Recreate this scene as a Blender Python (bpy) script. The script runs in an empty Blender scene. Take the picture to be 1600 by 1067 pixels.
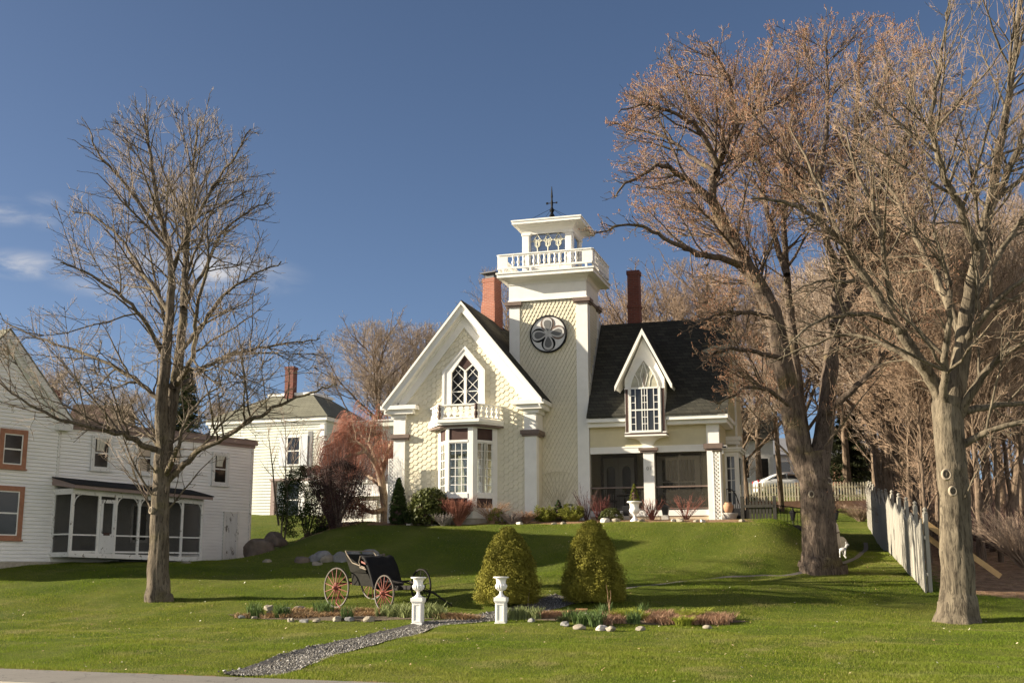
import bpy, math, random
import numpy as np
from mathutils import Vector, Matrix
PI = math.pi
R = math.radians
sc = bpy.context.scene
# ------------------------------------------------------------------ camera, sky, sun, exposure
F_PX = 1825.0; PITCH = R(10.97); ROLL = R(-0.10)
CAM = np.array([0.0, 0.0, 1.7])
_f = np.array([0, math.cos(PITCH), math.sin(PITCH)]); _r = np.array([1.0, 0, 0]); _u = np.cross(_r, _f)
_r, _u = math.cos(ROLL)*_r + math.sin(ROLL)*_u, -math.sin(ROLL)*_r + math.cos(ROLL)*_u
cd = bpy.data.cameras.new("camera"); cam = bpy.data.objects.new("camera", cd); sc.collection.objects.link(cam)
cd.sensor_width = 36.0; cd.lens = F_PX/1600*36; cd.clip_start = 0.1; cd.clip_end = 3000
cam.matrix_world = Matrix(((_r[0], _u[0], -_f[0], CAM[0]), (_r[1], _u[1], -_f[1], CAM[1]), (_r[2], _u[2], -_f[2], CAM[2]), (0, 0, 0, 1)))
sc.camera = cam

HYAW = R(-16.48); HO = np.array([2.9775, 45.0, 3.5695])          # the yellow house: origin and yaw
HX = np.array([math.cos(HYAW), math.sin(HYAW), 0]); HY = np.array([-math.sin(HYAW), math.cos(HYAW), 0])
SUN_T = 3.2*HX + 1.0*HY + np.array([0, 0, -1.12]); SUN_T /= np.linalg.norm(SUN_T)   # the way the light travels
SUN_EL = math.asin(-SUN_T[2])
sl = bpy.data.lights.new("sun", 'SUN'); sun = bpy.data.objects.new("sun", sl); sc.collection.objects.link(sun)
sl.energy = 5.0; sl.angle = R(0.5); sl.color = (1.0, 0.885, 0.70)
sun.rotation_euler = Vector(SUN_T).to_track_quat('-Z', 'Y').to_euler(); sun.location = (-30, 20, 30)
world = bpy.data.worlds.new("World"); sc.world = world; world.use_nodes = True
wn = world.node_tree.nodes; wl = world.node_tree.links; wn.clear()
w_out = wn.new('ShaderNodeOutputWorld'); w_bg = wn.new('ShaderNodeBackground'); w_sky = wn.new('ShaderNodeTexSky')
w_sky.sky_type = 'NISHITA'; w_sky.sun_disc = False; w_sky.sun_elevation = SUN_EL
w_sky.sun_rotation = math.atan2(-SUN_T[0], -SUN_T[1])
w_sky.altitude = 50; w_sky.air_density = 0.54; w_sky.dust_density = 0.8; w_sky.ozone_density = 1.4
w_bg.inputs['Strength'].default_value = 0.05
# a few thin clouds low in the west: fixed directions in the sky
w_tc = wn.new('ShaderNodeTexCoord')
def sky_dir(px, py):
    d = (px-800)*_r - (py-533.5)*_u + F_PX*_f
    return d/np.linalg.norm(d)
cloud_sum = None
w_nz = wn.new('ShaderNodeTexNoise'); w_mp = wn.new('ShaderNodeMapping')
w_mp.inputs['Scale'].default_value = (14, 14, 45); wl.new(w_tc.outputs['Generated'], w_mp.inputs['Vector'])
wl.new(w_mp.outputs['Vector'], w_nz.inputs['Vector']); w_nz.inputs['Scale'].default_value = 1.0
w_nz.inputs['Detail'].default_value = 7; w_nz.inputs['Roughness'].default_value = 0.62; w_nz.inputs['Distortion'].default_value = 0.5
for (px, py, rx, rz, amp) in ((36, 413, .028, .010, .62), (8, 331, .022, .009, .5), (68, 330, .014, .012, .35), (300, 428, .070, .018, .85), (200, 445, .05, .012, .42)):
    d = sky_dir(px, py)
    sub = wn.new('ShaderNodeVectorMath'); sub.operation = 'SUBTRACT'; sub.inputs[1].default_value = tuple(d)
    wl.new(w_tc.outputs['Generated'], sub.inputs[0])
    mul = wn.new('ShaderNodeVectorMath'); mul.operation = 'MULTIPLY'; mul.inputs[1].default_value = (1/rx, 1/rx, 1/rz)
    wl.new(sub.outputs[0], mul.inputs[0])
    ln = wn.new('ShaderNodeVectorMath'); ln.operation = 'LENGTH'; wl.new(mul.outputs[0], ln.inputs[0])
    mr = wn.new('ShaderNodeMapRange'); mr.interpolation_type = 'SMOOTHSTEP'
    mr.inputs[1].default_value = 1.5; mr.inputs[2].default_value = 0.0; mr.inputs[3].default_value = 0.0; mr.inputs[4].default_value = amp
    wl.new(ln.outputs['Value'], mr.inputs[0])
    if cloud_sum is None: cloud_sum = mr.outputs[0]
    else:
        ad = wn.new('ShaderNodeMath'); ad.operation = 'MAXIMUM'; wl.new(cloud_sum, ad.inputs[0]); wl.new(mr.outputs[0], ad.inputs[1]); cloud_sum = ad.outputs[0]
w_r = wn.new('ShaderNodeMapRange'); w_r.inputs[1].default_value = .36; w_r.inputs[2].default_value = .68; w_r.interpolation_type = 'SMOOTHSTEP'
wl.new(w_nz.outputs['Fac'], w_r.inputs[0])
w_m = wn.new('ShaderNodeMath'); w_m.operation = 'MULTIPLY'; wl.new(w_r.outputs[0], w_m.inputs[0]); wl.new(cloud_sum, w_m.inputs[1])
w_mix = wn.new('ShaderNodeMix'); w_mix.data_type = 'RGBA'; wl.new(w_m.outputs[0], w_mix.inputs['Factor'])
w_mix.inputs[7].default_value = (6.5, 6.2, 5.9, 1)
wl.new(w_sky.outputs[0], w_mix.inputs[6])
# added unseen bank of bright cloud behind the camera, to lift the shaded walls
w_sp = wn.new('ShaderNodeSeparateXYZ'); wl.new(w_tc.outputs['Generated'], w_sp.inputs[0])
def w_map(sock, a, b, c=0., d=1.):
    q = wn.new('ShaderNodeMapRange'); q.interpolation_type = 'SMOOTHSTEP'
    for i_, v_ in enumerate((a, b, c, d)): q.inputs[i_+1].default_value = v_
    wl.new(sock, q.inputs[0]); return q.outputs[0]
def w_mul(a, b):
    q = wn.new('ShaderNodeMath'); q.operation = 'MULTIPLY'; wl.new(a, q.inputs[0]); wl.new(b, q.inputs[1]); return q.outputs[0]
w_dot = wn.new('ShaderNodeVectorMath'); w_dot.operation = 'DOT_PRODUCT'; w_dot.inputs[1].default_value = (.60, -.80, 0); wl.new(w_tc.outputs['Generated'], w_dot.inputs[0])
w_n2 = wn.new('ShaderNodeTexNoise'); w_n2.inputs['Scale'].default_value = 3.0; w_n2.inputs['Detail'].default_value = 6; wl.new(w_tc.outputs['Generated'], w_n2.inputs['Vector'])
w_fill_bank = w_mul(w_mul(w_map(w_dot.outputs['Value'], .10, .45), w_map(w_sp.outputs[2], .01, .07)), w_mul(w_map(w_sp.outputs[2], .55, .34), w_map(w_n2.outputs['Fac'], .38, .55)))
w_mx2 = wn.new('ShaderNodeMix'); w_mx2.data_type = 'RGBA'; wl.new(w_fill_bank, w_mx2.inputs['Factor']); wl.new(w_mix.outputs[2], w_mx2.inputs[6]); w_mx2.inputs[7].default_value = (12.5, 12.2, 11.8, 1)
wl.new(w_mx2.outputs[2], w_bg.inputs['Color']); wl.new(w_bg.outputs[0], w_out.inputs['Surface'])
sc.view_settings.view_transform = 'Standard'; sc.view_settings.look = 'None'; sc.view_settings.gamma = 1.0
sc.view_settings.exposure = 1.42
sc.cycles.max_bounces = 6; sc.cycles.transparent_max_bounces = 12

# ------------------------------------------------------------------ helpers
C = sc.collection
def props(o, label=None, cat=None, group=None, kind=None):
    if label: o['label'] = label
    if cat: o['category'] = cat
    if group: o['group'] = group
    if kind: o['kind'] = kind
    return o
def thing(name, label, cat, loc=(0, 0, 0), rz=0.0, group=None):
    o = bpy.data.objects.new(name, None); C.objects.link(o); o.empty_display_size = .2
    o.location = tuple(float(a) for a in loc); o.rotation_euler = (0, 0, rz)
    return props(o, label, cat, group)
def dup(root, loc=None, rz=None, label=None, group=None, scale=None):
    r = root.copy(); C.objects.link(r)
    if loc is not None: r.location = tuple(float(a) for a in loc)
    if rz is not None: r.rotation_euler = (0, 0, rz)
    if scale is not None: r.scale = scale if hasattr(scale, '__len__') else (scale,)*3
    if label: r['label'] = label
    if group: r['group'] = group
    for ch in list(root.children):
        c = ch.copy(); C.objects.link(c); c.parent = r
        for g in list(ch.children):
            d = g.copy(); C.objects.link(d); d.parent = c
    return r
def link_mesh(name, me, mats, parent=None, smooth=False):
    o = bpy.data.objects.new(name, me); C.objects.link(o)
    for m in (mats if isinstance(mats, (list, tuple)) else [mats]): me.materials.append(m)
    if parent is not None: o.parent = parent
    if smooth and len(me.polygons): me.polygons.foreach_set('use_smooth', np.ones(len(me.polygons), bool))
    return o
class MB:
    def __init__(s): s.v = []; s.f = []
    def add(s, vs, fs):
        b = len(s.v); s.v += [tuple(map(float, p)) for p in vs]; s.f += [tuple(i+b for i in f) for f in fs]; return s
    def hexa(s, p):   # 4 bottom (ccw from above), 4 top
        return s.add(p, [(3, 2, 1, 0), (4, 5, 6, 7), (0, 1, 5, 4), (1, 2, 6, 5), (2, 3, 7, 6), (3, 0, 4, 7)])
    def box(s, x0, x1, y0, y1, z0, z1):
        return s.hexa([(x0, y0, z0), (x1, y0, z0), (x1, y1, z0), (x0, y1, z0), (x0, y0, z1), (x1, y0, z1), (x1, y1, z1), (x0, y1, z1)])
    def obox(s, c, sx, sy, sz, rz=0.0, rx=0.0, ry=0.0):
        m = Matrix.Rotation(rz, 3, 'Z') @ Matrix.Rotation(ry, 3, 'Y') @ Matrix.Rotation(rx, 3, 'X')
        p = []
        for z in (-1, 1):
            for x, y in ((-1, -1), (1, -1), (1, 1), (-1, 1)):
                q = m @ Vector((x*sx/2, y*sy/2, z*sz/2)); p.append((c[0]+q.x, c[1]+q.y, c[2]+q.z))
        return s.hexa(p)
    def prism(s, poly, y0, y1):   # poly in (x, z), extruded along y
        n = len(poly)
        vs = [(x, y0, z) for x, z in poly] + [(x, y1, z) for x, z in poly]
        fs = [tuple(range(n)), tuple(range(2*n-1, n-1, -1))] + [(i, i+n, (i+1) % n+n, (i+1) % n) for i in range(n)]
        return s.add(vs, fs)
    def prismx(s, poly, x0, x1):  # poly in (y, z), extruded along x
        n = len(poly)
        vs = [(x0, y, z) for y, z in poly] + [(x1, y, z) for y, z in poly]
        fs = [tuple(range(n)), tuple(range(2*n-1, n-1, -1))] + [(i, i+n, (i+1) % n+n, (i+1) % n) for i in range(n)]
        return s.add(vs, fs)
    def prismz(s, poly, z0, z1):
        n = len(poly)
        vs = [(x, y, z0) for x, y in poly] + [(x, y, z1) for x, y in poly]
        fs = [tuple(range(n-1, -1, -1)), tuple(range(n, 2*n))] + [(i, (i+1) % n, (i+1) % n+n, i+n) for i in range(n)]
        return s.add(vs, fs)
    def ring(s, outer, inner, y0, y1):   # a frame: two loops of equal count in (x, z)
        n = len(outer)
        vs = [(x, y0, z) for x, z in outer]+[(x, y0, z) for x, z in inner]+[(x, y1, z) for x, z in outer]+[(x, y1, z) for x, z in inner]
        fs = []
        for i in range(n):
            j = (i+1) % n
            fs += [(i, j, n+j, n+i), (2*n+i, 3*n+i, 3*n+j, 2*n+j), (i, 2*n+i, 2*n+j, j), (n+i, n+j, 3*n+j, 3*n+i)]
        return s.add(vs, fs)
    def bar(s, p0, p1, w, h, up=(0, 0, 1)):
        a = Vector(p0); b = Vector(p1); t = (b-a).normalized(); u = Vector(up)
        sd = t.cross(u)
        if sd.length < 1e-4: sd = t.cross(Vector((0, 1, 0)))
        sd.normalize(); u2 = sd.cross(t); p = []
        for q in (a, b):
            p.append([q+sd*(i*w/2)+u2*(j*h/2) for i, j in ((-1, -1), (1, -1), (1, 1), (-1, 1))])
        return s.hexa([tuple(q) for q in p[0]+p[1]])
    def tube(s, pts, rad, n=6, cap=True):
        pts = [Vector(p) for p in pts]; m = len(pts)
        if not hasattr(rad, '__len__'): rad = [rad]*m
        t0 = (pts[1]-pts[0]).normalized(); ref = Vector((0, 0, 1)) if abs(t0.z) < .9 else Vector((1, 0, 0))
        a = t0.cross(ref).normalized(); vs = []
        for i, p in enumerate(pts):
            t = (pts[min(i+1, m-1)]-pts[max(i-1, 0)]).normalized()
            a = (a-t*a.dot(t)).normalized(); b = t.cross(a)
            for k in range(n):
                an = 2*PI*k/n; vs.append(tuple(p+(a*math.cos(an)+b*math.sin(an))*rad[i]))
        fs = [(i*n+k, i*n+(k+1) % n, (i+1)*n+(k+1) % n, (i+1)*n+k) for i in range(m-1) for k in range(n)]
        if cap: fs += [tuple(range(n-1, -1, -1)), tuple(range((m-1)*n, m*n))]
        return s.add(vs, fs)
    def lathe(s, prof, n=16, c=(0, 0, 0), sq=False):
        vs = []
        for r, z in prof:
            for k in range(n):
                a = 2*PI*(k+.5)/n; vs.append((c[0]+r*math.cos(a), c[1]+r*math.sin(a), c[2]+z))
        m = len(prof)
        fs = [(i*n+k, i*n+(k+1) % n, (i+1)*n+(k+1) % n, (i+1)*n+k) for i in range(m-1) for k in range(n)]
        fs += [tuple(range(n-1, -1, -1)), tuple(range((m-1)*n, m*n))]
        return s.add(vs, fs)
    def mesh(s, name):
        me = bpy.data.meshes.new(name); me.from_pydata(s.v, [], s.f); me.update(); return me
    def build(s, name, mat, parent=None, smooth=False, bevel=0):
        o = link_mesh(name, s.mesh(name), mat, parent, smooth)
        if bevel:
            b = o.modifiers.new('b', 'BEVEL'); b.width = bevel; b.segments = 2; b.limit_method = 'ANGLE'; b.angle_limit = R(40)
        return o
def arr_mesh(name, V, Q=None, T=None, matidx=None):
    V = np.asarray(V, np.float32).reshape(-1, 3)
    me = bpy.data.meshes.new(name); me.vertices.add(len(V)); me.vertices.foreach_set('co', V.ravel())
    nq = 0 if Q is None else len(Q); nt = 0 if T is None else len(T)
    loops = []
    if nq: loops.append(np.asarray(Q, np.int32).ravel())
    if nt: loops.append(np.asarray(T, np.int32).ravel())
    loops = np.concatenate(loops); me.loops.add(len(loops)); me.loops.foreach_set('vertex_index', loops)
    me.polygons.add(nq+nt)
    st = np.concatenate([np.arange(nq)*4, nq*4+np.arange(nt)*3]).astype(np.int32)
    me.polygons.foreach_set('loop_start', st)
    if matidx is not None: me.polygons.foreach_set('material_index', np.asarray(matidx, np.int32))
    me.update(calc_edges=True); return me
def attr(me, name, vals):
    a = me.attributes.new(name, 'FLOAT', 'POINT'); a.data.foreach_set('value', np.asarray(vals, np.float32))

# ------------------------------------------------------------------ materials
class N:
    def __init__(s, name):
        s.m = bpy.data.materials.new(name); s.m.use_nodes = True; s.t = s.m.node_tree; s.n = s.t.nodes; s.l = s.t.links
        s.b = s.n['Principled BSDF']; s.out = s.n['Material Output']
        s.tc = None
    def coord(s, which='Object', scale=(1, 1, 1), rot=(0, 0, 0)):
        tc = s.n.new('ShaderNodeTexCoord'); mp = s.n.new('ShaderNodeMapping'); mp.inputs['Scale'].default_value = scale; mp.inputs['Rotation'].default_value = rot
        s.l.new(tc.outputs[which], mp.inputs['Vector']); return mp.outputs['Vector']
    def noise(s, vec, scale, detail=4, rough=.55, dist=0):
        n = s.n.new('ShaderNodeTexNoise'); n.inputs['Scale'].default_value = scale; n.inputs['Detail'].default_value = detail
        n.inputs['Roughness'].default_value = rough; n.inputs['Distortion'].default_value = dist; s.l.new(vec, n.inputs['Vector']); return n.outputs['Fac']
    def ramp(s, fac, stops):
        r = s.n.new('ShaderNodeValToRGB'); e = r.color_ramp.elements
        while len(e) < len(stops): e.new(.5)
        for i, (p, c) in enumerate(stops): e[i].position = p; e[i].color = tuple(c)+(1,) if len(c) == 3 else c
        s.l.new(fac, r.inputs[0]); return r.outputs[0]
    def mix(s, fac, a, b, mode='MIX'):
        m = s.n.new('ShaderNodeMix'); m.data_type = 'RGBA'; m.blend_type = mode
        for k, x in ((0, fac), (6, a), (7, b)):
            if hasattr(x, 'is_linked'): s.l.new(x, m.inputs[k])
            else: m.inputs[k].default_value = x if k == 0 else (tuple(x)+(1,) if len(x) == 3 else x)
        return m.outputs[2]
    def rng(s, fac, a, b, c=0., d=1.):
        m = s.n.new('ShaderNodeMapRange'); m.interpolation_type = 'SMOOTHSTEP'
        for i, x in enumerate((a, b, c, d)): m.inputs[i+1].default_value = x
        s.l.new(fac, m.inputs[0]); return m.outputs[0]
    def bump(s, h, strength=.3, dist=.02, normal=None):
        b = s.n.new('ShaderNodeBump'); b.inputs['Strength'].default_value = strength; b.inputs['Distance'].default_value = dist; s.l.new(h, b.inputs['Height'])
        if normal is not None: s.l.new(normal, b.inputs['Normal'])
        s.l.new(b.outputs[0], s.b.inputs['Normal']); return b.outputs[0]
    def col(s, c): 
        if hasattr(c, 'is_linked'): s.l.new(c, s.b.inputs['Base Color'])
        else: s.b.inputs['Base Color'].default_value = tuple(c)+(1,)
    def set(s, **k):
        for a, v in k.items(): s.b.inputs[a.replace('_', ' ')].default_value = v
        return s
def paint(name, base, var=.10, scale=3., rough=.5, grime=.0, grimecol=(.25, .22, .17), stretch=(1, 1, 1), bscale=60, bstr=.08, spec=.4):
    n = N(name); v = n.coord('Object', stretch); f = n.noise(v, scale, 5, .6)
    lo = tuple(c*(1-var) for c in base); hi = tuple(min(c*(1+var*.6), .92) for c in base)
    c = n.ramp(f, [(.3, lo), (.7, hi)])
    if grime: c = n.mix(n.rng(n.noise(v, scale*2.3, 7, .68, .4), .52, .75, 0, grime), c, grimecol)
    n.col(c); n.set(Roughness=rough, Specular_IOR_Level=spec)
    n.bump(n.noise(v, bscale, 3), bstr, .01)
    return n.m
WHITE = paint('white_paint', (.80, .78, .73), .06, 2.5, .45, .16, (.55, .52, .45))
WHITE_UPPER = WHITE
CREAM = paint('cream_shingle', (.73, .67, .51), .08, 4.0, .6, .12, (.56, .49, .36))
TAN = paint('tan_clapboard', (.62, .55, .36), .07, 3.0, .55)
BROWN = paint('brown_trim', (.165, .118, .095), .15, 5, .5)
DARKBROWN = paint('dark_brown_panel', (.070, .040, .034), .2, 4, .6, spec=.2)
BLACK = paint('black_iron', (.010, .010, .011), .2, 10, .6, spec=.15)
STONE = paint('foundation_stone', (.40, .36, .29), .25, 6, .85, .3, (.2, .18, .15), (1, 1, 1), 25, .4)
CONC = paint('concrete', (.42, .40, .36), .2, 8, .85, .25, (.25, .23, .2), (1, 1, 1), 60, .3)
URN = paint('white_urn_paint', (.82, .80, .76), .05, 6, .5, .22, (.55, .5, .42))
def peeling(name, base, under, amount, scale=7.0, stretch=(1, 1, 1)):
    n = N(name); v = n.coord('Object', stretch)
    f = n.noise(v, scale, 8, .7, .3); c = n.ramp(n.noise(v, 2.2, 4), [(.3, tuple(a*.88 for a in base)), (.7, base)])
    m = n.rng(f, amount, amount+.035); c = n.mix(m, c, under)
    n.col(c); n.set(Roughness=.7); n.bump(m, -.5, .004); return n.m
OLDWHITE = peeling('weathered_white_siding', (.87, .86, .83), (.52, .49, .44), .66, 5, (.6, .6, 4))
PEEL = peeling('peeling_white_trim', (.74, .73, .69), (.22, .19, .15), .59, 8)
PEELFASCIA = peeling('peeling_brown_fascia', (.27, .20, .18), (.55, .50, .46), .62, 5, (.4, .4, 2))
ORANGE = paint('faded_orange_trim', (.36, .165, .095), .2, 5, .7, .35, (.45, .36, .29))
PALE = paint('pale_yellow_siding', (.60, .61, .53), .05, 2, .6, .1, (.5, .5, .42))
def glass_dark(name, base, rough=.03):
    n = N(name); v = n.coord('Object'); n.col(base); n.set(Roughness=rough, Specular_IOR_Level=.55)
    n.bump(n.noise(v, 1.6, 2), .05, .03); return n.m
GLASS = glass_dark('dark_window_glass', (.018, .020, .022))
GLASS_OLD = glass_dark('old_window_glass', (.022, .020, .018), .06); GLASS_OLD.node_tree.nodes['Principled BSDF'].inputs['Specular IOR Level'].default_value = .35
def clear_glass(name, tint, amount):
    n = N(name); tr = n.n.new('ShaderNodeBsdfTransparent'); tr.inputs[0].default_value = tuple(tint)+(1,)
    gl = n.n.new('ShaderNodeBsdfGlossy'); gl.inputs['Roughness'].default_value = .03; gl.inputs[0].default_value = (.9, .9, .9, 1)
    fr = n.n.new('ShaderNodeFresnel'); fr.inputs[0].default_value = 1.5
    ad = n.n.new('ShaderNodeMath'); ad.operation = 'ADD'; ad.use_clamp = True; ad.inputs[1].default_value = amount; n.l.new(fr.outputs[0], ad.inputs[0])
    mx = n.n.new('ShaderNodeMixShader'); n.l.new(ad.outputs[0], mx.inputs[0]); n.l.new(tr.outputs[0], mx.inputs[1]); n.l.new(gl.outputs[0], mx.inputs[2])
    n.l.new(mx.outputs[0], n.out.inputs[0]); return n.m
CLEAR = clear_glass('clear_pane', (.85, .88, .86), .05)
def screen_mat(name, col, op):
    n = N(name); tr = n.n.new('ShaderNodeBsdfTransparent'); di = n.n.new('ShaderNodeBsdfDiffuse'); di.inputs[0].default_value = tuple(col)+(1,)
    mx = n.n.new('ShaderNodeMixShader'); mx.inputs[0].default_value = op; n.l.new(tr.outputs[0], mx.inputs[1]); n.l.new(di.outputs[0], mx.inputs[2])
    n.l.new(mx.outputs[0], n.out.inputs[0]); return n.m
SCREEN = screen_mat('insect_screen', (.06, .055, .045), .45)
SCREEN_OLD = screen_mat('rusty_screen', (.055, .052, .046), .40)
CURTAIN = paint('lace_curtain', (.62, .58, .48), .15, 9, .9, 0, (0, 0, 0), (4, 4, .6), 30, .2)
def bricks(name, a, b, mortar, w=.22, h=.075, plane='xz'):
    n = N(name); tc = n.n.new('ShaderNodeTexCoord'); sp = n.n.new('ShaderNodeSeparateXYZ'); n.l.new(tc.outputs['Object'], sp.inputs[0])
    ad = n.n.new('ShaderNodeMath'); n.l.new(sp.outputs[0], ad.inputs[0]); n.l.new(sp.outputs[1], ad.inputs[1])
    cb = n.n.new('ShaderNodeCombineXYZ'); n.l.new(ad.outputs[0], cb.inputs[0]); n.l.new(sp.outputs[2], cb.inputs[1])
    br = n.n.new('ShaderNodeTexBrick'); n.l.new(cb.outputs[0], br.inputs['Vector'])
    br.inputs['Scale'].default_value = 1; br.inputs['Brick Width'].default_value = w; br.inputs['Row Height'].default_value = h
    br.inputs['Mortar Size'].default_value = .007; br.inputs['Color1'].default_value = tuple(a)+(1,); br.inputs['Color2'].default_value = tuple(b)+(1,); br.inputs['Mortar'].default_value = tuple(mortar)+(1,)
    f = n.noise(n.coord('Object'), 9, 5); c = n.mix(n.rng(f, .3, .75, 0, .35), br.outputs['Color'], tuple(x*.55 for x in a))
    n.col(c); n.set(Roughness=.85); n.bump(br.outputs['Fac'], -.6, .01); return n.m
BRICK = bricks('orange_brick', (.27, .082, .045), (.20, .058, .034), (.30, .22, .17))
BRICKDARK = bricks('dark_red_brick', (.20, .055, .035), (.14, .04, .03), (.16, .11, .09))
def shingles(name, a, b, rowh=.14, w=.30, gran=.3):
    # rows run across the slope: the row coordinate is the object's z, the other its x + y
    n = N(name); tc = n.n.new('ShaderNodeTexCoord'); sp = n.n.new('ShaderNodeSeparateXYZ'); n.l.new(tc.outputs['Object'], sp.inputs[0])
    ad = n.n.new('ShaderNodeMath'); n.l.new(sp.outputs[0], ad.inputs[0]); n.l.new(sp.outputs[1], ad.inputs[1])
    cb = n.n.new('ShaderNodeCombineXYZ'); n.l.new(ad.outputs[0], cb.inputs[0]); n.l.new(sp.outputs[2], cb.inputs[1])
    br = n.n.new('ShaderNodeTexBrick'); n.l.new(cb.outputs[0], br.inputs['Vector']); br.inputs['Scale'].default_value = 1
    br.inputs['Brick Width'].default_value = w; br.inputs['Row Height'].default_value = rowh; br.inputs['Mortar Size'].default_value = .008
    br.inputs['Color1'].default_value = tuple(a)+(1,); br.inputs['Color2'].default_value = tuple(b)+(1,); br.inputs['Mortar'].default_value = tuple(x*.45 for x in a)+(1,)
    v = n.coord('Object'); c = n.mix(n.rng(n.noise(v, 40, 3), .35, .7, 0, gran), br.outputs['Color'], tuple(min(1, x*1.7) for x in b))
    c = n.mix(n.rng(n.noise(v, .8, 4), .4, .75, 0, .3), c, tuple(x*.6 for x in a))
    n.col(c); n.set(Roughness=.95, Specular_IOR_Level=.12); n.bump(br.outputs['Fac'], -.8, .02); return n.m
ROOF = shingles('charcoal_shingle', (.030, .030, .026), (.060, .057, .046))
ROOFOLIVE = shingles('olive_shingle', (.15, .145, .11), (.185, .18, .135))
ROOFBLACK = shingles('black_roll_roofing', (.02, .02, .021), (.028, .028, .028), .5, 1.0)
def bark(name, a, b, scale=5., bstr=.9, moss=None):
    n = N(name); v = n.coord('Object', (1, 1, .22)); f = n.noise(v, scale, 8, .65, .8)
    c = n.ramp(f, [(.28, b), (.62, a), (.85, tuple(min(1, x*1.25) for x in a))])
    f2 = n.noise(n.coord('Object'), 2.0, 4); c = n.mix(n.rng(f2, .45, .7, 0, .45), c, tuple(x*.6 for x in b))
    if moss: c = n.mix(n.rng(n.noise(n.coord('Object'), 1.3, 5), .52, .66, 0, .28), c, moss)
    f3 = n.noise(n.coord('Object', (1, 1, .16)), scale*3.2, 6, .7, 1.2); c = n.mix(n.rng(f3, .50, .40, 0, .75), c, tuple(x*.45 for x in b))
    n.col(c); n.set(Roughness=.92, Specular_IOR_Level=.15); ad = n.n.new('ShaderNodeMath'); n.l.new(f, ad.inputs[0]); n.l.new(f3, ad.inputs[1]); n.bump(ad.outputs[0], bstr, .05); return n.m
BARK_MAPLE = bark('grey_maple_bark', (.205, .168, .125), (.075, .06, .045), 5, 1.2, (.22, .19, .07))
BARK_OLD = bark('old_furrowed_bark', (.19, .145, .11), (.07, .052, .042), 6, 1.0, (.22, .18, .05))
BARK_SMOOTH = bark('smooth_beige_bark', (.215, .178, .125), (.09, .072, .052), 3.4, .9)
BARK_WOOD = bark('wood_bark', (.24, .175, .125), (.11, .08, .055), 5, .8)
BARK_BIRCH = bark('birch_bark', (.55, .45, .34), (.22, .15, .10), 4, .5)
def flat(name, a, var=.25, scale=3.0, rough=.85, trans=0.0):
    n = N(name); v = n.coord('Object'); c = n.ramp(n.noise(v, scale, 3), [(.3, tuple(x*(1-var) for x in a)), (.7, tuple(min(1, x*(1+var)) for x in a))])
    n.col(c); n.set(Roughness=rough, Specular_IOR_Level=.2)
    if trans:
        tl = n.n.new('ShaderNodeBsdfTranslucent'); n.l.new(c, tl.inputs[0]); mx = n.n.new('ShaderNodeMixShader'); mx.inputs[0].default_value = trans
        n.l.new(n.b.outputs[0], mx.inputs[1]); n.l.new(tl.outputs[0], mx.inputs[2]); n.l.new(mx.outputs[0], n.out.inputs[0])
    return n.m
TWIG = flat('twig', (.32, .235, .17)); TWIG_RED = flat('reddish_twig', (.29, .155, .095)); TWIG_GREY = flat('grey_twig', (.37, .295, .23))
TWIG_TAN = flat('tan_twig', (.39, .275, .19)); WEEP = flat('weeping_red_twig', (.27, .115, .08)); REDTWIG = flat('red_dogwood_twig', (.26, .10, .075))
DARKTWIG = flat('dark_shrub_twig', (.10, .06, .055))
LEAF_SPRUCE = flat('dwarf_spruce_needles', (.195, .18, .026), .35, 2.6, .8, .15)
LEAF_ARB = flat('arborvitae_foliage', (.035, .055, .012), .35, 3, .8, .1)
LEAF_RHODO = flat('rhododendron_leaf', (.075, .085, .022), .4, 4, .5, .1)
LEAF_JUN = flat('gold_juniper', (.16, .17, .025), .3, 4, .8, .2)
LEAF_CONIFER = flat('dark_conifer', (.05, .058, .025), .3, 2, .85, .1)
LEAF_PURPLE = flat('dark_barberry_leaf', (.038, .023, .02), .4, 4, .7, .1)
STRAP = flat('strappy_leaf', (.22, .25, .10), .25, 6, .6, .25); STRAPDK = flat('dark_daffodil_leaf', (.11, .165, .05), .3, 6, .6, .2)
SEDUM = flat('yellow_green_mound', (.33, .36, .06), .25, 9, .8, .25); DRY = flat('dry_pink_stems', (.40, .25, .16), .3, 7, .9, .15); DRYTAN = flat('dry_tan_leaves', (.40, .27, .15), .35, 7, .9, .1)
# ------------------------------------------------------------------ ground
def S(a, b, x):
    t = np.clip((np.asarray(x, float)-a)/(b-a), 0, 1); return t*t*(3-2*t)
_LK = ([0, 17, 20, 30, 34, 38, 41, 44, 49, 55, 62, 66, 75, 110, 180, 420], [0, 0, .03, .33, .75, 1.42, 1.86, 1.95, 2.0, 3.25, 4.2, 4.62, 5.3, 8, 15, 32])
_RK = ([0, 17, 20, 30, 33, 38, 44, 48, 60, 67.3, 69.5, 76, 110, 180, 420], [0, 0, .03, .45, 1.05, 1.65, 2.30, 2.5, 3.75, 4.9, 6.0, 6.15, 8.5, 15, 32])
def _interp(k, y): return sum(np.interp(y+d, k[0], k[1]) for d in (-1.2, -.6, 0, .6, 1.2))/5
def vstreet(x, y): return .358*x+.934*y
def hlocal(x, y):
    dx = x-HO[0]; dy = y-HO[1]; return dx*HX[0]+dy*HX[1], dx*HY[0]+dy*HY[1]
def seg_dist(x, y, line):
    d = np.full(np.shape(x), 1e9)
    for (a, b) in zip(line[:-1], line[1:]):
        ax, ay = a[0], a[1]; bx, by = b[0]-ax, b[1]-ay; L2 = bx*bx+by*by+1e-9
        t = np.clip(((x-ax)*bx+(y-ay)*by)/L2, 0, 1); d = np.minimum(d, np.hypot(x-ax-t*bx, y-ay-t*by))
    return d
PATH = None
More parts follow.
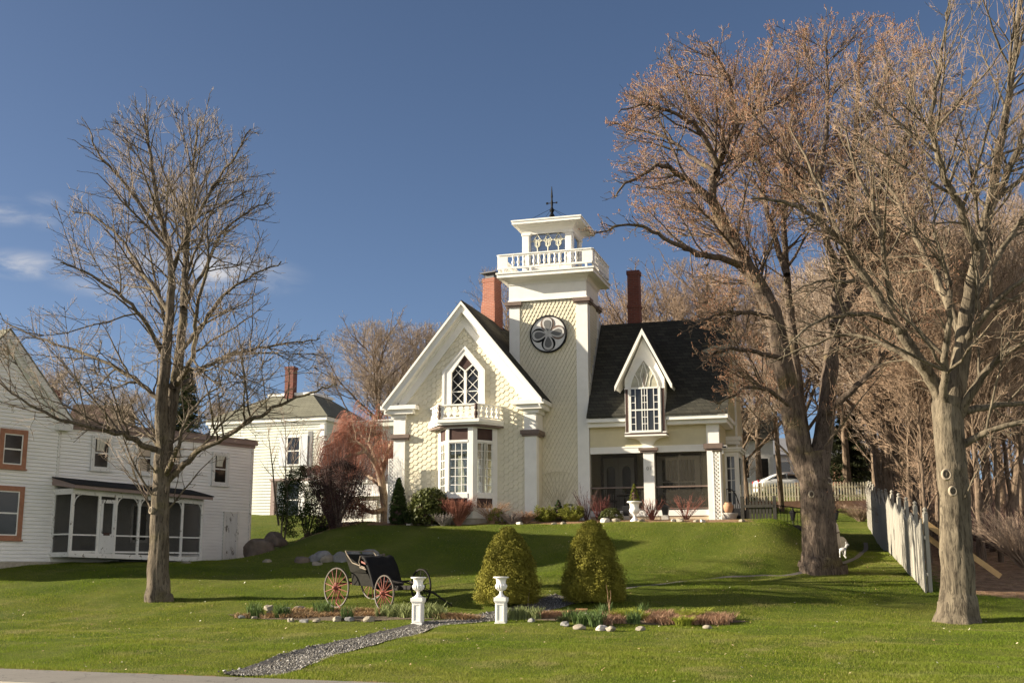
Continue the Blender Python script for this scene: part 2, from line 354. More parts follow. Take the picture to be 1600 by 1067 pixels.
def hgt0(x, y):
    x = np.asarray(x, float); y = np.asarray(y, float)
    k = S(-7, 3, x); z = _interp(_LK, y)*(1-k)+_interp(_RK, y)*k
    v = vstreet(x, y); z = z*S(16.30, 19.5, v)
    hx, hy = hlocal(x, y)
    w = S(-7.7, -2.5, hy)*S(-13.5, -8.9, hx)*S(9.6, 6.6, hx)*S(20, 9, hy)
    top = 3.44+.125*np.minimum(hy+.9, 0)
    z = z*(1-w)+top*w
    z = z+.85*np.exp(-((x+7.9)/1.9)**2-((y-50)/2.6)**2)
    z = z+.035*np.sin(x*.9+1.3*np.sin(y*.5))*np.sin(y*.7+.6)*S(17, 21, v)+(.014*np.sin(x*2.3+y*1.1)*np.sin(y*2.9-x)+.016*np.sin(x*1.31-y*.7)*np.sin(y*1.9+x*.63+2)+.008*np.sin(x*4.7+y*2.2)*np.sin(y*5.1-x*1.7))*S(16, 18, v)
    return np.where(v < 14.48, -.13, np.where(v < 16.30, np.minimum(z, 0), z))
def hgt(x, y):
    z = hgt0(x, y)
    if PATH is not None:
        d = seg_dist(np.asarray(x, float), np.asarray(y, float), PATH)
        z = z-.055*S(PATHW+.18, PATHW-.02, d)
    if PATH2 is not None: z = z-.05*S(.2, .08, seg_dist(np.asarray(x, float), np.asarray(y, float), PATH2))
    return z
def ray(px, py):
    d = (px-800)*_r-(py-533.5)*_u+F_PX*_f; return d/d[1]
def at(px, py, Y): return CAM+ray(px, py)*Y
def G(px, py, y0=15., y1=95.):      # where the line of sight through a pixel meets the ground
    d = ray(px, py); Y = np.arange(y0, y1, .05); P = CAM+d*Y[:, None]; h = P[:, 2]-hgt0(P[:, 0], P[:, 1])
    i = int(np.argmax(h < 0)) if (h < 0).any() else len(Y)-1
    p = P[i].copy(); p[2] = float(hgt(p[0], p[1])); return p
def ground(x, y): return np.array([x, y, float(hgt(x, y))])
PATHW = .43
PATH2 = None
_pc = [G(*q) for q in ((398, 1052), (450, 1036), (520, 1014), (590, 996), (660, 980), (740, 969), (800, 957), (850, 946), (880, 938))]
_pc = [p[:2] for p in _pc]; _pc.append((2*_pc[-1]-_pc[-2])*.5+_pc[-1]*.5)
def smooth_line(p, n=8):
    p = [np.array(q, float) for q in p]; out = []
    for i in range(len(p)-1):
        a, b, c, d = p[max(i-1, 0)], p[i], p[i+1], p[min(i+2, len(p)-1)]
        for k in range(n):
            t = k/n; out.append(.5*((2*b)+(-a+c)*t+(2*a-5*b+4*c-d)*t*t+(-a+3*b-3*c+d)*t**3))
    out.append(p[-1]); return np.array(out)
PATH = smooth_line(_pc, 6)
PATH2 = smooth_line([_pc[-1]]+[G(*q)[:2] for q in ((985, 916), (1050, 909), (1110, 903), (1180, 898), (1250, 893))]+[(11.0, 39.6), (12.6, 43.0), (14.0, 47.0), (15.2, 51.0)], 6)
def fence_line(y): return np.interp(y, [20, 33, 46, 62, 80], [8.5, 11.42, 14.40, 18.59, 23.3])
def litter(x, y):
    x = np.asarray(x, float); y = np.asarray(y, float)
    fx = np.where(y > 33, fence_line(y), 11.55+(33-y)*1.1)
    a = S(.1, 1.2, x-fx)*S(30.5, 32.5, y)
    b = S(2.6, 1.3, np.hypot((x+8.9)/1.5, (y-47.2)/1.25))
    hx, hy = hlocal(x, y); c = S(-2.35, -1.75, hy)*S(-9, -8, hx)*S(7, 5.5, hx)*S(4, 1, hy)
    e = S(.45, .05, np.abs(vstreet(x, y)-16.30))*.8
    return np.clip(np.maximum.reduce([a, b, c, e]), 0, 1)
BEDS = []
def grid_mesh(name, xs, ys, fn):
    X, Y = np.meshgrid(xs, ys); Z = fn(X, Y); nx, ny = len(xs), len(ys)
    V = np.stack([X, Y, Z], -1).reshape(-1, 3); i = np.arange((nx-1)*(ny-1)); r = i//(nx-1); c = i % (nx-1); a = r*nx+c
    me = arr_mesh(name, V, np.stack([a, a+1, a+nx+1, a+nx], -1)); return me, X.ravel(), Y.ravel()
n = N('lawn_ground'); v = n.coord('Object'); at1 = n.n.new('ShaderNodeAttribute'); at1.attribute_name = 'litter'
g = n.ramp(n.noise(v, .35, 6, .6), [(.3, (.055, .085, .011)), (.5, (.095, .12, .018)), (.7, (.15, .155, .038))])
g = n.mix(n.rng(n.noise(v, 6, 5, .7), .4, .7, 0, .5), g, (.07, .095, .014))
lt = n.ramp(n.noise(v, 4, 6, .7), [(.3, (.15, .09, .055)), (.55, (.32, .20, .12)), (.75, (.46, .32, .21))])
fm = n.n.new('ShaderNodeMath'); fm.operation = 'ADD'; n.l.new(at1.outputs['Fac'], fm.inputs[0])
nb = n.rng(n.noise(v, 2.5, 6, .7), .3, .7, -.35, .35); n.l.new(nb, fm.inputs[1])
n.col(n.mix(n.rng(fm.outputs[0], .35, .65), g, lt)); n.set(Roughness=.95, Specular_IOR_Level=.1)
n.bump(n.noise(v, 22, 6, .75), .9, .06); GROUND_M = n.m
xs = np.concatenate([np.arange(-400, -30, 15), np.arange(-30, 32, .2), np.arange(32, 401, 15)])
ys = np.concatenate([np.arange(-30, 13, 3), np.arange(13, 50, .2), np.arange(50, 90, .8), np.arange(90, 430, 14)])
me, gx, gy = grid_mesh('ground', xs, ys, hgt); attr(me, 'litter', litter(gx, gy))
props(link_mesh('ground', me, GROUND_M, None, True), kind='structure')

def strip(name, v0, v1, z, mat, L=60, zoff=0.0, thick=None):
    t = np.array([.934, -.358]); nn = np.array([.358, .934]); k = np.arange(-L, L+1, 1.0)
    V = []; 
    for a in k:
        for vv in (v0, v1): p = t*a+nn*vv; V.append((p[0], p[1], z))
    Q = [(2*i, 2*i+2, 2*i+3, 2*i+1) for i in range(len(k)-1)]
    return props(link_mesh(name, arr_mesh(name, V, Q), mat), kind='structure')
n = N('asphalt'); v = n.coord('Object'); c = n.ramp(n.noise(v, 60, 6, .7), [(.3, (.15, .135, .115)), (.7, (.24, .22, .19))])
c = n.mix(n.rng(n.noise(v, .8, 5), .45, .7, 0, .4), c, (.13, .115, .10))
cr = n.n.new('ShaderNodeTexVoronoi'); cr.feature = 'DISTANCE_TO_EDGE'; cr.inputs['Scale'].default_value = .8
wv = n.n.new('ShaderNodeVectorMath'); wv.operation = 'ADD'; nz = n.n.new('ShaderNodeTexNoise'); nz.inputs['Scale'].default_value = 2; n.l.new(v, nz.inputs['Vector']); n.l.new(v, wv.inputs[0]); n.l.new(nz.outputs['Color'], wv.inputs[1]); n.l.new(wv.outputs[0], cr.inputs['Vector'])
c = n.mix(n.rng(cr.outputs['Distance'], .012, .004, 0, .7), c, (.05, .045, .04)); n.col(c); n.set(Roughness=.9); n.bump(n.noise(v, 90, 4), .5, .01); ASPH = n.m
strip('pavement', 14.47, 16.36, .012, ASPH)
strip('road', 2.0, 14.20, -.115, ASPH)
GRANITE = paint('granite_kerb', (.52, .46, .36), .15, 20, .8, .2, (.3, .27, .22))
k = MB(); t_ = np.array([.934, -.358]); nn_ = np.array([.358, .934])
for i in range(-16, 16):
    a = i*2.0+.01; b = a+1.98; P = [t_*q+nn_*w for q, w in ((a, 14.17), (b, 14.17), (b, 14.47), (a, 14.47))]
    k.hexa([(p[0], p[1], -.3) for p in P]+[(p[0], p[1], .02) for p in P])
props(k.build('kerb', GRANITE, bevel=.012), kind='structure')

# gravel path: a bed in the cut, with loose stones on it
def offset(line, d):
    t = np.gradient(line, axis=0); t /= np.linalg.norm(t, axis=1)[:, None]; return line+np.stack([-t[:, 1], t[:, 0]], -1)*d
cols = [offset(PATH, d) for d in np.linspace(-PATHW-.12, PATHW+.12, 7)]
V = []; 
for i in range(len(PATH)):
    for j in range(7):
        p = cols[j][i]; V.append((p[0], p[1], float(hgt(p[0], p[1]))+.025))
Q = [(i*7+j, i*7+j+1, i*7+j+8, i*7+j+7) for i in range(len(PATH)-1) for j in range(6)]
n = N('gravel'); v = n.coord('Object'); vo = n.n.new('ShaderNodeTexVoronoi'); vo.inputs['Scale'].default_value = 28; n.l.new(v, vo.inputs['Vector'])
c = n.ramp(vo.outputs['Distance'], [(.0, (.22, .20, .17)), (.6, (.09, .08, .07))]); c = n.mix(n.rng(n.noise(v, 14, 4), .3, .7, 0, .6), c, (.17, .15, .125)); n.col(c); n.set(Roughness=.9)
n.bump(vo.outputs['Distance'], -.8, .03); GRAV = n.m
props(link_mesh('gravel_path', arr_mesh('gravel_path', V, Q), GRAV), kind='structure')
c2 = [offset(PATH2, d) for d in (-.085, -.03, .03, .085)]; V = [(c2[j][i][0], c2[j][i][1], float(hgt(*c2[j][i]))+.02) for i in range(len(PATH2)) for j in range(4)]
Q = [(i*4+j, i*4+j+1, i*4+j+5, i*4+j+4) for i in range(len(PATH2)-1) for j in range(3)]
props(link_mesh('gravel_path', arr_mesh('gravel_path', V, Q), GRAV), kind='structure')
rng = np.random.default_rng(3)
m = 26000; ii = rng.integers(0, len(PATH)-1, m); tt = rng.random((m, 1)); base = PATH[ii]*(1-tt)+PATH[ii+1]*tt
tg = PATH[ii+1]-PATH[ii]; tg /= np.linalg.norm(tg, axis=1)[:, None]; nr = np.stack([-tg[:, 1], tg[:, 0]], -1)
P = base+nr*((rng.uniform(-1, 1, (m, 1))*PATHW*1.04+rng.normal(0, .07, (m, 1)))); kz = P[:, 1] < 40; P = P[kz]; m = len(P)
Z = hgt(P[:, 0], P[:, 1])+.03
oc = np.array([(1, 0, 0), (-1, 0, 0), (0, 1, 0), (0, -1, 0), (0, 0, 1), (0, 0, -1)], float); of = np.array([(0, 2, 4), (2, 1, 4), (1, 3, 4), (3, 0, 4), (2, 0, 5), (1, 2, 5), (3, 1, 5), (0, 3, 5)])
sz = rng.uniform(.012, .034, (m, 1, 1))*np.stack([np.ones(m), rng.uniform(.6, 1.1, m), rng.uniform(.5, .8, m)], -1)[:, None, :]
an = rng.uniform(0, 6.28, m); ca, sa = np.cos(an), np.sin(an); rot = np.zeros((m, 3, 3)); rot[:, 0, 0] = ca; rot[:, 0, 1] = -sa; rot[:, 1, 0] = sa; rot[:, 1, 1] = ca; rot[:, 2, 2] = 1
V = np.einsum('mij,mkj->mki', rot, oc[None]*(1+.3*rng.normal(size=(m, 6, 1)))*sz)+np.concatenate([P, Z[:, None]], 1)[:, None, :]
T = (of[None]+np.arange(m)[:, None, None]*6).reshape(-1, 3)
n = N('gravel_stone'); ge = n.n.new('ShaderNodeNewGeometry'); n.col(n.ramp(ge.outputs['Random Per Island'], [(0, (.04, .037, .033)), (.45, (.10, .09, .075)), (.8, (.18, .165, .14)), (.96, (.46, .44, .41))])); n.set(Roughness=.75)
props(link_mesh('gravel_stones', arr_mesh('gravel_stones', V.reshape(-1, 3), None, T), n.m), kind='stuff', label='loose grey gravel lying on the curved path', cat='gravel')

# grass blades
def bed_mask(x, y):
    m = np.zeros(np.shape(x), bool)
    for (cx, cy, rx, ry, a) in BEDS:
        dx, dy = x-cx, y-cy; u = dx*math.cos(a)+dy*math.sin(a); w = -dx*math.sin(a)+dy*math.cos(a); m |= (u/rx)**2+(w/ry)**2 < 1
    return m
b1a, b1b = G(372, 963), G(745, 963); b2a, b2b = G(800, 966), G(1140, 972)
for a, b, ry in ((b1a, b1b, .62), (b2a, b2b, .72)):
    c = (a+b)/2; d = b-a; BEDS.append((c[0], c[1], math.hypot(d[0], d[1])/2, ry, math.atan2(d[1], d[0])))
def grass(count, seed, hmin, hmax, wid, regions):
    rng = np.random.default_rng(seed); out = []
    for (x0, x1, y0, y1, cnt) in regions:
        x = rng.uniform(x0, x1, cnt); y = rng.uniform(y0, y1, cnt)
        k = np.abs(x) < .47*y+1.0
        v = vstreet(x, y); k &= v > 16.25+.15*rng.random(cnt)
        k &= rng.random(cnt) > litter(x, y)*.97
        k &= seg_dist(x, y, PATH) > PATHW-.06+.12*rng.random(cnt); k &= seg_dist(x, y, PATH2) > .10+.08*rng.random(cnt)
        k &= ~bed_mask(x, y)
        hx, hy = hlocal(x, y); k &= ~((hy > -1.0) & (hx > -8.2) & (hx < 6.2))
        out.append(np.stack([x[k], y[k]], -1))
    P = np.concatenate(out); m = len(P); z = hgt(P[:, 0], P[:, 1])
    patch = .75+.5*(np.sin(P[:, 0]*1.7+np.sin(P[:, 1]*.9)*2)*np.sin(P[:, 1]*1.3+P[:, 0]*.4))
    h = rng.uniform(hmin, hmax, m)*np.clip(patch, .5, 1.3); an = rng.uniform(0, 6.28, m); w = wid*rng.uniform(.6, 1.3, m)
    dx, dy = np.cos(an)*w/2, np.sin(an)*w/2; lean = h[:, None]*rng.normal(0, .45, (m, 2))
    V = np.empty((m, 3, 3)); V[:, 0] = np.stack([P[:, 0]-dx, P[:, 1]-dy, z-.01], -1); V[:, 1] = np.stack([P[:, 0]+dx, P[:, 1]+dy, z-.01], -1)
    V[:, 2] = np.stack([P[:, 0]+lean[:, 0], P[:, 1]+lean[:, 1], z+h], -1)
    return arr_mesh('grass', V.reshape(-1, 3), None, np.arange(m*3).reshape(-1, 3))
n = N('grass_blade'); v = n.coord('Object'); ge = n.n.new('ShaderNodeNewGeometry')
c = n.ramp(ge.outputs['Random Per Island'], [(0, (.070, .115, .008)), (.45, (.140, .195, .013)), (.8, (.215, .245, .026)), (.97, (.38, .34, .12))])
c = n.mix(n.rng(n.noise(v, .35, 5, .6), .35, .65, 0, .55), c, (.23, .235, .045)); n.col(c); n.set(Roughness=.7, Specular_IOR_Level=.10)
c2 = n.mix(n.rng(n.noise(v, .75, 6, .7), .50, .66, 0, .75), c, (.31, .27, .115)); c2 = n.mix(n.rng(n.noise(v, .16, 4, .6), .45, .62, 0, .55), c2, (.12, .19, .013)); c2 = n.mix(n.rng(n.noise(v, 2.6, 4, .6), .60, .70, 0, .7), c2, (.09, .155, .011)); n.col(c2)
tl = n.n.new('ShaderNodeBsdfTranslucent'); n.l.new(c2, tl.inputs[0]); mx = n.n.new('ShaderNodeMixShader'); mx.inputs[0].default_value = .4
n.l.new(n.b.outputs[0], mx.inputs[1]); n.l.new(tl.outputs[0], mx.inputs[2]); n.l.new(mx.outputs[0], n.out.inputs[0]); GRASS_M = n.m
gm = grass(0, 11, .025, .055, .0105, [(-12, 12, 15, 24, 420000), (-16, 16, 24, 33, 330000), (-20, 20, 33, 43.5, 430000), (-20, 24, 43.5, 66, 130000)])
props(link_mesh('grass', gm, GRASS_M), kind='stuff', label='short green lawn grass covering the front slope', cat='grass')

# fallen leaves and pale flecks on the lawn
rng = np.random.default_rng(8); m = 1500
x = rng.uniform(-14, 15, m); y = 16+rng.random(m)**.8*28; k = (vstreet(x, y) > 16.5) & ~bed_mask(x, y); x, y = x[k], y[k]; m = len(x); z = hgt(x, y)+rng.uniform(.02, .05, m)
a = rng.uniform(0, 6.28, m); s = rng.uniform(.012, .032, m); tl_ = rng.normal(0, .4, (m, 2)); c4 = [(-1, 0), (0, -.6), (1, 0), (0, .6)]
V = np.stack([np.stack([x+s*(np.cos(a)*u-np.sin(a)*w), y+s*(np.sin(a)*u+np.cos(a)*w), z+s*(u*tl_[:, 0]+w*tl_[:, 1])], -1) for u, w in c4], 1)
n = N('fallen_leaf'); ge = n.n.new('ShaderNodeNewGeometry'); n.col(n.ramp(ge.outputs['Random Per Island'], [(0, (.22, .12, .05)), (.5, (.42, .29, .14)), (.8, (.55, .45, .28)), (.95, (.72, .68, .55))])); n.set(Roughness=.8)
props(link_mesh('fallen_leaves', arr_mesh('fallen_leaves', V.reshape(-1, 3), np.arange(m*4).reshape(-1, 4)), n.m), kind='stuff', label='small dry leaves scattered over the lawn', cat='leaves')
# ------------------------------------------------------------------ the yellow house
house = thing('victorian_house', 'cream yellow shingled cottage with white trim, steep gable and square lookout tower', 'house', HO, HYAW)
def hexwall(mb, x0, x1, z0, z1, y, s, ok):
    dz = s*math.sqrt(3); j = 0
    for ci in range(int((x1-x0)/(1.5*s))+2):
        x = x0+ci*1.5*s
        for ri in range(int((z1-z0)/dz)+2):
            z = z0+ri*dz+(dz/2 if ci % 2 else 0)
            if not ok(x, z): continue
            q = s*.95; a = [(q*math.cos(PI/3*k), q*math.sin(PI/3*k)) for k in range(6)]
            jt = random.uniform(0, .006)
            yy = lambda dzz: y-.015-jt-.013*(-dzz/(s*.87))
            vs = [(x+px, yy(pz), z+pz) for px, pz in a]+[(x+px, y, z+pz) for px, pz in a]
            mb.add(vs, [(0, 5, 4, 3, 2, 1)]+[(k, (k+1) % 6, (k+1) % 6+6, k+6) for k in range(6)])
def diawall(mb, x0, x1, z0, z1, y, w, h, ok):
    for ri in range(int((z1-z0)/(h/2))+2):
        z = z0+ri*h/2
        for ci in range(int((x1-x0)/w)+2):
            x = x0+ci*w+(w/2 if ri % 2 else 0)
            if not ok(x, z): continue
            a = [(0, -h/2*.95), (w/2*.93, 0), (0, h/2*.95), (-w/2*.93, 0)]
            vs = [(x+px, y-.020-(.022 if k == 0 else .004 if k in (1, 3) else -.012), z+pz) for k, (px, pz) in enumerate(a)]+[(x+px, y, z+pz) for px, pz in a]
            mb.add(vs, [(0, 1, 2, 3)]+[(k, k+4, (k+1) % 4+4, (k+1) % 4) for k in range(4)])
def clap(mb, z0, z1, y, xr, e=.11, d=.016):
    k = int((z1-z0)/e)
    for i in range(k+1):
        a = z0+i*e; b = min(a+e, z1)
        if b-a < .01: continue
        xa, xb = xr((a+b)/2)
        if xb-xa < .02: continue
        mb.add([(xa, y-d, a), (xb, y-d, a), (xb, y-.002, b), (xa, y-.002, b), (xa, y, a), (xb, y, a)], [(0, 1, 2, 3), (4, 5, 1, 0)])
def clapx(mb, z0, z1, x, yr, sgn=1, e=.11, d=.016):   # siding on a wall facing +x (sgn 1) or -x (-1)
    k = int((z1-z0)/e)
    for i in range(k+1):
        a = z0+i*e; b = min(a+e, z1)
        if b-a < .01: continue
        ya, yb = yr((a+b)/2)
        if yb-ya < .02: continue
        mb.add([(x+sgn*d, ya, a), (x+sgn*d, yb, a), (x+sgn*.002, yb, b), (x+sgn*.002, ya, b), (x, ya, a), (x, yb, a)], [(0, 1, 2, 3), (4, 5, 1, 0)])
GX, GZ, GS = -4.81, 8.50, 1.223       # gable apex and slope (outer line)
EZ = 4.50
def gz(x): return GZ-GS*abs(x-GX)
# gable block walls
m = MB(); m.prism([(-7.72, -.05), (-1.89, -.05), (-1.89, 4.45), (GX, gz(GX)-.55), (-7.72, 4.45)], -.88, 7.5); gw = m.build('gable_wall', CREAM, house)
m = MB(); hexwall(m, -7.2, -2.36, .05, 7.6, -.88, .125, lambda x, z: z < gz(x)-1.0+.1 and -7.26 < x < -2.3 and not (-5.62 < x < -3.98 and 4.4 < z < 6.75-abs(x+4.8)*1.0) and not (-5.95 < x < -3.4 and z < 3.75)); m.build('hexagon_shingles', CREAM, gw)
m = MB(); m.box(-7.85, -1.82, -.99, 7.5, -1.2, -.06); m.build('foundation', STONE, house)
# roof of the gable block
m = MB()
for sg in (-1, 1):
    xe = GX+sg*3.33; ze = gz(xe)
    a = [(GX, -1.32, GZ-.0), (xe, -1.32, ze-.0), (xe, 7.9, ze-.0), (GX, 7.9, GZ-.0)]
    b = [(p[0], p[1], p[2]+.055) for p in a]
    m.add(a+b, [(0, 1, 2, 3), (4, 7, 6, 5), (0, 4, 5, 1), (1, 5, 6, 2), (2, 6, 7, 3)] if sg > 0 else [(3, 2, 1, 0), (5, 6, 7, 4), (1, 5, 4, 0), (2, 6, 5, 1), (3, 7, 6, 2)])
gr_ = m.build('gable_roof', ROOF, house)
# rake boards: moulding, fascia, soffit block, frieze
def rake(mb, top, bot, y0, y1, xmax):
    for sg in (-1, 1):
        xe = GX+sg*xmax
        poly = [(GX, GZ-top), (GX, GZ-bot), (xe, gz(xe)-bot), (xe, gz(xe)-top)]
        if sg > 0: poly = poly[::-1]
        mb.prism(poly, y0, y1)
m = MB(); rake(m, .002, .13, -1.37, -1.24, 3.28); m.build('rake_moulding', WHITE, house)
m = MB(); rake(m, .13, .42, -1.29, -.90, 3.20); m.build('rake_fascia', WHITE, house)
m = MB(); rake(m, .42, .56, -1.02, -.88, 3.02); rake(m, .56, 1.00, -.955, -.87, 2.72); m.build('rake_frieze', WHITE, house)
# eave returns
for nm, x0, x1, ox, s in (('eave_return', -8.19, -6.69, 0, -1), ('eave_return', -2.75, -1.46, 0, 1)):
    m = MB(); yb = -.03 if s > 0 else 2.5
    xi0, xi1 = (-7.7, -6.69) if s < 0 else (-2.75, -1.9)
    m.box(x0, x1, -1.31, -.86, 4.30, 4.46)
    m.add([(x0, -1.31, 4.461), (x1, -1.31, 4.461), (x1, -.9, 4.53), (x0, -.9, 4.53)], [(0, 1, 2, 3)])
    if s > 0:
        m.box(x1-.25, x1-.002, -.86, -.02, 4.302, 4.458); m.box(x0+.16, x1-.10, -1.19, -.862, 4.13, 4.30); m.box(x1-.36, x1-.102, -.86, -.02, 4.132, 4.299)
        m.box(-2.36, x1-.3, -1.03, -.864, 3.98, 4.13); m.box(-1.88, x1-.31, -.86, -.02, 3.982, 4.129)
    else:
        m.box(x0+.002, x0+.25, -.86, 2.5, 4.302, 4.458); m.box(x0+.12, x1-.16, -1.19, -.862, 4.13, 4.30); m.box(x0+.122, x0+.4, -.86, 2.5, 4.132, 4.299)
        m.box(x0+.36, -7.2, -1.03, -.864, 3.98, 4.13)
    m.build('eave_return', WHITE, house)
def pilaster(x0, x1, y0, y1, z0, zc0, zc1, z1, capx0, capx1, capy0, side=None):
    m = MB(); m.box(x0, x1, y0, y1, z0, zc0); m.box(x0-.01, x1+.012, y0-.012, y1+.002, zc1+.002, z1)
    p = m.build('pilaster', WHITE, house)
    c = MB(); c.box(capx0, capx1, capy0, y1+(side or 0), zc0+.002, zc1); c.box(capx0+.05, capx1-.05, capy0+.05, y1+(side or 0)-.003, zc0-.07, zc0)
    c.build('capital', BROWN, p); return p
pl = pilaster(-7.73, -7.25, -.96, -.86, -.12, 3.18, 3.33, 3.99, -7.87, -7.05, -1.08)
pr = pilaster(-2.33, -1.88, -.96, -.86, -.12, 3.17, 3.33, 3.99, -2.47, -1.73, -1.08, .75)
MB().box(-1.879, -1.855, -.95, -.62, -.12, 3.1).build('corner_board', WHITE, house); MB().box(-1.878, -1.85, -.86, -.02, 3.335, 3.98).build('frieze_board', WHITE, house)
# bay window
BX = [(-5.86, -.88), (-5.17, -1.80), (-4.13, -1.80), (-3.44, -.88)]
bay = MB()
def bayface(mb, i, z0, z1, t, out=0.0, u0=0.0, u1=1.0):   # a board on face i of the bay, t thick
    a = Vector((BX[i][0], BX[i][1], 0)); b = Vector((BX[i+1][0], BX[i+1][1], 0)); d = (b-a); nrm = Vector((d.y, -d.x, 0)).normalized()
    p = a+d*u0; q = a+d*u1; o0 = nrm*out; o1 = nrm*(out-t)
    c = [p+o0, q+o0, q+o1, p+o1]
    mb.hexa([(v.x, v.y, z0) for v in c]+[(v.x, v.y, z1) for v in c])
U = {0: (.30, .78), 1: (.07, .78), 2: (.26, .80)}
for i in range(3):
    u0, u1 = U[i] if i != 1 else (.07, .80)
    if i == 0: u0, u1 = .20, .82
    if i == 2: u0, u1 = .17, .80
    U[i] = (u0, u1)
    bayface(bay, i, -.02, 3.44, .10, .0, 0, u0); bayface(bay, i, -.02, 3.44, .10, .0, u1, 1)
    bayface(bay, i, 2.86, 2.95, .10, .012, u0, u1); bayface(bay, i, .74, .92, .12, .02, u0, u1); bayface(bay, i, -.02, .37, .10, 0.004, u0, u1); bayface(bay, i, 3.40, 3.44, .09, 0.001, u0, u1)
bay = bay.build('bay_window', WHITE, house)
for i in range(3):
    for z0, z1 in ((2.951, 3.399), (.372, .738)): pn = MB(); bayface(pn, i, z0, z1, .04, -.03, *U[i]); pn.build('brown_panel', DARKBROWN, bay)
gl = MB(); mu = MB()
for i in range(3):
    u0, u1 = U[i]; bayface(gl, i, .921, 2.859, .006, -.035, u0, u1)
    for k in (1, 2): 
        u = u0+(u1-u0)*k/3; bayface(mu, i, .922, 2.858, .025, -.022, u-.013, u+.013)
    for k in range(1, 6):
        z = .92+1.94*k/6; bayface(mu, i, z-.012, z+.012, .024, -.0225, u0+.001, u1-.001)
    bayface(mu, i, .923, .96, .03, -.018, u0+.002, u1-.002); bayface(mu, i, 2.82, 2.857, .03, -.018, u0+.002, u1-.002)
    bayface(mu, i, .965, 2.815, .03, -.019, u0+.002, u0+.03); bayface(mu, i, .965, 2.815, .03, -.019, u1-.03, u1-.002)
gl.build('pane', CLEAR, bay); mu.build('muntins', WHITE, bay)
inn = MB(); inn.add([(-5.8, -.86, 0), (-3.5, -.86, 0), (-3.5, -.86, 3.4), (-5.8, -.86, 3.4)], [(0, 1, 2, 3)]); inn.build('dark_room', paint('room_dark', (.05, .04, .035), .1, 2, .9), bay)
cu = MB()
def curtain(x0, x1, y, z0, z1, pull):   # a pleated panel drawn to one side
    K = 16; vs = []; zz = np.linspace(z1, z0, 8)
    for z in zz:
        t = (z1-z)/(z1-z0); s = 1-pull*math.sin(min(1, t*1.25)*PI*.5)*.62
        for k in range(K+1):
            f = k/K; xx = x0+(x1-x0)*f*s; vs.append((xx, y+.03*math.sin(f*22)*(1-.3*t), z))
    fs = [(r*(K+1)+k, r*(K+1)+k+1, (r+1)*(K+1)+k+1, (r+1)*(K+1)+k) for r in range(7) for k in range(K)]
    cu.add(vs, fs)
curtain(-5.10, -4.74, -1.62, .95, 2.86, .9); curtain(-4.36, -4.74, -1.62, .95, 2.86, .9); curtain(-4.05, -3.72, -1.38, .95, 2.86, .35); curtain(-5.2, -5.5, -1.38, .95, 2.86, .3); curtain(-5.10, -4.36, -1.60, 2.35, 2.86, 0)
cu.build('curtain', CURTAIN, bay)
fd = MB(); fd.prismz([(-5.80, -.98), (-5.14, -1.74), (-4.16, -1.74), (-3.50, -.98)], -.9, -.03); fd.build('plinth', STONE, bay)
# balcony on the bay
def bal_loop(o): return [(-6.30-o*.1, -.88), (-5.50-o*.3, -2.08-o), (-3.80+o*.3, -2.08-o), (-3.16+o*.1, -.88)]
bl = MB(); bl.prismz(bal_loop(0), 3.60, 3.72); bl.prismz(bal_loop(-.08), 3.52, 3.60)
balc = bl.build('balcony', WHITE, house)
b2 = MB(); b2.prismz(bal_loop(-.20), 3.441, 3.52); b2.build('brown_bed_board', BROWN, balc)
RL = [(-6.20, -.89), (-5.46, -1.92), (-3.97, -1.92), (-3.30, -.89)]
rl = MB()
for i in range(3):
    a, b = RL[i], RL[i+1]; 
    rl.bar((a[0], a[1], 4.285), (b[0], b[1], 4.285), .10, .055); rl.bar((a[0], a[1], 3.79), (b[0], b[1], 3.79), .07, .05)
rl.build('handrail', WHITE, balc)
PROF = [(.035, 0), (.035, .05), (.085, .12), (.085, .17), (.03, .24), (.085, .31), (.085, .36), (.035, .43), (.035, .47)]
for i in range(3):
    a, b = Vector((*RL[i], 3.815)), Vector((*RL[i+1], 3.815)); L = (b-a).length; nb = 6 if i == 1 else 5; d = (b-a)/L; nv = Vector((d.y, -d.x, 0))
    for k in range(nb):
        c = a+d*(L*(k+.5)/nb); o = MB(); sl_ = [(-w, h) for w, h in PROF]+[(w, h) for w, h in PROF[::-1]]
        fr = [c+d*x*1.25-nv*.012+Vector((0, 0, z)) for x, z in sl_]; bk = [p+nv*.024 for p in fr]; q = len(sl_)
        # sawn baluster: a row of stacked quads so the outline stays exact
        h2 = len(PROF); vs = [tuple(p) for p in fr+bk]; fs = []
        for j in range(h2-1):
            l0, l1, r0, r1 = j, j+1, q-1-j, q-2-j
            fs += [(l0, l1, r1, r0), (q+l0, q+r0, q+r1, q+l1), (l0, q+l0, q+l1, l1), (r0, r1, q+r1, q+r0)]
        o.add(vs, fs); o.build('baluster', WHITE, balc)
for x, y, mt in ((-5.46, -1.92, BROWN), (-3.97, -1.92, DARKBROWN)):
    o = MB(); o.lathe([(.05, 3.74), (.05, 3.82), (.075, 3.9), (.06, 4.0), (.03, 4.05), (.07, 4.12), (.05, 4.2), (.06, 4.30)], 10, (x, y-.03, 0)); o.build('corner_post', mt, balc, True)
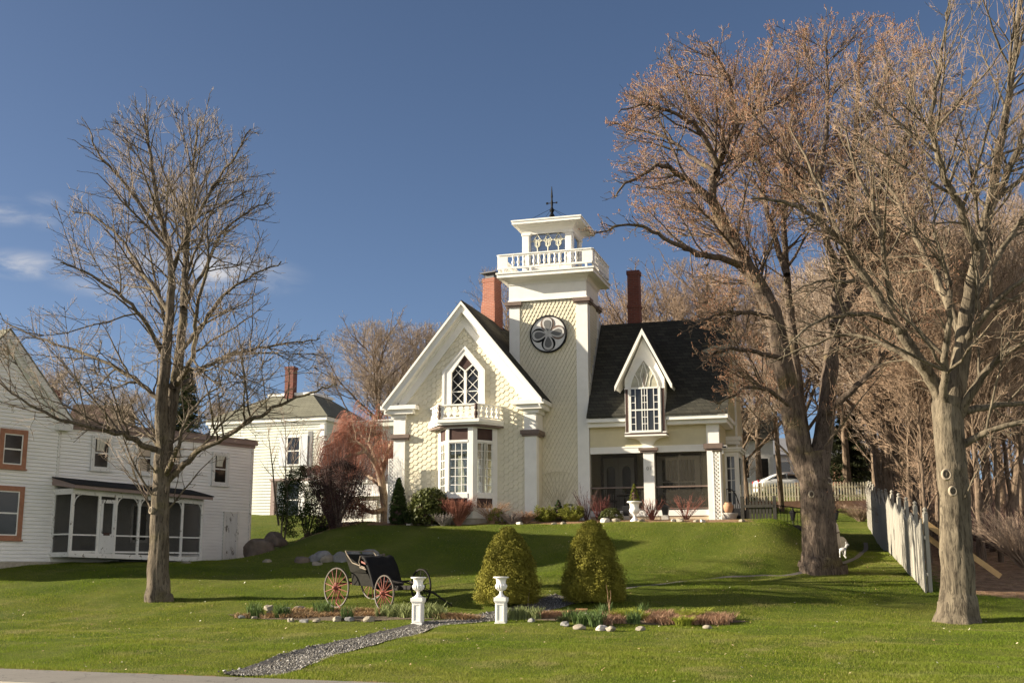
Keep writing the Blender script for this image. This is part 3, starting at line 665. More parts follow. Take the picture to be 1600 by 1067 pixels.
# pointed window of the gable
gwn = MB(); X0, X1, ZB = -5.65, -3.95, 4.38
outer = [(X0, ZB), (X1, ZB), (X1, 5.75), (-4.79, 6.72), (X0, 5.75)]; inner = [(X0+.35, ZB+.06), (X1-.25, ZB+.06), (X1-.25, 5.70), (-4.77, 6.40), (X0+.35, 5.70)]
gwn.ring(outer, inner, -1.0, -.875)
o2 = [(p[0]+(-.04 if p[0] < -4.8 else .04), p[1]+(.05 if p[1] > 6 else 0)) for p in outer]; gwn.ring(o2, [(X0+.06, ZB+.001), (X1-.06, ZB+.001), (X1-.06, 5.74), (-4.79, 6.63), (X0+.06, 5.74)], -1.03, -.999)
gwn = gwn.build('gothic_window', WHITE, house)
cx_ = -4.745
m = MB(); m.prism([(X0+.35, ZB+.05), (X1-.25, ZB+.05), (X1-.25, 5.72), (-4.77, 6.42), (X0+.35, 5.72)], -.90, -.882); m.build('pane', GLASS, gwn)
m = MB(); m.prism([(-4.765, 5.78), (-4.47, 6.06), (-4.77, 6.38), (-5.06, 6.08)], -.935, -.901); m.build('diamond_panel', DARKBROWN, gwn)
m = MB(); m.box(cx_-.055, cx_+.055, -.96, -.901, ZB+.06, 5.76)
m.bar((cx_, -.93, 5.74), (-5.2, -.93, 6.12), .05, .09, (0, 1, 0)); m.bar((cx_, -.932, 5.74), (-4.31, -.932, 6.10), .05, .09, (0, 1, 0))
for xa, xb in ((X0+.35, cx_-.055), (cx_+.055, X1-.25)):
    xc = (xa+xb)/2; tp = 5.98
    m.box(xa, xb, -.93, -.902, 4.93, 4.965)
    def seg(p, q, o): m.bar((p[0], -.915-o, p[1]), (q[0], -.915-o, q[1]), .02, .028, (0, 1, 0))
    seg((xa, 4.97), (xb, 5.45), .001); seg((xb, 4.97), (xa, 5.45), .004); seg((xa, 5.45), (xc+.1, 5.82), .001); seg((xb, 5.45), (xc-.1, 5.82), .004); seg((xa, ZB+.06), (xb, 4.93), .001); seg((xb, ZB+.06), (xa, 4.93), .004)
m.build('tracery', WHITE, gwn)
# lattice screens
def lattice(x0, x1, z0, z1, y, mat, pitch=.115, w=.042, ang=1.0):
    m = MB(); H = z1-z0; 
    for s in (1, -1):
        x = x0-H
        while x < x1+H:
            pts = []
            a0 = (x, z0); a1 = (x+s*H*ang, z1)
            t0, t1 = 0., 1.; dx = a1[0]-a0[0]
            for lim, sign in ((x0, 1), (x1, -1)):
                if dx != 0:
                    t = (lim-a0[0])/dx
                    if (dx > 0) == (sign > 0): t0 = max(t0, t)
                    else: t1 = min(t1, t)
            if t1-t0 > .005:
                p = (a0[0]+dx*t0, y+(.006 if s > 0 else -.006), z0+H*t0); q = (a0[0]+dx*t1, y+(.006 if s > 0 else -.006), z0+H*t1); m.bar(p, q, .01, w, (1, 0, -s) if False else (0, 1, 0)) if False else m.bar(p, q, w, .011, (0, 1, 0))
            x += pitch
    m.box(x0-.02, x0+.02, y-.02, y+.02, z0, z1); m.box(x1-.02, x1+.02, y-.02, y+.02, z0, z1)
    return m
la = thing('lattice_panel', 'white lattice panel leaning before the left corner pilaster of the yellow house', 'lattice', HO+HX*-7.5+HY*-1.3+np.array([0, 0, -.2]), HYAW)
lattice(-.27, .27, .05, 2.55, 0, WHITE, .14, .05).build('lattice', WHITE, la)
lattice(4.72, 4.97, -.28, 2.36, -.06, WHITE, .145, .048).build('porch_lattice', WHITE, house)
MB().box(4.50, 4.70, -.07, .05, -.3, 2.42).build('column_board', WHITE, house)
lm = lattice(.0, .40, -.28, 2.36, 0, WHITE, .145, .048).build('porch_lattice', WHITE, house); lm.location = (4.99, -.04, 0); lm.rotation_euler = (0, 0, PI/2)
# tower
TD = 2.1
m = MB(); m.box(-3.19, -.012, .05, TD, -.3, 8.62); tw = m.build('tower_wall', CREAM, house)
m = MB(); diawall(m, -2.85, -.40, .0, 8.6, .05, .155, .30, lambda x, z: -2.82 < x < -.42 and .05 < z < 8.55); m.build('diamond_shingles', CREAM, tw)
m = MB()
for k in range(34): clapx(m, k*.24+.1, k*.24+.34, -.012, lambda z: (.46, 1.75), 1, .12, .014)
m.build('side_shingles', CREAM, tw)
def tpil(x0, x1, y0, y1, z0): 
    m = MB(); m.box(x0, x1, y0, y1, z0, 8.46); return m.build('pilaster', WHITE, tw)
tpil(-3.21, -2.78, -.01, .3, 3.); tpil(-.46, .0, -.01, .45, -.12); tpil(-.3, .012, 1.72, TD+.01, 3.)
for x0, x1, y0, y1 in ((-3.37, -2.68, -.12, .4), (-.56, .12, -.12, .56), (-.4, .13, 1.6, TD+.13)):
    m = MB(); m.box(x0, x1, y0, y1, 8.47, 8.62); m.box(x0+.05, x1-.05, y0+.05, y1-.05, 8.40, 8.469); m.build('capital', BROWN, tw)
m = MB(); m.box(-.02, .05, .56, 1.6, 8.5, 8.6); m.build('side_cap', BROWN, tw)
m = MB(); m.box(-3.22, -.03, -.03, TD+.03, 8.622, 9.40); m.box(-3.26, .01, -.07, TD+.07, 8.622, 8.68); m.build('entablature', WHITE, house)
def flare(mb, a, b, z0, z1, k=5, conc=True):   # a cove between two rectangles (x0, x1, y0, y1)
    L = []
    for i in range(k+1):
        t = i/k; s = 1-math.cos(t*PI/2) if conc else t
        q = [a[j]+(b[j]-a[j])*s for j in range(4)]; z = z0+(z1-z0)*(math.sin(t*PI/2) if conc else t)
        L.append([(q[0], q[2], z), (q[1], q[2], z), (q[1], q[3], z), (q[0], q[3], z)])
    mb.add([p for l in L for p in l], [(4*i+j, 4*i+(j+1) % 4, 4*i+4+(j+1) % 4, 4*i+4+j) for i in range(k) for j in range(4)])
GB = (-3.56, .385, -.60, 2.55)
gal = MB(); flare(gal, (-3.24, -.01, -.05, TD+.05), (GB[0]+.1, GB[1]-.1, GB[2]+.1, GB[3]-.1), 9.30, 9.52)
gal.box(GB[0], GB[1], GB[2], GB[3], 9.52, 9.70); gal.box(GB[0]-.04, GB[1]+.04, GB[2]-.04, GB[3]+.04, 9.66, 9.72)
gal = gal.build('gallery', WHITE, house)
g = MB(); e = .05
sides = [((GB[0]+e, GB[2]+e), (GB[1]-e, GB[2]+e)), ((GB[1]-e, GB[2]+e), (GB[1]-e, GB[3]-e)), ((GB[1]-e, GB[3]-e), (GB[0]+e, GB[3]-e)), ((GB[0]+e, GB[3]-e), (GB[0]+e, GB[2]+e))]
for i, (a, b) in enumerate(sides):
    o = .0015*i
    g.bar((a[0], a[1], 10.45+o), (b[0], b[1], 10.45+o), .13, .05); g.bar((a[0], a[1], 10.40+o), (b[0], b[1], 10.40+o), .07, .06); g.bar((a[0], a[1], 9.905+o), (b[0], b[1], 9.905+o), .09, .07); 
    for f in (.06, .35, .65, .94):
        x = a[0]+(b[0]-a[0])*f; y = a[1]+(b[1]-a[1])*f; g.box(x-.04, x+.04, y-.04, y+.04, 9.70, 9.87)
g.build('handrail', WHITE, gal)
for x in (GB[0]+.02, GB[1]-.44):
    for y, d in ((GB[2]+.02, 1), (GB[3]-.08, 1)): MB().box(x, x+.42, y, y+.06, 9.942, 10.37).build('corner_panel', WHITE, gal)
for x in (GB[0]+.021, GB[1]-.081):
    for y in (GB[2]+.081, GB[3]-.48): MB().box(x, x+.06, y, y+.40, 9.943, 10.369).build('corner_panel', WHITE, gal)
BP = [(.05, 0), (.05, .04), (.03, .07), (.062, .14), (.066, .19), (.036, .29), (.032, .33), (.045, .36), (.045, .385), (.055, .39), (.055, .43)]
bm0 = MB().lathe(BP, 8).mesh('baluster'); bm0.materials.append(WHITE); bm0.polygons.foreach_set('use_smooth', np.ones(len(bm0.polygons), bool))
for i, (a, b) in enumerate(sides):
    L = math.hypot(b[0]-a[0], b[1]-a[1]); nb = 13 if i % 2 == 0 else 9
    for k in range(nb):
        f = (.52+(L-1.04)*(k+.5)/nb)/L; o = bpy.data.objects.new('baluster', bm0); C.objects.link(o); o.parent = gal
        o.location = (a[0]+(b[0]-a[0])*f, a[1]+(b[1]-a[1])*f, 9.942)
# lookout cupola
cu0 = (-2.73, -.62, .22, 1.88)
m = MB()
for x0, x1 in ((-2.73, -2.40), (-.93, -.62)):
    for y0, y1 in ((.22, .5), (1.6, 1.88)): m.box(x0, x1, y0, y1, 9.72, 11.5); m.box(x0+.05, x1-.05, y0-.02, y1+.02, 9.73, 11.40); m.box(x0-.03, x1+.03, y0-.03, y1+.03, 11.42, 11.50)
arc = [(-2.40+1.47*t, 11.40+.17*math.sin(PI*t)) for t in np.linspace(0, 1, 12)]
for y0, y1 in ((.24, .36), (1.74, 1.86)): m.prism([(-2.405, 11.56), (-2.405, 11.36)]+arc+[(-.925, 11.36), (-.925, 11.56)][0:2] if False else [(-2.405, 11.7)]+[(-2.405, 11.36)]+arc+[(-.925, 11.36), (-.925, 11.7)], y0, y1)
for x0, x1 in ((-2.71, -2.6), (-.75, -.64)): m.box(x0, x1, .501, 1.599, 11.40, 11.6)
m.box(-2.74, -.61, .21, 1.89, 11.50, 11.62); flare(m, cu0, (-2.97, -.23, -.20, 2.30), 11.45, 11.79)
m.box(-2.39, -.94, .27, .36, 9.72, 10.2); m.box(-2.39, -.94, 1.74, 1.83, 9.72, 10.2); m.box(-2.71, -2.6, .52, 1.58, 9.72, 10.2); m.box(-.75, -.64, .52, 1.58, 9.72, 10.2)
m.box(-3.03, -.17, -.26, 2.36, 11.79, 11.93); m.box(-3.06, -.14, -.29, 2.39, 11.90, 11.96)
cup = m.build('cupola', WHITE, house)
m = MB(); q = [(-3.03, -.26, 11.965), (-.17, -.26, 11.965), (-.17, 2.36, 11.965), (-3.03, 2.36, 11.965)]; ap = (-1.66, 1.05, 12.22)
m.add(q+[ap], [(0, 1, 4), (1, 2, 4), (2, 3, 4), (3, 0, 4)]); m.build('roof', ROOF, cup)
m = MB(); m.box(-2.40, -.93, .31, .322, 10.2, 11.6); m.box(-2.40, -.93, 1.78, 1.79, 10.2, 11.6); m.box(-2.66, -2.65, .5, 1.6, 10.2, 11.6); m.box(-.70, -.69, .5, 1.6, 10.2, 11.6); m.build('pane', clear_glass('cupola_glass', (.62, .64, .66), .26), cup)
m = MB(); TR = paint('cream_tracery', (.64, .625, .50), .08, 5, .6)
for cx in (-2.10, -1.66, -1.22):
    cz = 11.18
    def cur(pts, r=.018): m.tube([(cx+x, .285, cz+z) for x, z in pts], r, 5)
    for s in (1, -1):
        cur([(0, .28), (s*.06, .17), (s*.12, .07), (s*.06, .04), (0, .0)]); cur([(0, .0), (s*.05, .05), (s*.12, .06), (s*.19, .0), (s*.12, -.05), (s*.05, -.03), (0, 0)])
        cur([(0, 0), (s*.10, -.08), (s*.10, -.20), (0, -.30)]); cur([(s*.03, -.04), (s*.05, -.16), (0, -.3)])
    cur([(0, -.28), (0, -.95)], .02)
m.bar((-2.4, .285, 11.18), (-.93, .285, 11.18), .02, .02); m.build('tracery', TR, cup)
m = MB(); m.lathe([(.16, 12.12), (.17, 12.2), (.07, 12.3), (.12, 12.42), (.05, 12.55), (.10, 12.66), (.04, 12.8), (.055, 13.0), (.03, 13.15), (.045, 13.25), (.012, 13.7)], 10, (-1.68, 1.05, 0))
for s in (1, -1): m.tube([(-1.68, 1.05, 12.75), (-1.68+s*1.05, .4, 12.02)], .008, 4); m.tube([(-1.68, 1.05, 12.75), (-1.68+s*1.0, 1.9, 12.02)], .008, 4)
m.bar((-1.9, 1.05, 12.98), (-1.46, 1.05, 12.98), .02, .03); m.obox((-1.88, 1.05, 12.98), .09, .02, .09); m.obox((-1.48, 1.05, 12.98), .07, .02, .07)
m.build('finial', BLACK, house)
# quatrefoil medallion on the tower
MC = (-1.59, 7.235); MR = .755
def disc(r, n=48): return [(MC[0]+r*math.cos(2*PI*k/n), MC[1]+r*math.sin(2*PI*k/n)) for k in range(n)]
md = MB().prism(disc(MR-.03), -.06, .03).build('medallion', paint('medallion_white', (.66, .65, .63), .12, 5, .5, .4, (.45, .43, .40)), house)
m = MB(); m.ring(disc(MR), disc(MR-.055), -.09, .03); m.build('rim', BLACK, md)
def tear(ang, L0, W):     # a petal from the centre outwards
    P = []
    for k in range(28):
        t = 2*PI*k/28; r = L0*(.5-.5*math.cos(t)); w = W*math.sin(t)*math.sin(t/2)**1.1
        P.append((MC[0]+r*math.cos(ang)-w*math.sin(ang), MC[1]+r*math.sin(ang)+w*math.cos(ang)))
    return P
PG = paint('petal_grey', (.13, .13, .13), .2, 14, .6); PL = paint('petal_ring', (.52, .51, .49), .1, 8, .5)
ANG = [PI/2+.07, PI+.12, -PI/2+.02, .10]
for an, mt in zip(ANG, (BROWN, BLACK, BLACK, BROWN)):
    c = (MC[0]+.40*math.cos(an), MC[1]+.40*math.sin(an)); cir = [(c[0]+.285*math.cos(2*PI*k/30), c[1]+.285*math.sin(2*PI*k/30)) for k in range(30)]
    lob = MB().prism(cir, -.075, -.06).build('lobe', mt, md)
    o = MB().prism(tear(an, .655, .27), -.090-.001*ANG.index(an), -.0755).build('petal', PL, md)
    o = MB(); P = [(MC[0]+(x-MC[0])*.70+.10*math.cos(an), MC[1]+(z-MC[1])*.70+.10*math.sin(an)) for x, z in tear(an, .655, .27)]; o.prism(P, -.102, -.0945); o.build('petal_centre', PG, md)
# wing: porch front, cornice, roof
m = MB(); m.box(.03, 4.95, .06, .22, 2.66, 3.5); wg = m.build('wing_wall', TAN, house)
m = MB(); clap(m, 2.68, 3.44, .06, lambda z: (.02, 4.5), .105); m.build('clapboards', TAN, wg)
m = MB(); m.box(.02, 4.6, .03, .30, 2.43, 2.66); m.box(.02, 4.6, .01, .29, 2.625, 2.68); m.build('porch_beam', WHITE, house)
m = MB(); m.box(4.98-.1, 4.98, .22, 4.6, -.3, 3.5); m.prismx([(.2, 3.5), (4.7, 3.5), (2.35, 7.55)], 4.93, 4.975); sw = m.build('end_wall', TAN, house)
m = MB(); clapx(m, .0, 7.4, 4.98, lambda z: (.3, 4.6) if z < 3.5 else (.25+(z-3.5)/1.75, 4.55-(z-3.5)/1.75), 1); m.build('end_clapboards', TAN, sw)
for x0, x1 in ((.015, 1.50), (3.06, 5.36)):
    m = MB(); m.box(x0, x1-(.06 if x1 > 5 else 0), -.28, .25, 3.43, 3.585); m.box(x0, x1, -.45, .25, 3.59, 3.735)
    if x1 > 5:
        m.box(x1-.35, x1-.002, .25, 4.9, 3.592, 3.733); m.box(4.99, x1-.08, .25, 4.9, 3.44, 3.584); m.box(x1-.36, x1+.02, -.47, -.3, 3.70, 3.75)
        pass
    m.build('cornice', WHITE, house)
m = MB(); m.prismx([(2.2, -.1), (4.5, -.1), (4.5, 4.5), (2.42, 7.45), (2.2, 7.15)], 4.985, 5.40); rw = m.build('rear_wing', TAN, house)
m = MB(); clap(m, 0, 7.0, 2.199, lambda z: (4.99, 5.36), .11); m.build('rear_clapboards', TAN, rw); m = MB(); m.box(5.36, 5.43, 2.17, 2.3, -.1, 7.0); m.build('corner_board', WHITE, rw); m = MB(); m.box(4.985, 5.56, 2.0, 2.6, 3.0, 3.16); m.box(4.985, 5.5, 2.08, 2.5, 2.86, 2.999); m.build('return', WHITE, rw)
RS = (7.88-3.74)/(2.35+.5)
def wz(y): return 3.74+RS*(y+.5)
def slab(mb, x0, x1, ya, yb, za, zb, t=.09):
    mb.hexa([(x0, ya, za), (x1, ya, za), (x1, yb, zb), (x0, yb, zb), (x0, ya, za+t), (x1, ya, za+t), (x1, yb, zb+t), (x0, yb, zb+t)])
m = MB(); slab(m, .012, 1.52, -.5, 2.35, 3.745, wz(2.35)); slab(m, 1.52, 3.04, .15, 2.35, wz(.15), wz(2.35)); slab(m, 3.04, 5.37, -.5, 2.35, 3.745, wz(2.35)); slab(m, -4.3, -3.22, 1.0, 2.35, wz(1.0), wz(2.35))
m.hexa([(-4.8, 2.351, wz(2.35)), (5.37, 2.351, wz(2.35)), (5.37, 5.2, 3.745), (-4.8, 5.2, 3.745), (-4.8, 2.351, wz(2.35)+.09), (5.37, 2.351, wz(2.35)+.09), (5.37, 5.2, 3.835), (-4.8, 5.2, 3.835)])
m.build('wing_roof', ROOF, house)
m = MB()
for s in (1, -1):
    e0 = (-.48 if s > 0 else 5.18); m.hexa([(5.30, e0, 3.60), (5.365, e0, 3.60), (5.365, 2.35, wz(2.35)-.15), (5.30, 2.35, wz(2.35)-.15), (5.30, e0, 3.745), (5.365, e0, 3.745), (5.365, 2.35, wz(2.35)-.003), (5.30, 2.35, wz(2.35)-.003)])
m.build('end_rake', WHITE, house)
m = MB(); 
for i in range(8): m.box(.0+.0, .03, .12+i*.28, .42+i*.28, wz(.2+i*.28)-.1, wz(.34+i*.28)+.28)
m.build('step_flashing', paint('flashing', (.45, .45, .43), .1, 5, .5), house)
pc = pilaster(4.53, 4.94, .06, .40, -.35, 2.50, 2.69, 3.43, 4.39, 5.10, -.13)
pc.data.materials[0] = TAN  # core behind the lattice coloured darker, standing for shade in its holes
m = MB(); m.box(4.50, 4.965, -.02, .40, 2.695, 3.43); m.build('corner_board', WHITE, house)
pm = pilaster(2.09, 2.50, -.01, .28, .26, 2.50, 2.60, 2.63, 1.93, 2.66, -.12)
# porch recess
m = MB(); m.box(.02, 4.9, .02, 1.9, .08, .25); m.build('porch_floor', paint('porch_floor_grey', (.28, .26, .24), .1, 5, .6), house)
m = MB(); m.box(.02, 4.52, -.01, .10, .04, .255); m.build('porch_sill', WHITE, house)
m = MB(); m.box(.02, 4.6, .03, .2, -.6, .04); m.build('porch_base', paint('tan_masonry', (.52, .42, .30), .12, 4, .9, .25, (.3, .24, .18)), house)
m = MB(); m.box(-.01, 4.9, 1.9, 1.98, .2, 2.7); clap(m, .25, 2.6, 1.9, lambda z: (.0, 4.88), .11); m.box(.015, 4.88, .2, 1.9, 2.62, 2.65); m.build('porch_back_wall', TAN, house)
m = MB(); m.box(-.06, .04, .25, 1.9, .2, 2.64); m.build('porch_side_wall', TAN, house)
for x0, x1 in ((.0, 2.09), (2.50, 4.52)):
    o = MB(); o.box(x0+.02, x1-.0, .045, .095, 1.10, 1.155); o.box(x0+.02, x1, .05, .09, .30, .335); sc_ = o.build('porch_rail', BROWN, house)
    o = MB(); o.box(x0+.03, x1-.01, .115, .117, .26, 2.43); o.build('screen', SCREEN, sc_)
d = MB(); d.ring([(.02, .25), (1.50, .25), (1.50, 2.56), (.02, 2.56)], [(.13, .251), (1.39, .251), (1.39, 2.44), (.13, 2.44)], 1.83, 1.895); dr = d.build('double_door', DARKBROWN, house)
for x0 in (.14, .77):
    o = MB(); o.box(x0, x0+.615, 1.85, 1.89, .26, 2.43); o.box(x0+.1, x0+.515, 1.835, 1.85, .36, .85); lf = o.build('door_leaf', WHITE, dr)
    o = MB(); xc = x0+.3075; o.prism([(xc-.17, 1.0)]+[(xc+.17*math.cos(t), 1.95+.2*math.sin(t)) for t in np.linspace(0, PI, 9)][::-1][::-1] + [(xc-.17, 1.0)][:0] if False else [(xc-.17, 1.0), (xc+.17, 1.0)]+[(xc+.17*math.cos(t), 1.9+.2*math.sin(t)) for t in np.linspace(0, PI, 9)], 1.832, 1.849); o.build('arched_pane', GLASS, dr)
pw = MB(); wx0, wx1 = 2.30, 3.98
pw.ring([(wx0, .72), (wx1, .72), (wx1, 2.44), (wx0, 2.44)], [(wx0+.2, .9), (wx1-.2, .9), (wx1-.2, 2.28), (wx0+.2, 2.28)], 1.82, 1.895); pw.box(wx0+.2, wx1-.2, 1.83, 1.88, 1.40, 1.45); pw.box((wx0+wx1)/2-.03, (wx0+wx1)/2+.03, 1.832, 1.879, .9, 2.28); pw = pw.build('porch_window', WHITE, house)
m = MB(); m.ring([(wx0-.07, .66), (wx1+.07, .66), (wx1+.07, 2.53), (wx0-.07, 2.53)], [(wx0-.002, .718), (wx1+.002, .718), (wx1+.002, 2.442), (wx0-.002, 2.442)], 1.83, 1.892); m.build('dark_casing', DARKBROWN, pw)
m = MB(); m.box(wx0+.2, wx1-.2, 1.86, 1.87, .9, 2.28); m.build('pane', GLASS, pw)
cu = MB(); curtain(wx0+.22, wx0+.85, 1.855, .92, 2.27, .2); curtain(wx1-.22, wx1-.8, 1.855, .92, 2.27, .2); cu.build('curtain', paint('grey_curtain', (.20, .21, .22), .1, 5, .9), pw)
def lettering(name, text, size, mat, parent, ext=.005):
    fo = bpy.data.curves.new(name, 'FONT'); fo.body = text; fo.size = size; fo.extrude = ext; fo.align_x = 'CENTER'
    tmp = bpy.data.objects.new(name, fo); C.objects.link(tmp); bpy.context.view_layer.update()
    me = bpy.data.meshes.new_from_object(tmp.evaluated_get(bpy.context.evaluated_depsgraph_get())); bpy.data.objects.remove(tmp); me.name = name
    return link_mesh(name, me, mat, parent)
o = lettering('house_number', '01', .20, paint('grey_number', (.25, .25, .22), .1, 5), house); o.location = (2.30, -.02, 1.76); o.rotation_euler = (PI/2, 0, 0)
# dormer (hanging oriel)
DY = -.48
m = MB(); m.prism([(1.52, 3.12), (3.04, 3.12), (3.04, 5.18), (2.27, 6.80), (1.52, 5.18)], DY, 1.9)
dm = m.build('dormer', WHITE, house)
m = MB()
for s in (1, -1):
    xa, za, xe, ze = 2.275, 7.08, 2.275+s*1.115, 4.86
    a = [(xa, -.72, za), (xe, -.72, ze), (xe, 1.9, ze), (xa, 1.9, za)]; b = [(p[0], p[1], p[2]+.07) for p in a]
    m.add(a+b, [(0, 1, 2, 3), (4, 7, 6, 5), (0, 4, 5, 1), (1, 5, 6, 2), (2, 6, 7, 3)] if s > 0 else [(3, 2, 1, 0), (5, 6, 7, 4), (1, 5, 4, 0), (2, 6, 5, 1), (3, 7, 6, 2)])
m.build('dormer_roof', ROOF, dm)
m = MB()
for s in (1, -1):
    xe = 2.275+s*1.10; m.prism([(2.275, 7.09), (2.275, 6.86), (xe-s*.0, 4.72), (xe, 4.90)][::s], -.75, -.69)
    m.prism([(2.275, 6.99), (2.275, 6.90), (xe-s*.05, 4.76), (xe-s*.02, 4.85)][::s], -.69, 1.2)
m.build('bargeboard', WHITE, dm)
gx0, gx1 = 1.76, 2.79; gc = (gx0+gx1)/2
def arch(w, h, n=9):   # pointed arch above z 4.8
    return [(gc+w*math.cos(t)**.9 if t < PI/2 else gc, 4.80+h*math.sin(t)) for t in np.linspace(0, PI/2, n)]
def ogive(w, h):
    r = [(gc+w*(1-(k/8)**1.7), 4.80+h*(k/8)) for k in range(9)]; return r+[(2*gc-x, z) for x, z in r[-2::-1]]
op = ogive(.515, 1.08); m = MB(); m.prism(op, DY-.02, DY-.002); dw = m.build('arched_transom', paint('stained_glass', (.42, .40, .30), .35, 6, .25, .4, (.3, .25, .18)), dm)
m = MB(); q = ogive(.56, 1.15); m.ring(q, [(p[0], p[1]) for p in op], DY-.05, DY-.003)
for s in (1, -1):
    m.tube([(gc+s*.515*f, DY-.03, 4.8+z) for f, z in ((.35, 0), (.45, .35), (.72, .62))], .013, 5); m.tube([(gc-s*.0, DY-.03, 4.8), (gc+s*.14, DY-.03, 5.3), (gc, DY-.03, 5.82)], .011, 5)
m.build('arch_tracery', WHITE, dm)
m = MB(); m.box(gc-.012, gc+.012, DY-.045, DY-.021, 4.82, 5.4); m.build('arch_bar', BROWN, dm)
m = MB(); m.box(gx0, gx1, DY-.015, DY-.003, 3.2, 4.8); m.build('pane', GLASS, dm)
m = MB(); m.ring([(gx0-.09, 3.14), (gx1+.09, 3.14), (gx1+.09, 4.86), (gx0-.09, 4.86)], [(gx0, 3.22), (gx1, 3.22), (gx1, 4.80), (gx0, 4.80)], DY-.05, DY-.004); m.box(gx0, gx1, DY-.045, DY-.016, 3.97, 4.02)
W_ = gx1-gx0
for zz0, zz1 in ((3.22, 3.97), (4.02, 4.80)):
    for f in (.16, .40, .60, .84): m.box(gx0+W_*f-.014, gx0+W_*f+.014, DY-.04, DY-.016, zz0, zz1)
    m.box(gc-.01, gc+.01, DY-.038, DY-.016, zz0, zz1)
    for k in (1, 2):
        z = zz0+(zz1-zz0)*k/3
        for f0, f1 in ((0, .16), (.40, .60), (.84, 1)): m.box(gx0+W_*f0, gx0+W_*f1, DY-.037, DY-.0165, z-.011, z+.011)
m.build('muntins', WHITE, dm)
m = MB(); m.box(1.535, 1.635, DY-.02, DY-.003, 3.14, 4.80); m.box(2.92, 3.025, DY-.02, DY-.003, 3.14, 4.80); m.box(1.50, 3.06, DY-.03, .1, 3.06, 3.119); m.build('brown_strip', DARKBROWN, dm)
m = MB(); m.box(1.49, 3.08, DY-.06, .1, 3.0, 3.059); m.build('sill', WHITE, dm); m = MB().box(1.49, 3.08, DY-.03, DY-.004, 3.12, 3.16).build('sill_moulding', WHITE, dm); m = MB().box(1.50, 3.06, DY-.03, DY-.004, 4.80, 4.84).build('transom_bar', WHITE, dm)
m = MB(); K = 8; L = []
for i in range(K+1):
    t = i/K; w = .21+.50*(1-math.sqrt(max(0, 1-t*t))); yy = .04-(.46)*(1-math.sqrt(max(0, 1-t*t))); z = 2.65+.35*t; L.append([(2.27-w, yy, z), (2.27+w, yy, z), (2.27+w, .06, z), (2.27-w, .06, z)])
m.add([p for l in L for p in l], [(4*i+j, 4*i+(j+1) % 4, 4*i+4+(j+1) % 4, 4*i+4+j) for i in range(K) for j in range(4)])
m.build('bracket', WHITE, dm)
# side bay of the wing
m = MB()
for x0, x1, y0, y1 in ((4.99, 5.07, 1.38, 1.5), (5.36, 5.52, 1.38, 1.56), (5.36, 5.52, 2.8, 2.95)): m.box(x0, x1, y0, y1, -.1, 2.4)
m.box(4.99, 5.50, 1.40, 2.93, -.1, .5); m.box(4.99, 5.50, 1.40, 2.93, 2.32, 2.5); m.box(4.99, 5.60, 1.28, 3.05, 2.5, 2.58); m.box(4.99, 5.66, 1.22, 3.1, 2.581, 2.66)
for k in range(1, 4): m.box(5.07, 5.36, 1.43, 1.45, .5+1.82*k/4-.012, .5+1.82*k/4+.012)
m.box(5.205, 5.23, 1.428, 1.452, .5, 2.32)
sb = m.build('side_bay', WHITE, house); m = MB(); m.box(5.06, 5.37, 1.455, 1.465, .5, 2.32); m.box(5.47, 5.48, 1.56, 2.8, .5, 2.32); m.build('pane', GLASS, sb)
# chimneys
ch = MB(); w = .37
ch.lathe([(.49, 6.5), (.49, 8.95), (.425, 9.25), (.41, 10.0), (.44, 10.05), (.44, 10.2)], 4); o = ch.build('chimney', BRICK, house); o.location = (-5.02, 3.4, .32); o.rotation_euler = (0, 0, R(-14))
m = MB(); m.lathe([(.30, 10.2), (.30, 10.42)], 4); m.box(-.38, .38, -.38, .38, 10.42, 10.46); c2 = m.build('chimney_cap', paint('lead_cap', (.06, .06, .065), .2, 6, .5), o)
m = MB(); m.box(-.25, .25, -.25, .25, 7.2, 8.55); m.box(-.28, .28, -.28, .28, 8.55, 8.66); m.box(-.24, .24, -.24, .24, 8.66, 9.95); m.box(-.27, .27, -.27, .27, 9.95, 10.12); o = m.build('chimney', BRICKDARK, house); o.location = (1.39, 2.7, .1)
# things at the porch corner
cam_ = thing('security_camera', 'small white security camera on the porch corner', 'camera', HO+HX*5.06+HY*.02+np.array([0, 0, 2.40]), HYAW)
m = MB(); m.box(0, .20, -.14, .10, .08, .20); m.box(-.02, .05, .0, .08, -.1, .08); m.build('body', WHITE, cam_, bevel=.01)
m = MB(); m.obox((.1, -.15, .14), .14, .02, .08); m.build('lens', BLACK, cam_)
# ------------------------------------------------------------------ the old white house on the left
LO = at(387.6, 878, 49); LYAW = R(55)
old = thing('farmhouse', 'weathered white clapboard house with peeling screened porch and orange window frames', 'house', LO, LYAW)
m = MB(); m.box(-9.1, 0, .0, 6.5, -.02, 4.82); wl_ = m.build('wing_wall', OLDWHITE, old)
m = MB(); clap(m, .0, 4.80, -.001, lambda z: (-9.1, -.08), .125, .045)
clapx(m, 0, 4.8, .001, lambda z: (.08, 6.5), 1, .125, .045); m.build('siding', OLDWHITE, wl_)
MB().box(-.08, .03, -.055, .06, -.02, 4.8).build('corner_board', PEEL, old); MB().box(-9.2, -9.1, -.06, .0, -.02, 4.8).build('corner_board', PEEL, old)
m = MB(); m.box(-9.2, .15, -.16, 6.6, 4.80, 4.98); m.box(-9.2, .08, -.08, .0, 4.68, 4.80); m.build('wing_fascia', PEELFASCIA, old)
m = MB(); m.hexa([(-9.2, -.2, 4.985), (.17, -.2, 4.985), (.17, 6.6, 5.5), (-9.2, 6.6, 5.5), (-9.2, -.2, 5.02), (.17, -.2, 5.02), (.17, 6.6, 5.54), (-9.2, 6.6, 5.54)]); m.build('wing_roof', PEELFASCIA, old)
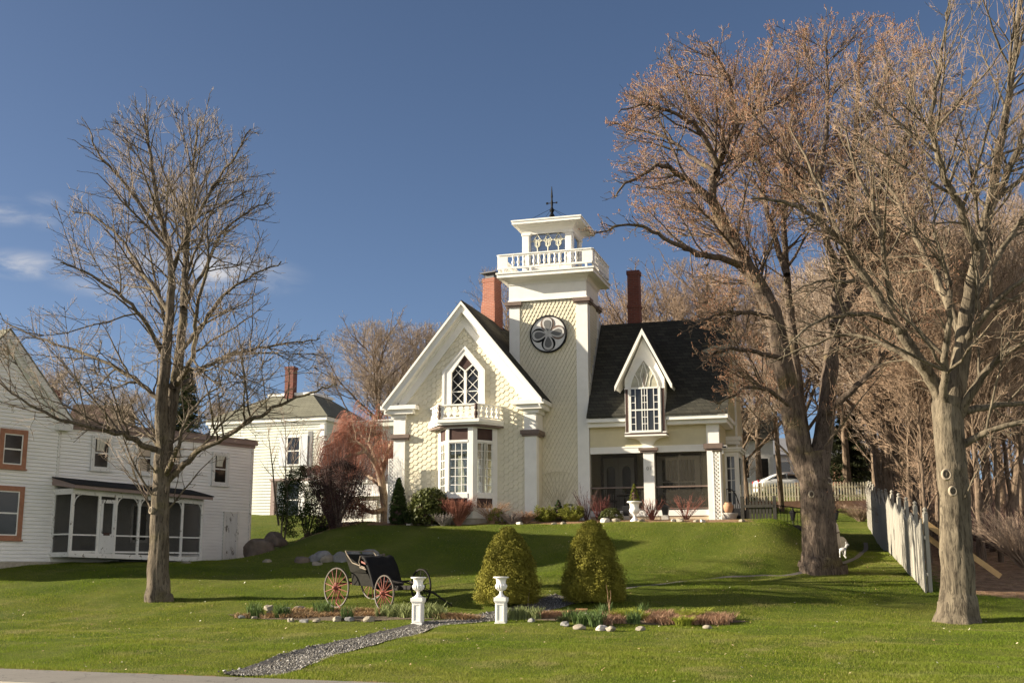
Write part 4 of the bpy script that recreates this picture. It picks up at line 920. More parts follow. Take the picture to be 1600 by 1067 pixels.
m = MB(); m.box(-13.9, -9.15, -.02, 10, -.6, -.021); m.box(-9.15, -.02, .02, 6.4, -.6, -.022); m.build('foundation', STONE, old)
gA, gZ, gS = -11.52, 7.80, 1.07
def ogz(x): return gZ-gS*abs(x-gA)
m = MB(); m.prism([(-13.9, -.02), (-9.14, -.02), (-9.14, ogz(-9.14)-.2), (gA, gZ-.2), (-13.9, ogz(-13.9)-.2)], -.01, 10); gb_ = m.build('gable_wall', OLDWHITE, old)
m = MB(); clap(m, 0, 7.5, -.011, lambda z: (-13.9, -9.14) if z < 5.0 else (gA-(7.55-z)/gS, gA+(7.55-z)/gS), .125, .045); m.build('gable_siding', OLDWHITE, gb_)
m = MB()
for s in (1, -1):
    xe = gA+s*2.72; a = [(gA, -.32, gZ), (xe, -.32, ogz(xe)), (xe, 10.2, ogz(xe)), (gA, 10.2, gZ)]; b = [(p[0], p[1], p[2]+.08) for p in a]
    m.add(a+b, [(0, 1, 2, 3), (4, 7, 6, 5), (0, 4, 5, 1), (1, 5, 6, 2), (2, 6, 7, 3)] if s > 0 else [(3, 2, 1, 0), (5, 6, 7, 4), (1, 5, 4, 0), (2, 6, 5, 1), (3, 7, 6, 2)])
m.build('gable_roof', ROOFOLIVE, old)
m = MB()
for s in (1, -1):
    xe = gA+s*2.70; P = [(gA, gZ-.005), (gA, gZ-.30), (xe, ogz(xe)-.30), (xe, ogz(xe)-.005)]; m.prism(P[::-s], -.31, -.22)
    P = [(gA, gZ-.30), (gA, gZ-.52), (gA+s*2.38, ogz(gA+s*2.38)-.52), (gA+s*2.38, ogz(gA+s*2.38)-.30)]; m.prism(P[::-s], -.22, -.012)
    m.box(min(xe-s*.55, xe), max(xe-s*.55, xe), -.30, 0, ogz(xe)-.34, ogz(xe)-.12)
m.build('rake_board', PEEL, old)
def old_window(x0, x1, z0, z1, frame, name='window', y=-.05, wd=.11, pane_mats=None):
    m = MB(); m.ring([(x0, z0), (x1, z0), (x1, z1), (x0, z1)], [(x0+wd, z0+wd*.8), (x1-wd, z0+wd*.8), (x1-wd, z1-wd), (x0+wd, z1-wd)], y-.05, y)
    m.box(x0-.04, x1+.04, y-.08, y, z0-.05, z0); f = m.build(name, frame, old)
    a, b, c, d = x0+wd, x1-wd, z0+wd*.8, z1-wd; h = (c+d)/2
    s = MB(); s.ring([(a, c), (b, c), (b, d), (a, d)], [(a+.04, c+.04), (b-.04, c+.04), (b-.04, d-.04), (a+.04, d-.04)], y-.03, y-.002); s.box(a, b, y-.032, y-.003, h-.025, h+.025); s.build('sash', WHITE if frame is ORANGE else PEEL, f)
    p = MB(); p.box(a, b, y-.012, y-.001, c, d); p.build('pane', GLASS_OLD, f); return f
SHADE = paint('tan_window_shade', (.52, .43, .33), .08, 3, .9)
w1 = old_window(-7.83, -6.97, 3.28, 4.56, PEEL); w2 = old_window(-5.92, -5.06, 3.25, 4.53, PEEL); w3 = old_window(-4.52, -3.66, 3.12, 4.46, PEEL); w4 = old_window(-2.18, -1.32, 3.05, 4.38, PEEL)
for f, x0, x1, z0, z1 in ((w2, -5.76, -5.22, 3.95, 4.40), (w3, -4.36, -3.82, 3.85, 4.33), (w2, -5.74, -5.35, 3.38, 3.85)):
    o = MB(); o.box(x0, x1, -.064, -.063, z0, z1); o.build('roller_shade', SHADE, f)
for f, x0 in ((w1, -7.67), (w4, -2.02)):
    cu = MB(); curtain(x0+.03, x0+.5, -.095, 3.98 if f is w1 else 3.80, 4.42 if f is w1 else 4.24, .5); cu.build('curtain', CURTAIN, f)
old_window(-11.45, -10.42, 3.12, 4.45, ORANGE, wd=.16); old_window(-11.75, -10.38, .72, 2.52, ORANGE, wd=.17)
m = MB(); m.ring([(-1.45, 0), (-.66, 0), (-.66, 2.02), (-1.45, 2.02)], [(-1.36, .001), (-.75, .001), (-.75, 1.94), (-1.36, 1.94)], -.09, -.015); df = m.build('side_door', PEEL, old)
DOORP = peeling('badly_peeling_door', (.68, .68, .66), (.16, .14, .12), .58, 6, (1, 1, .5))
m = MB(); m.box(-1.36, -.75, -.07, -.012, .0, 1.94)
for x0, x1, z0, z1 in ((-1.30, -1.09, .15, .85), (-1.02, -.81, .15, .85), (-1.30, -1.09, 1.0, 1.8), (-1.02, -.81, 1.0, 1.8)): m.ring([(x0, z0), (x1, z0), (x1, z1), (x0, z1)], [(x0+.03, z0+.03), (x1-.03, z0+.03), (x1-.03, z1-.03), (x0+.03, z1-.03)], -.08, -.07)
m.build('door_leaf', DOORP, df)
# screened porch
PY = -1.12; px0, px1 = -9.2, -3.42
m = MB(); m.hexa([(px0-.15, PY-.3, 2.60), (px1+.25, PY-.3, 2.46), (px1+.25, -.02, 2.76), (px0-.15, -.02, 2.9), (px0-.15, PY-.3, 2.635), (px1+.25, PY-.3, 2.495), (px1+.25, -.02, 2.80), (px0-.15, -.02, 2.94)]); pr_ = m.build('porch_roof', ROOFBLACK, old)
m = MB(); m.hexa([(px0-.12, PY-.27, 2.48), (px1+.22, PY-.27, 2.34), (px1+.22, -.021, 2.50), (px0-.12, -.021, 2.64), (px0-.12, PY-.27, 2.60), (px1+.22, PY-.27, 2.455), (px1+.22, -.021, 2.75), (px0-.12, -.021, 2.895)]); m.build('eave', PEELFASCIA, pr_)
m = MB(); m.hexa([(px0, PY, 2.30), (px1, PY, 2.17), (px1, PY+.1, 2.17), (px0, PY+.1, 2.30), (px0, PY, 2.50), (px1, PY, 2.37), (px1, PY+.1, 2.37), (px0, PY+.1, 2.50)]); m.box(px0, px0+.1, PY+.101, -.02, 2.30, 2.5); m.box(px1-.1, px1, PY+.101, -.02, 2.2, 2.4); m.build('porch_beam', PEEL, old)
m = MB()
PX = [-9.2, -8.13, -7.42, -6.42, -5.45, -4.45, -3.50]
for i, x in enumerate(PX): m.box(x, x+(.10 if i != 2 else .09), PY+.005, PY+.09, .2, 2.36-.02*i)
m.box(px0, px0+.09, -.1, -.02, .25, 2.4)
for a, b in zip(PX[:-1], PX[1:]):
    if a == PX[1]: continue
    m.box(a+.1, b, PY+.02, PY+.07, .88, .93); m.box(a+.1, b, PY+.02, PY+.07, .30, .36)
m.box(px0+.02, px0+.06, PY+.1, -.1, .9, .95); m.box(px1-.06, px1-.02, PY+.1, -.02, .86, .91)
for a, s in ((PX[0]+.1, 1), (PX[3], -1), (PX[2]+.09, 1), (PX[4], -1), (PX[3]+.1, 1), (PX[5], -1), (PX[6], -1)):
    pts = [(a+s*.42*(1-math.cos(t)), PY+.045, 2.33-.04*abs(a+9)/5-.36*(1-math.sin(t))) for t in np.linspace(.1, PI/2, 6)]
    for p, q in zip(pts[:-1], pts[1:]): m.bar(p, q, .03, .05, (0, 1, 0))
m.build('porch_frame', PEEL, old)
m = MB()
for a, b in zip(PX[:-1], PX[1:]): m.box(a+.1, b, PY+.05, PY+.052, .25, 2.3)
m.box(px0+.04, px0+.042, PY+.1, -.1, .3, 2.3); m.box(px1-.045, px1-.043, PY+.1, -.03, .3, 2.2); m.build('porch_screen', SCREEN_OLD, old)
m = MB(); m.hexa([(px0-.04, PY-.04, .15), (px1+.04, PY-.04, .0), (px1+.04, 0, .0), (px0-.04, 0, .15), (px0-.04, PY-.04, .31), (px1+.04, PY-.04, .165), (px1+.04, 0, .165), (px0-.04, 0, .31)]); m.build('porch_deck', PEEL, old)
m = MB(); x0, x1 = PX[1]+.1, PX[2]; m.ring([(x0, .28), (x1, .28), (x1, 2.16), (x0, 2.16)], [(x0+.1, .95), (x1-.1, .95), (x1-.1, 2.04), (x0+.1, 2.04)], PY-.02, PY+.02); m.box(x0+.1, x1-.1, PY-.018, PY+.019, .9, .96); m.box((x0+x1)/2-.03, (x0+x1)/2+.03, PY-.018, PY+.019, .38, .9); sd_ = m.build('screen_door', DOORP, old)
m = MB(); m.box(x0+.15, x1-.2, PY-.03, PY-.005, .9, 1.0); m.build('handle', DARKBROWN, sd_)
o = lettering('number_plate', '17', .22, BLACK, old); o.location = (x0+.10, PY-.025, 2.02); o.rotation_euler = (PI/2, 0, 0)
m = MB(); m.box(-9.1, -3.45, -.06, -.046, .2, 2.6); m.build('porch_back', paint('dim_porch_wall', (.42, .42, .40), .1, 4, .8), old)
m = MB(); m.ring([(-5.95, .7), (-5.15, .7), (-5.15, 2.15), (-5.95, 2.15)], [(-5.85, .8), (-5.25, .8), (-5.25, 2.05), (-5.85, 2.05)], -.10, -.061); f = m.build('porch_window', PEEL, old)
m = MB(); m.box(-5.86, -5.24, -.075, -.062, .79, 2.06); m.build('pane', GLASS_OLD, f)
m = MB(); m.box(-8.0, -7.5, 2.5, 3.0, 5.2, 6.45); m.build('chimney', BRICKDARK, old)
for i, (x, y) in enumerate(((-6.6, -1.35), (-5.9, -1.3))):
    pass
# ------------------------------------------------------------------ pale house up the hill
PO = at(503, 806, 66); PYAW = R(-18)
pale = thing('pale_house', 'pale yellow hipped house with white shutters standing up the hill behind', 'house', PO, PYAW)
m = MB(); m.box(-7.4, 0, 0, 7.0, -1.2, 5.5); pw_ = m.build('wall', PALE, pale)
m = MB(); clap(m, -.4, 5.4, -.001, lambda z: (-7.4, -.25), .17, .04); clapx(m, -.4, 5.4, .001, lambda z: (.1, 7), 1, .17, .04); m.build('siding', PALE, pw_)
m = MB(); m.box(-.25, .02, -.06, .0, -.4, 5.3); m.box(-.0, .06, -.05, .2, -.4, 5.3); m.box(-7.6, .25, -.25, 7.2, 5.38, 5.58); m.box(-7.5, .1, -.10, .0, 5.2, 5.38); m.build('cornice', WHITE, pale)
m = MB(); e = [(-7.7, -.35, 5.6), (.35, -.35, 5.6), (.35, 7.35, 5.6), (-7.7, 7.35, 5.6)]; t = [(-4.9, 2.3, 7.25), (-2.0, 2.3, 7.25), (-2.0, 4.7, 7.25), (-4.9, 4.7, 7.25)]
m.add(e+t, [(0, 1, 5, 4), (1, 2, 6, 5), (2, 3, 7, 6), (3, 0, 4, 7), (4, 5, 6, 7), (3, 2, 1, 0)]); rf_ = m.build('roof', ROOFOLIVE, pale)
m = MB(); m.box(-5.0, -1.9, 2.2, 4.8, 7.251, 7.42); m.build('roof_kerb', WHITE, rf_)
m = MB(); m.box(-3.75, -3.2, 2.0, 2.5, 6.6, 9.0); m.box(-3.79, -3.16, 1.96, 2.54, 8.85, 8.98); m.build('chimney', BRICKDARK, rf_)
SHUT = paint('shutter_grey', (.60, .62, .64), .06, 5)
def pale_window(x0, x1, z0, z1, sh=True):
    m = MB(); m.ring([(x0, z0), (x1, z0), (x1, z1), (x0, z1)], [(x0+.09, z0+.09), (x1-.09, z0+.09), (x1-.09, z1-.09), (x0+.09, z1-.09)], -.10, -.015); m.box(x0+.09, x1-.09, -.08, -.02, (z0+z1)/2-.03, (z0+z1)/2+.03); f = m.build('window', WHITE, pale)
    m = MB(); m.box(x0+.08, x1-.08, -.06, -.018, z0+.08, z1-.08); m.build('pane', GLASS, f)
    m = MB(); curtain(x0+.12, x1-.12, -.095, z0+.5, z1-.12, 0); m.build('curtain', CURTAIN, f)
    if sh:
        for a, b in ((x0-.42, x0-.02), (x1+.02, x1+.42)): MB().box(a, b, -.09, -.02, z0, z1).build('shutter', SHUT, f)
pale_window(-2.35, -1.42, 2.85, 4.55); pale_window(-6.4, -5.5, 2.85, 4.55); pale_window(-2.4, -1.35, -.1, 1.95); pale_window(-6.3, -5.4, .2, 1.9)
m = MB(); m.box(-3.2, -.6, -.35, -.02, 2.0, 2.13); m.box(-3.15, -2.9, -.25, -.02, -.4, 2.0); m.build('hood', PEELFASCIA, pale)
m = MB(); m.box(-1.0, -.72, -.05, -.0, 1.2, 4.8); m.build('shadow_strip', paint('dark_strip', (.2, .2, .2), .1, 4), pale)  # dark strip stands for the shadow line beside a pilaster
m = MB(); m.box(-.6, 4.0, -1.5, 3, 1.65, 1.85); m.box(-.6, 4.0, -1.4, 3, 1.35, 1.65)
for x in (-.5, 1.6, 3.8): m.box(x, x+.16, -1.38, -1.2, -.6, 1.35)
m.build('side_porch', WHITE, pale)
m = MB(); m.box(.05, 9.0, 2.5, 8, -1.2, 5.2); m.box(.05, 9.2, 2.2, 8, 5.201, 5.5); clap(m, -.5, 5.1, 2.499, lambda z: (.1, 9), .15, .02); m.build('rear_wing', PALE, pale)
m = MB(); m.hexa([(.36, 2.1, 5.51), (9.3, 2.1, 5.51), (9.3, 8, 6.3), (.36, 8, 6.3), (.36, 2.1, 5.56), (9.3, 2.1, 5.56), (9.3, 8, 6.4), (.36, 8, 6.4)]); m.build('rear_roof', WHITE, pale)
# white shed behind the weeping tree
so = G(548, 826, 44, 60); so = at(548, 826, 54.)
shed = thing('shed', 'low white clapboard shed half hidden behind the weeping red tree', 'shed', so, R(-18))
m = MB(); m.box(-.6, 2.6, 0, 2.5, -.8, 1.5); m.prismx([(-.25, 1.45), (1.25, 2.1), (2.7, 1.45)], -.7, 2.7); clap(m, -.5, 1.45, -.001, lambda z: (-.6, 2.6), .13, .016); m.build('wall', WHITE, shed)
m = MB(); m.ring([(.5, -.3), (1.3, -.3), (1.3, 1.25), (.5, 1.25)], [(.58, -.25), (1.22, -.25), (1.22, 1.17), (.58, 1.17)], -.06, -.02); dd = m.build('door', WHITE, shed)
m = MB(); m.box(.585, 1.215, -.04, -.018, -.25, 1.17); m.build('panel', PEEL, dd)
# far houses beyond the road
def far_house(name, label, loc, rz, w, d, h, rh, wallm, roofm, wins):
    t = thing(name, label, 'house', loc, rz)
    m = MB(); m.prismx([(0, -2), (0, h), (d/2, h+rh-.1), (d, h), (d, -2)], 0, w); m.build('wall', wallm, t)
    m = MB(); 
    m.hexa([(-.3, -.35, h-.22), (w+.3, -.35, h-.22), (w+.3, d/2, h+rh-.02), (-.3, d/2, h+rh-.02), (-.3, -.35, h-.1), (w+.3, -.35, h-.1), (w+.3, d/2, h+rh+.1), (-.3, d/2, h+rh+.1)])
    m.hexa([(-.3, d/2, h+rh-.02), (w+.3, d/2, h+rh-.02), (w+.3, d+.35, h-.22), (-.3, d+.35, h-.22), (-.3, d/2, h+rh+.1), (w+.3, d/2, h+rh+.1), (w+.3, d+.35, h-.1), (-.3, d+.35, h-.1)])
    m.build('roof', roofm, t)
    for (x, z, ww, hh) in wins:
        f = MB(); f.ring([(x, z), (x+ww, z), (x+ww, z+hh), (x, z+hh)], [(x+.1, z+.1), (x+ww-.1, z+.1), (x+ww-.1, z+hh-.1), (x+.1, z+hh-.1)], -.07, -.005); f = f.build('window', WHITE, t)
        p = MB(); p.box(x+.09, x+ww-.09, -.04, -.006, z+.09, z+hh-.09); p.build('pane', GLASS, f)
    return t
p = at(1140, 758, 86); fh = far_house('white_house', 'white house seen past the porch corner beyond the picket fence', p+np.array([-3, 0, 0]), R(-6), 6.2, 6, 3.4, 2.6, WHITE, ROOF, ((3.4, .4, 1.1, 1.7), (5.0, .4, .9, 1.6), (1.2, .4, 1.1, 1.7)))
p = at(1196, 752, 96); far_house('grey_house', 'low pale grey house behind the parked white car', p, R(4), 9.0, 6, 2.3, 1.5, paint('pale_grey_siding', (.60, .62, .64), .06, 3), paint('grey_roof', (.28, .28, .29), .1, 3), ((1.2, .7, 1.0, 1.0), (5.2, .7, 1.0, 1.0)))
p = at(1318, 760, 92); far_house('brick_house', 'low reddish brown building far behind the picket fence', p, R(-4), 8.0, 6, 1.5, 1.2, paint('reddish_brown_siding', (.30, .16, .11), .1, 3), ROOF, ((1.0, .3, 1.2, .9), (4, .3, 1.2, .9)))
p = at(28, 690, 100); far_house('tall_house', 'grey house roof far behind the old farmhouse', p+np.array([4.2, 0, -4]), R(10), 4.5, 7, 5.0, 2.6, paint('dull_siding', (.5, .5, .48), .06, 3), paint('dull_brown_roof', (.14, .085, .065), .2, 3, .9), ((1.2, 2.7, 1.0, 1.4),))
# ------------------------------------------------------------------ fences
pf0 = at(1158, 787, 68); pf1 = at(1375, 787, 67); Lp = float(np.linalg.norm((pf1-pf0)[:2])); azp = math.atan2(pf1[1]-pf0[1], pf1[0]-pf0[0])
pf = thing('picket_fence', 'cream picket fence on a low brown wall in front of the parked cars', 'fence', (pf0[0], pf0[1], 5.40), azp)
PICK = paint('cream_picket_paint', (.66, .60, .44), .1, 5, .6, .3, (.42, .36, .26))
m = MB(); k = int(Lp/.16)
for i in range(k):
    x = i*.16; hh = 1.12+.02*math.sin(i*7.3); m.prism([(x, .06), (x+.085, .06), (x+.085, hh-.08), (x+.0425, hh), (x, hh-.08)], -.02, .0)
m.build('pickets', PICK, pf)
m = MB(); m.box(0, Lp, .001, .05, .28, .36); m.box(0, Lp, .001, .05, .80, .88); m.build('rail', PICK, pf)
for x in (1.1, 3.2, 5.4, Lp-.1):
    m = MB(); m.box(x-.12, x+.12, .0515, .25, -.3, 1.12); m.build('post', paint('reddish_post', (.28, .15, .10), .15, 4), pf)
m = MB(); m.box(-1, Lp+1, -.15, .3, -.9, .04); m.build('base_wall', paint('rusty_brown_ledge', (.20, .115, .075), .3, 3, .9), pf)
# tall grey board fence
GB_ = paint('grey_weathered_board', (.32, .30, .255), .12, 3, .85, .3, (.23, .215, .175), (3, 3, .3), 40, .3)
fx = thing('board_fence', 'tall grey weathered board fence with scalloped pointed tops beside the wood', 'fence', (0, 0, 0))
m = MB(); random.seed(5); y = 33.0; i = 0
prev = None
while y < 60:
    sec = 2.4; x = fence_line(y); g0 = float(hgt(x, y))
    ph = ((y-33) % sec)/sec
    top = g0+1.70+.34*abs(2*ph-1)**1.7+random.uniform(-.02, .02)+.10*(1 if y > 41 else 0)
    w = .155; y2 = y+w; x2 = fence_line(y2); t = random.uniform(-.004, .004)
    dx = .025; cr = .09+.05*random.random()
    m.hexa([(x-dx+t, y, g0-.1), (x+dx+t, y, g0-.1), (x2+dx+t, y2-.006, g0-.1), (x2-dx+t, y2-.006, g0-.1), (x-dx+t, y, top-cr*(ph > .5)), (x+dx+t, y, top-cr*(ph > .5)), (x2+dx+t, y2-.006, top-cr*(ph < .5)), (x2-dx+t, y2-.006, top-cr*(ph < .5))])
    y = y2
m.build('boards', GB_, fx)
m = MB()
for a in np.arange(33, 60, 2.4):
    for hz in (.5, 1.5):
        p = (fence_line(a)+.075, a, float(hgt(fence_line(a), a))+hz); b = min(a+2.39, 60); q = (fence_line(b)+.075, b, float(hgt(fence_line(b), b))+hz); m.bar(p, q, .05, .09)
m.build('rail', GB_, fx)
for a in np.arange(33.05, 60, 2.4):
    x = fence_line(a)+.15; z = float(hgt(x, a)); m = MB(); m.box(x-.055, x+.055, a, a+.11, z-.2, z+2.16); m.lathe([(.06, z+2.16), (.075, z+2.19), (.03, z+2.22), (.065, z+2.28), (.01, z+2.34)], 8, (x, a+.055, 0)); m.build('post', GB_, fx)
LUMB = paint('fresh_lumber', (.48, .31, .14), .12, 4, .7)
for nm, lab, p, q in (('lumber_board', 'long yellow lumber brace running from the fence top down behind the beige trunk', (11.62, 33.6, 3.05), (13.6, 33.2, 1.45)), ('lumber_board', 'shorter yellow lumber board just under the long brace behind the grey fence', (11.68, 33.9, 2.72), (12.75, 33.5, 1.75))):
    t = thing(nm, lab, 'board', (0, 0, 0)); m = MB(); m.bar(p, q, .05, .15); m.build('plank', LUMB, t)
# dark fence and gate by the porch, stone steps, iron rails
d0 = at(1161, 818, 42.5); d1 = at(1208, 822, 42.2); az = math.atan2(d1[1]-d0[1], d1[0]-d0[0]); Ld = float(np.linalg.norm((d1-d0)[:2]))
DKW = paint('dark_grey_boards', (.050, .047, .040), .25, 4, .9, spec=.1)
df_ = thing('dark_fence', 'short dark grey picket fence between the porch corner and the iron rail', 'fence', (d0[0], d0[1], 3.22), az)
m = MB()
for i in range(9):
    x = i*Ld/9; hh = .95+.10*math.sin(i*2.1); m.prism([(x, 0), (x+Ld/9-.03, 0), (x+Ld/9-.03, hh-.12), (x+Ld/18-.015, hh), (x, hh-.12)], -.02, .0)
m.build('boards', DKW, df_)
m = MB(); m.box(-.02, Ld+.05, -.07, -.021, .60, .70); m.box(-.02, Ld+.05, .001, .05, .12, .2); m.build('rail', DKW, df_)
for x in (-.06, Ld+.02): m = MB(); m.box(x, x+.12, -.06, .08, -.2, 1.0); m.build('post', DKW, df_)
m = MB(); m.box(.3, Ld+.30, -.25, .2, -.25, .0); m.box(.75, Ld+.29, -.25, .2, -.26, .0) if False else None; m.build('stone_sill', CONC, df_)
for i, (px, py, w) in enumerate(((1216, 829, .5), (1231, 838, .42), (1245, 846, .36))):
    t = thing('stone_step', ('topmost pale stone step below the end of the dark picket fence', 'middle stone step going down from the dark picket fence', 'lowest stone step going down toward the double trunk')[i], 'step', at(px, py, 41.8+.2*i), az)
    m = MB(); m.box(-w/2, w/2, -.25, .3, -.28, .06); m.build('tread', CONC, t, bevel=.03)
ir = thing('iron_railing', 'black iron railing sloping down behind the double trunk', 'railing', at(1213, 822, 44), R(-8))
m = MB(); m.tube([(0, 0, .78), (.9, 0, .66), (1.85, 0, .35)], .022, 6); m.tube([(0, 0, .12), (1.85, 0, -.15)], .016, 6); m.build('rail', BLACK, ir)
m = MB()
for k in range(15): x = .12*k+.06; m.tube([(x, 0, .12-.145*x), (x, 0, .78-.14*x-.05*x*x*.6)], .009, 4)
m.build('balusters', BLACK, ir)
for x, h in ((0, .84), (1.87, .95)): m = MB(); m.box(x-.04, x+.04, -.04, .04, -.5, h); m.lathe([(.05, h), (.06, h+.03), (.03, h+.06), (.05, h+.11), (.01, h+.17)], 8, (x, 0, 0)); m.build('post', BLACK, ir)
def lantern(px, py, Y, lab, h=.5):
    t = thing('lantern', lab, 'lantern', at(px, py, Y)); m = MB(); m.lathe([(.02, -.7), (.02, 0), (.10, .02), (.06, .06)], 8); m.build('pole', BLACK, t)
    m = MB(); m.lathe([(.07, .06), (.12, .26), (.12, .27), (.14, .28), (.05, .38), (.02, .40), (.03, .44), (.005, .48)], 6); m.build('lamp_head', BLACK, t)
lantern(1239, 813, 43.5, 'black lantern standing before the iron railing left of the double trunk'); lantern(1306, 812, 41, 'black lantern post above the leaning cream column right of the double trunk')
t = thing('iron_post', 'thin black iron post right of the double trunk', 'post', at(1299, 826, 44)); m = MB(); m.tube([(0, 0, -.6), (0, 0, .85)], .04, 8); m.lathe([(.06, .85), (.03, .9), (.05, .95), (.01, 1.0)], 8); m.build('shaft', BLACK, t)
t = thing('iron_planter', 'black ornate iron planter left of the double trunk', 'planter', at(1245, 842, 42.5)); m = MB(); m.lathe([(.2, -.25), (.28, .0), (.33, .28), (.36, .3), (.36, .34), (.28, .36)], 12)
for k in range(8): a = 2*PI*k/8; m.tube([(.34*math.cos(a), .34*math.sin(a), .05), (.44*math.cos(a), .44*math.sin(a), .16), (.36*math.cos(a), .36*math.sin(a), .28)], .018, 5)
m.build('bowl', BLACK, t)
m = MB(); m.lathe([(.26, .3), (.24, .42), (.1, .5)], 9); m.build('soil', DKW, t)
t = thing('cream_column', 'leaning cream column with dark bands half hidden behind the double trunk', 'ornament', at(1312, 862, 38.5)); t.rotation_euler = (0, R(-11), 0)
m = MB(); m.lathe([(.11, 0), (.12, .3), (.135, .62), (.15, .63), (.15, .69), (.14, .7), (.145, .86), (.12, .93), (.08, .95)], 14); m.build('shaft', paint('cream_stone', (.60, .49, .38), .12, 5, .7, .3, (.35, .27, .2)), t, True)
m = MB(); m.lathe([(.158, .60), (.158, .63)], 14); m.lathe([(.128, .06), (.128, .10)], 14); m.build('band', DARKBROWN, t)
m = MB(); 
for k in range(3): a = k*2.1; m.tube([(.05*math.cos(a), .05*math.sin(a), .05), (.16*math.cos(a), .16*math.sin(a), -.22)], .028, 6)
m.build('leg', URN, t)
t = thing('stone_disc', 'round grey stone disc leaning behind the cream column', 'ornament', at(1316, 848, 40.5)); m = MB(); m.lathe([(.0, -.03), (.22, -.03), (.22, .03), (.0, .03)], 16); o = m.build('disc', STONE, t); o.rotation_euler = (R(75), 0, R(30))
t = thing('garden_statue', 'small white animal statue on the grass right of the double trunk', 'statue', at(1317, 868, 38.), R(-10))
m = MB(); m.tube([(-.09, 0, .17), (0, 0, .20), (.10, 0, .22)], [.05, .065, .055], 8)
for x, y in ((-.08, .03), (-.08, -.03), (.08, .03), (.08, -.03)): m.tube([(x, y, .17), (x-.01, y, 0)], [.024, .018], 6)
m.tube([(.09, 0, .23), (.13, 0, .32), (.14, 0, .35)], [.04, .035, .04], 8); m.tube([(.13, 0, .36), (.21, 0, .34)], [.042, .025], 8); m.tube([(.12, .03, .38), (.11, .045, .44)], [.02, .008], 5); m.tube([(.12, -.03, .38), (.11, -.045, .44)], [.02, .008], 5); m.tube([(-.1, 0, .2), (-.16, 0, .26)], [.02, .01], 5)
m.build('figure', URN, t, True)
# ------------------------------------------------------------------ parked cars
def car(name, label, loc, rz, paintm):
    t = thing(name, label, 'car', loc, rz)     # nose towards +x, rear at 0
    st = [(-.0, .55, .80, .55), (.06, .48, .97, .80), (.45, .46, 1.05, .86), (1.0, .44, 1.06, .90), (2.4, .42, 1.02, .91), (3.4, .42, .98, .89), (4.1, .44, .88, .83), (4.5, .48, .76, .70), (4.62, .55, .68, .5)]
    m = MB(); V = []
    for x, zb, zt, w in st: V += [(x, -w*.93, zb-.2), (x, -w, (zb+zt)/2), (x, -w*.95, zt-.08), (x, -w*.80, zt), (x, w*.80, zt), (x, w*.95, zt-.08), (x, w, (zb+zt)/2), (x, w*.93, zb-.2)]
    n = 8; f = [(i*n+k, (i+1)*n+k, (i+1)*n+(k+1) % n, i*n+(k+1) % n) for i in range(len(st)-1) for k in range(n)]+[tuple(range(n-1, -1, -1))[::-1], tuple(range((len(st)-1)*n, len(st)*n))]
    m.add(V, f); b = m.build('body', paintm, t, True)
    s2 = [(.55, .72, 1.04, .78), (1.15, .70, 1.36, .62), (1.75, .70, 1.44, .60), (2.45, .70, 1.42, .60), (3.35, .72, 1.0, .74)]
    m = MB(); V = []
    for x, zb, zt, w in s2: V += [(x, -w-.08, .98), (x, -w, zt-.05), (x, -w+.08, zt), (x, w-.08, zt), (x, w, zt-.05), (x, w+.08, .98)]
    n = 6; f = [(i*n+k, (i+1)*n+k, (i+1)*n+(k+1) % n, i*n+(k+1) % n) for i in range(4) for k in range(n)]+[tuple(range(n)), tuple(range(4*n, 5*n))]
    m.add(V, f); m.build('cabin', paintm, t, True)
    for y, s in ((-1, -1), (1, 1)):
        m = MB(); 
        for pts in ([(.95, 1.06), (1.22, 1.30), (1.80, 1.36), (1.80, 1.06)], [(1.88, 1.06), (1.88, 1.36), (2.42, 1.34), (3.05, 1.06)]):
            V = []
            for x, z in pts: V.append((x, s*(.835-(z-1.0)*.56), z))
            m.add(V, [tuple(range(4))])
        o = m.build('side_window', GLASS, t)
        for x in (.92, 3.72):
            m = MB(); 
            for r0, r1, h0, h1 in ((.20, .33, -.10, .11),):
                m.lathe([(.20, -.10), (.33, -.10), (.34, 0), (.33, .10), (.20, .10)], 22)
            w = m.build('wheel', BLACK, t, True); w.location = (x, s*.80, .34); w.rotation_euler = (PI/2, 0, 0)
            m = MB(); m.lathe([(.0, .0), (.20, .0), (.21, .105), (.05, .09)] if s < 0 else [(.05, -.09), (.21, -.105), (.20, 0), (.0, 0)], 14); m.build('rim', paint('alloy', (.5, .5, .5), .05, 3, .3), w)
        m = MB(); m.obox((.10, s*.62, .90), .16, .30, .14); m.build('tail_light', paint('tail_red', (.45, .02, .02), .05, 3, .2), t)
        m = MB(); m.obox((3.0, s*.95, 1.02), .14, .16, .1); m.build('mirror', paintm, t)
        m = MB(); m.obox((4.45, s*.55, .70), .16, .3, .12); m.build('headlight', CLEAR, t)
    return t
CARW = paint('white_car_paint', (.78, .78, .77), .01, 1, .18); CARB = paint('dark_blue_car_paint', (.02, .05, .13), .05, 1, .18)
pz = at(1181, 786, 74); car('parked_car', 'white sedan parked behind the picket fence left of the double trunk', (pz[0], pz[1], 6.10), R(3), CARW)
pz = at(1262, 786, 80); car('parked_car', 'dark blue car parked behind the picket fence right of the double trunk', (pz[0]-2.3, pz[1], 6.2), R(3), CARB)
pz = at(1322, 786, 84); car('parked_car', 'white car mostly hidden behind the picket fence near the wood', (pz[0]-.5, pz[1], 6.1), R(3), CARW)
t = thing('utility_pole', 'brown wooden utility pole standing before the parked white car', 'pole', at(1222, 790, 66.5)); m = MB(); m.tube([(0, 0, -1), (-.28, 0, 9.2)], [.16, .12], 10); m.build('shaft', BARK_WOOD, t, True)
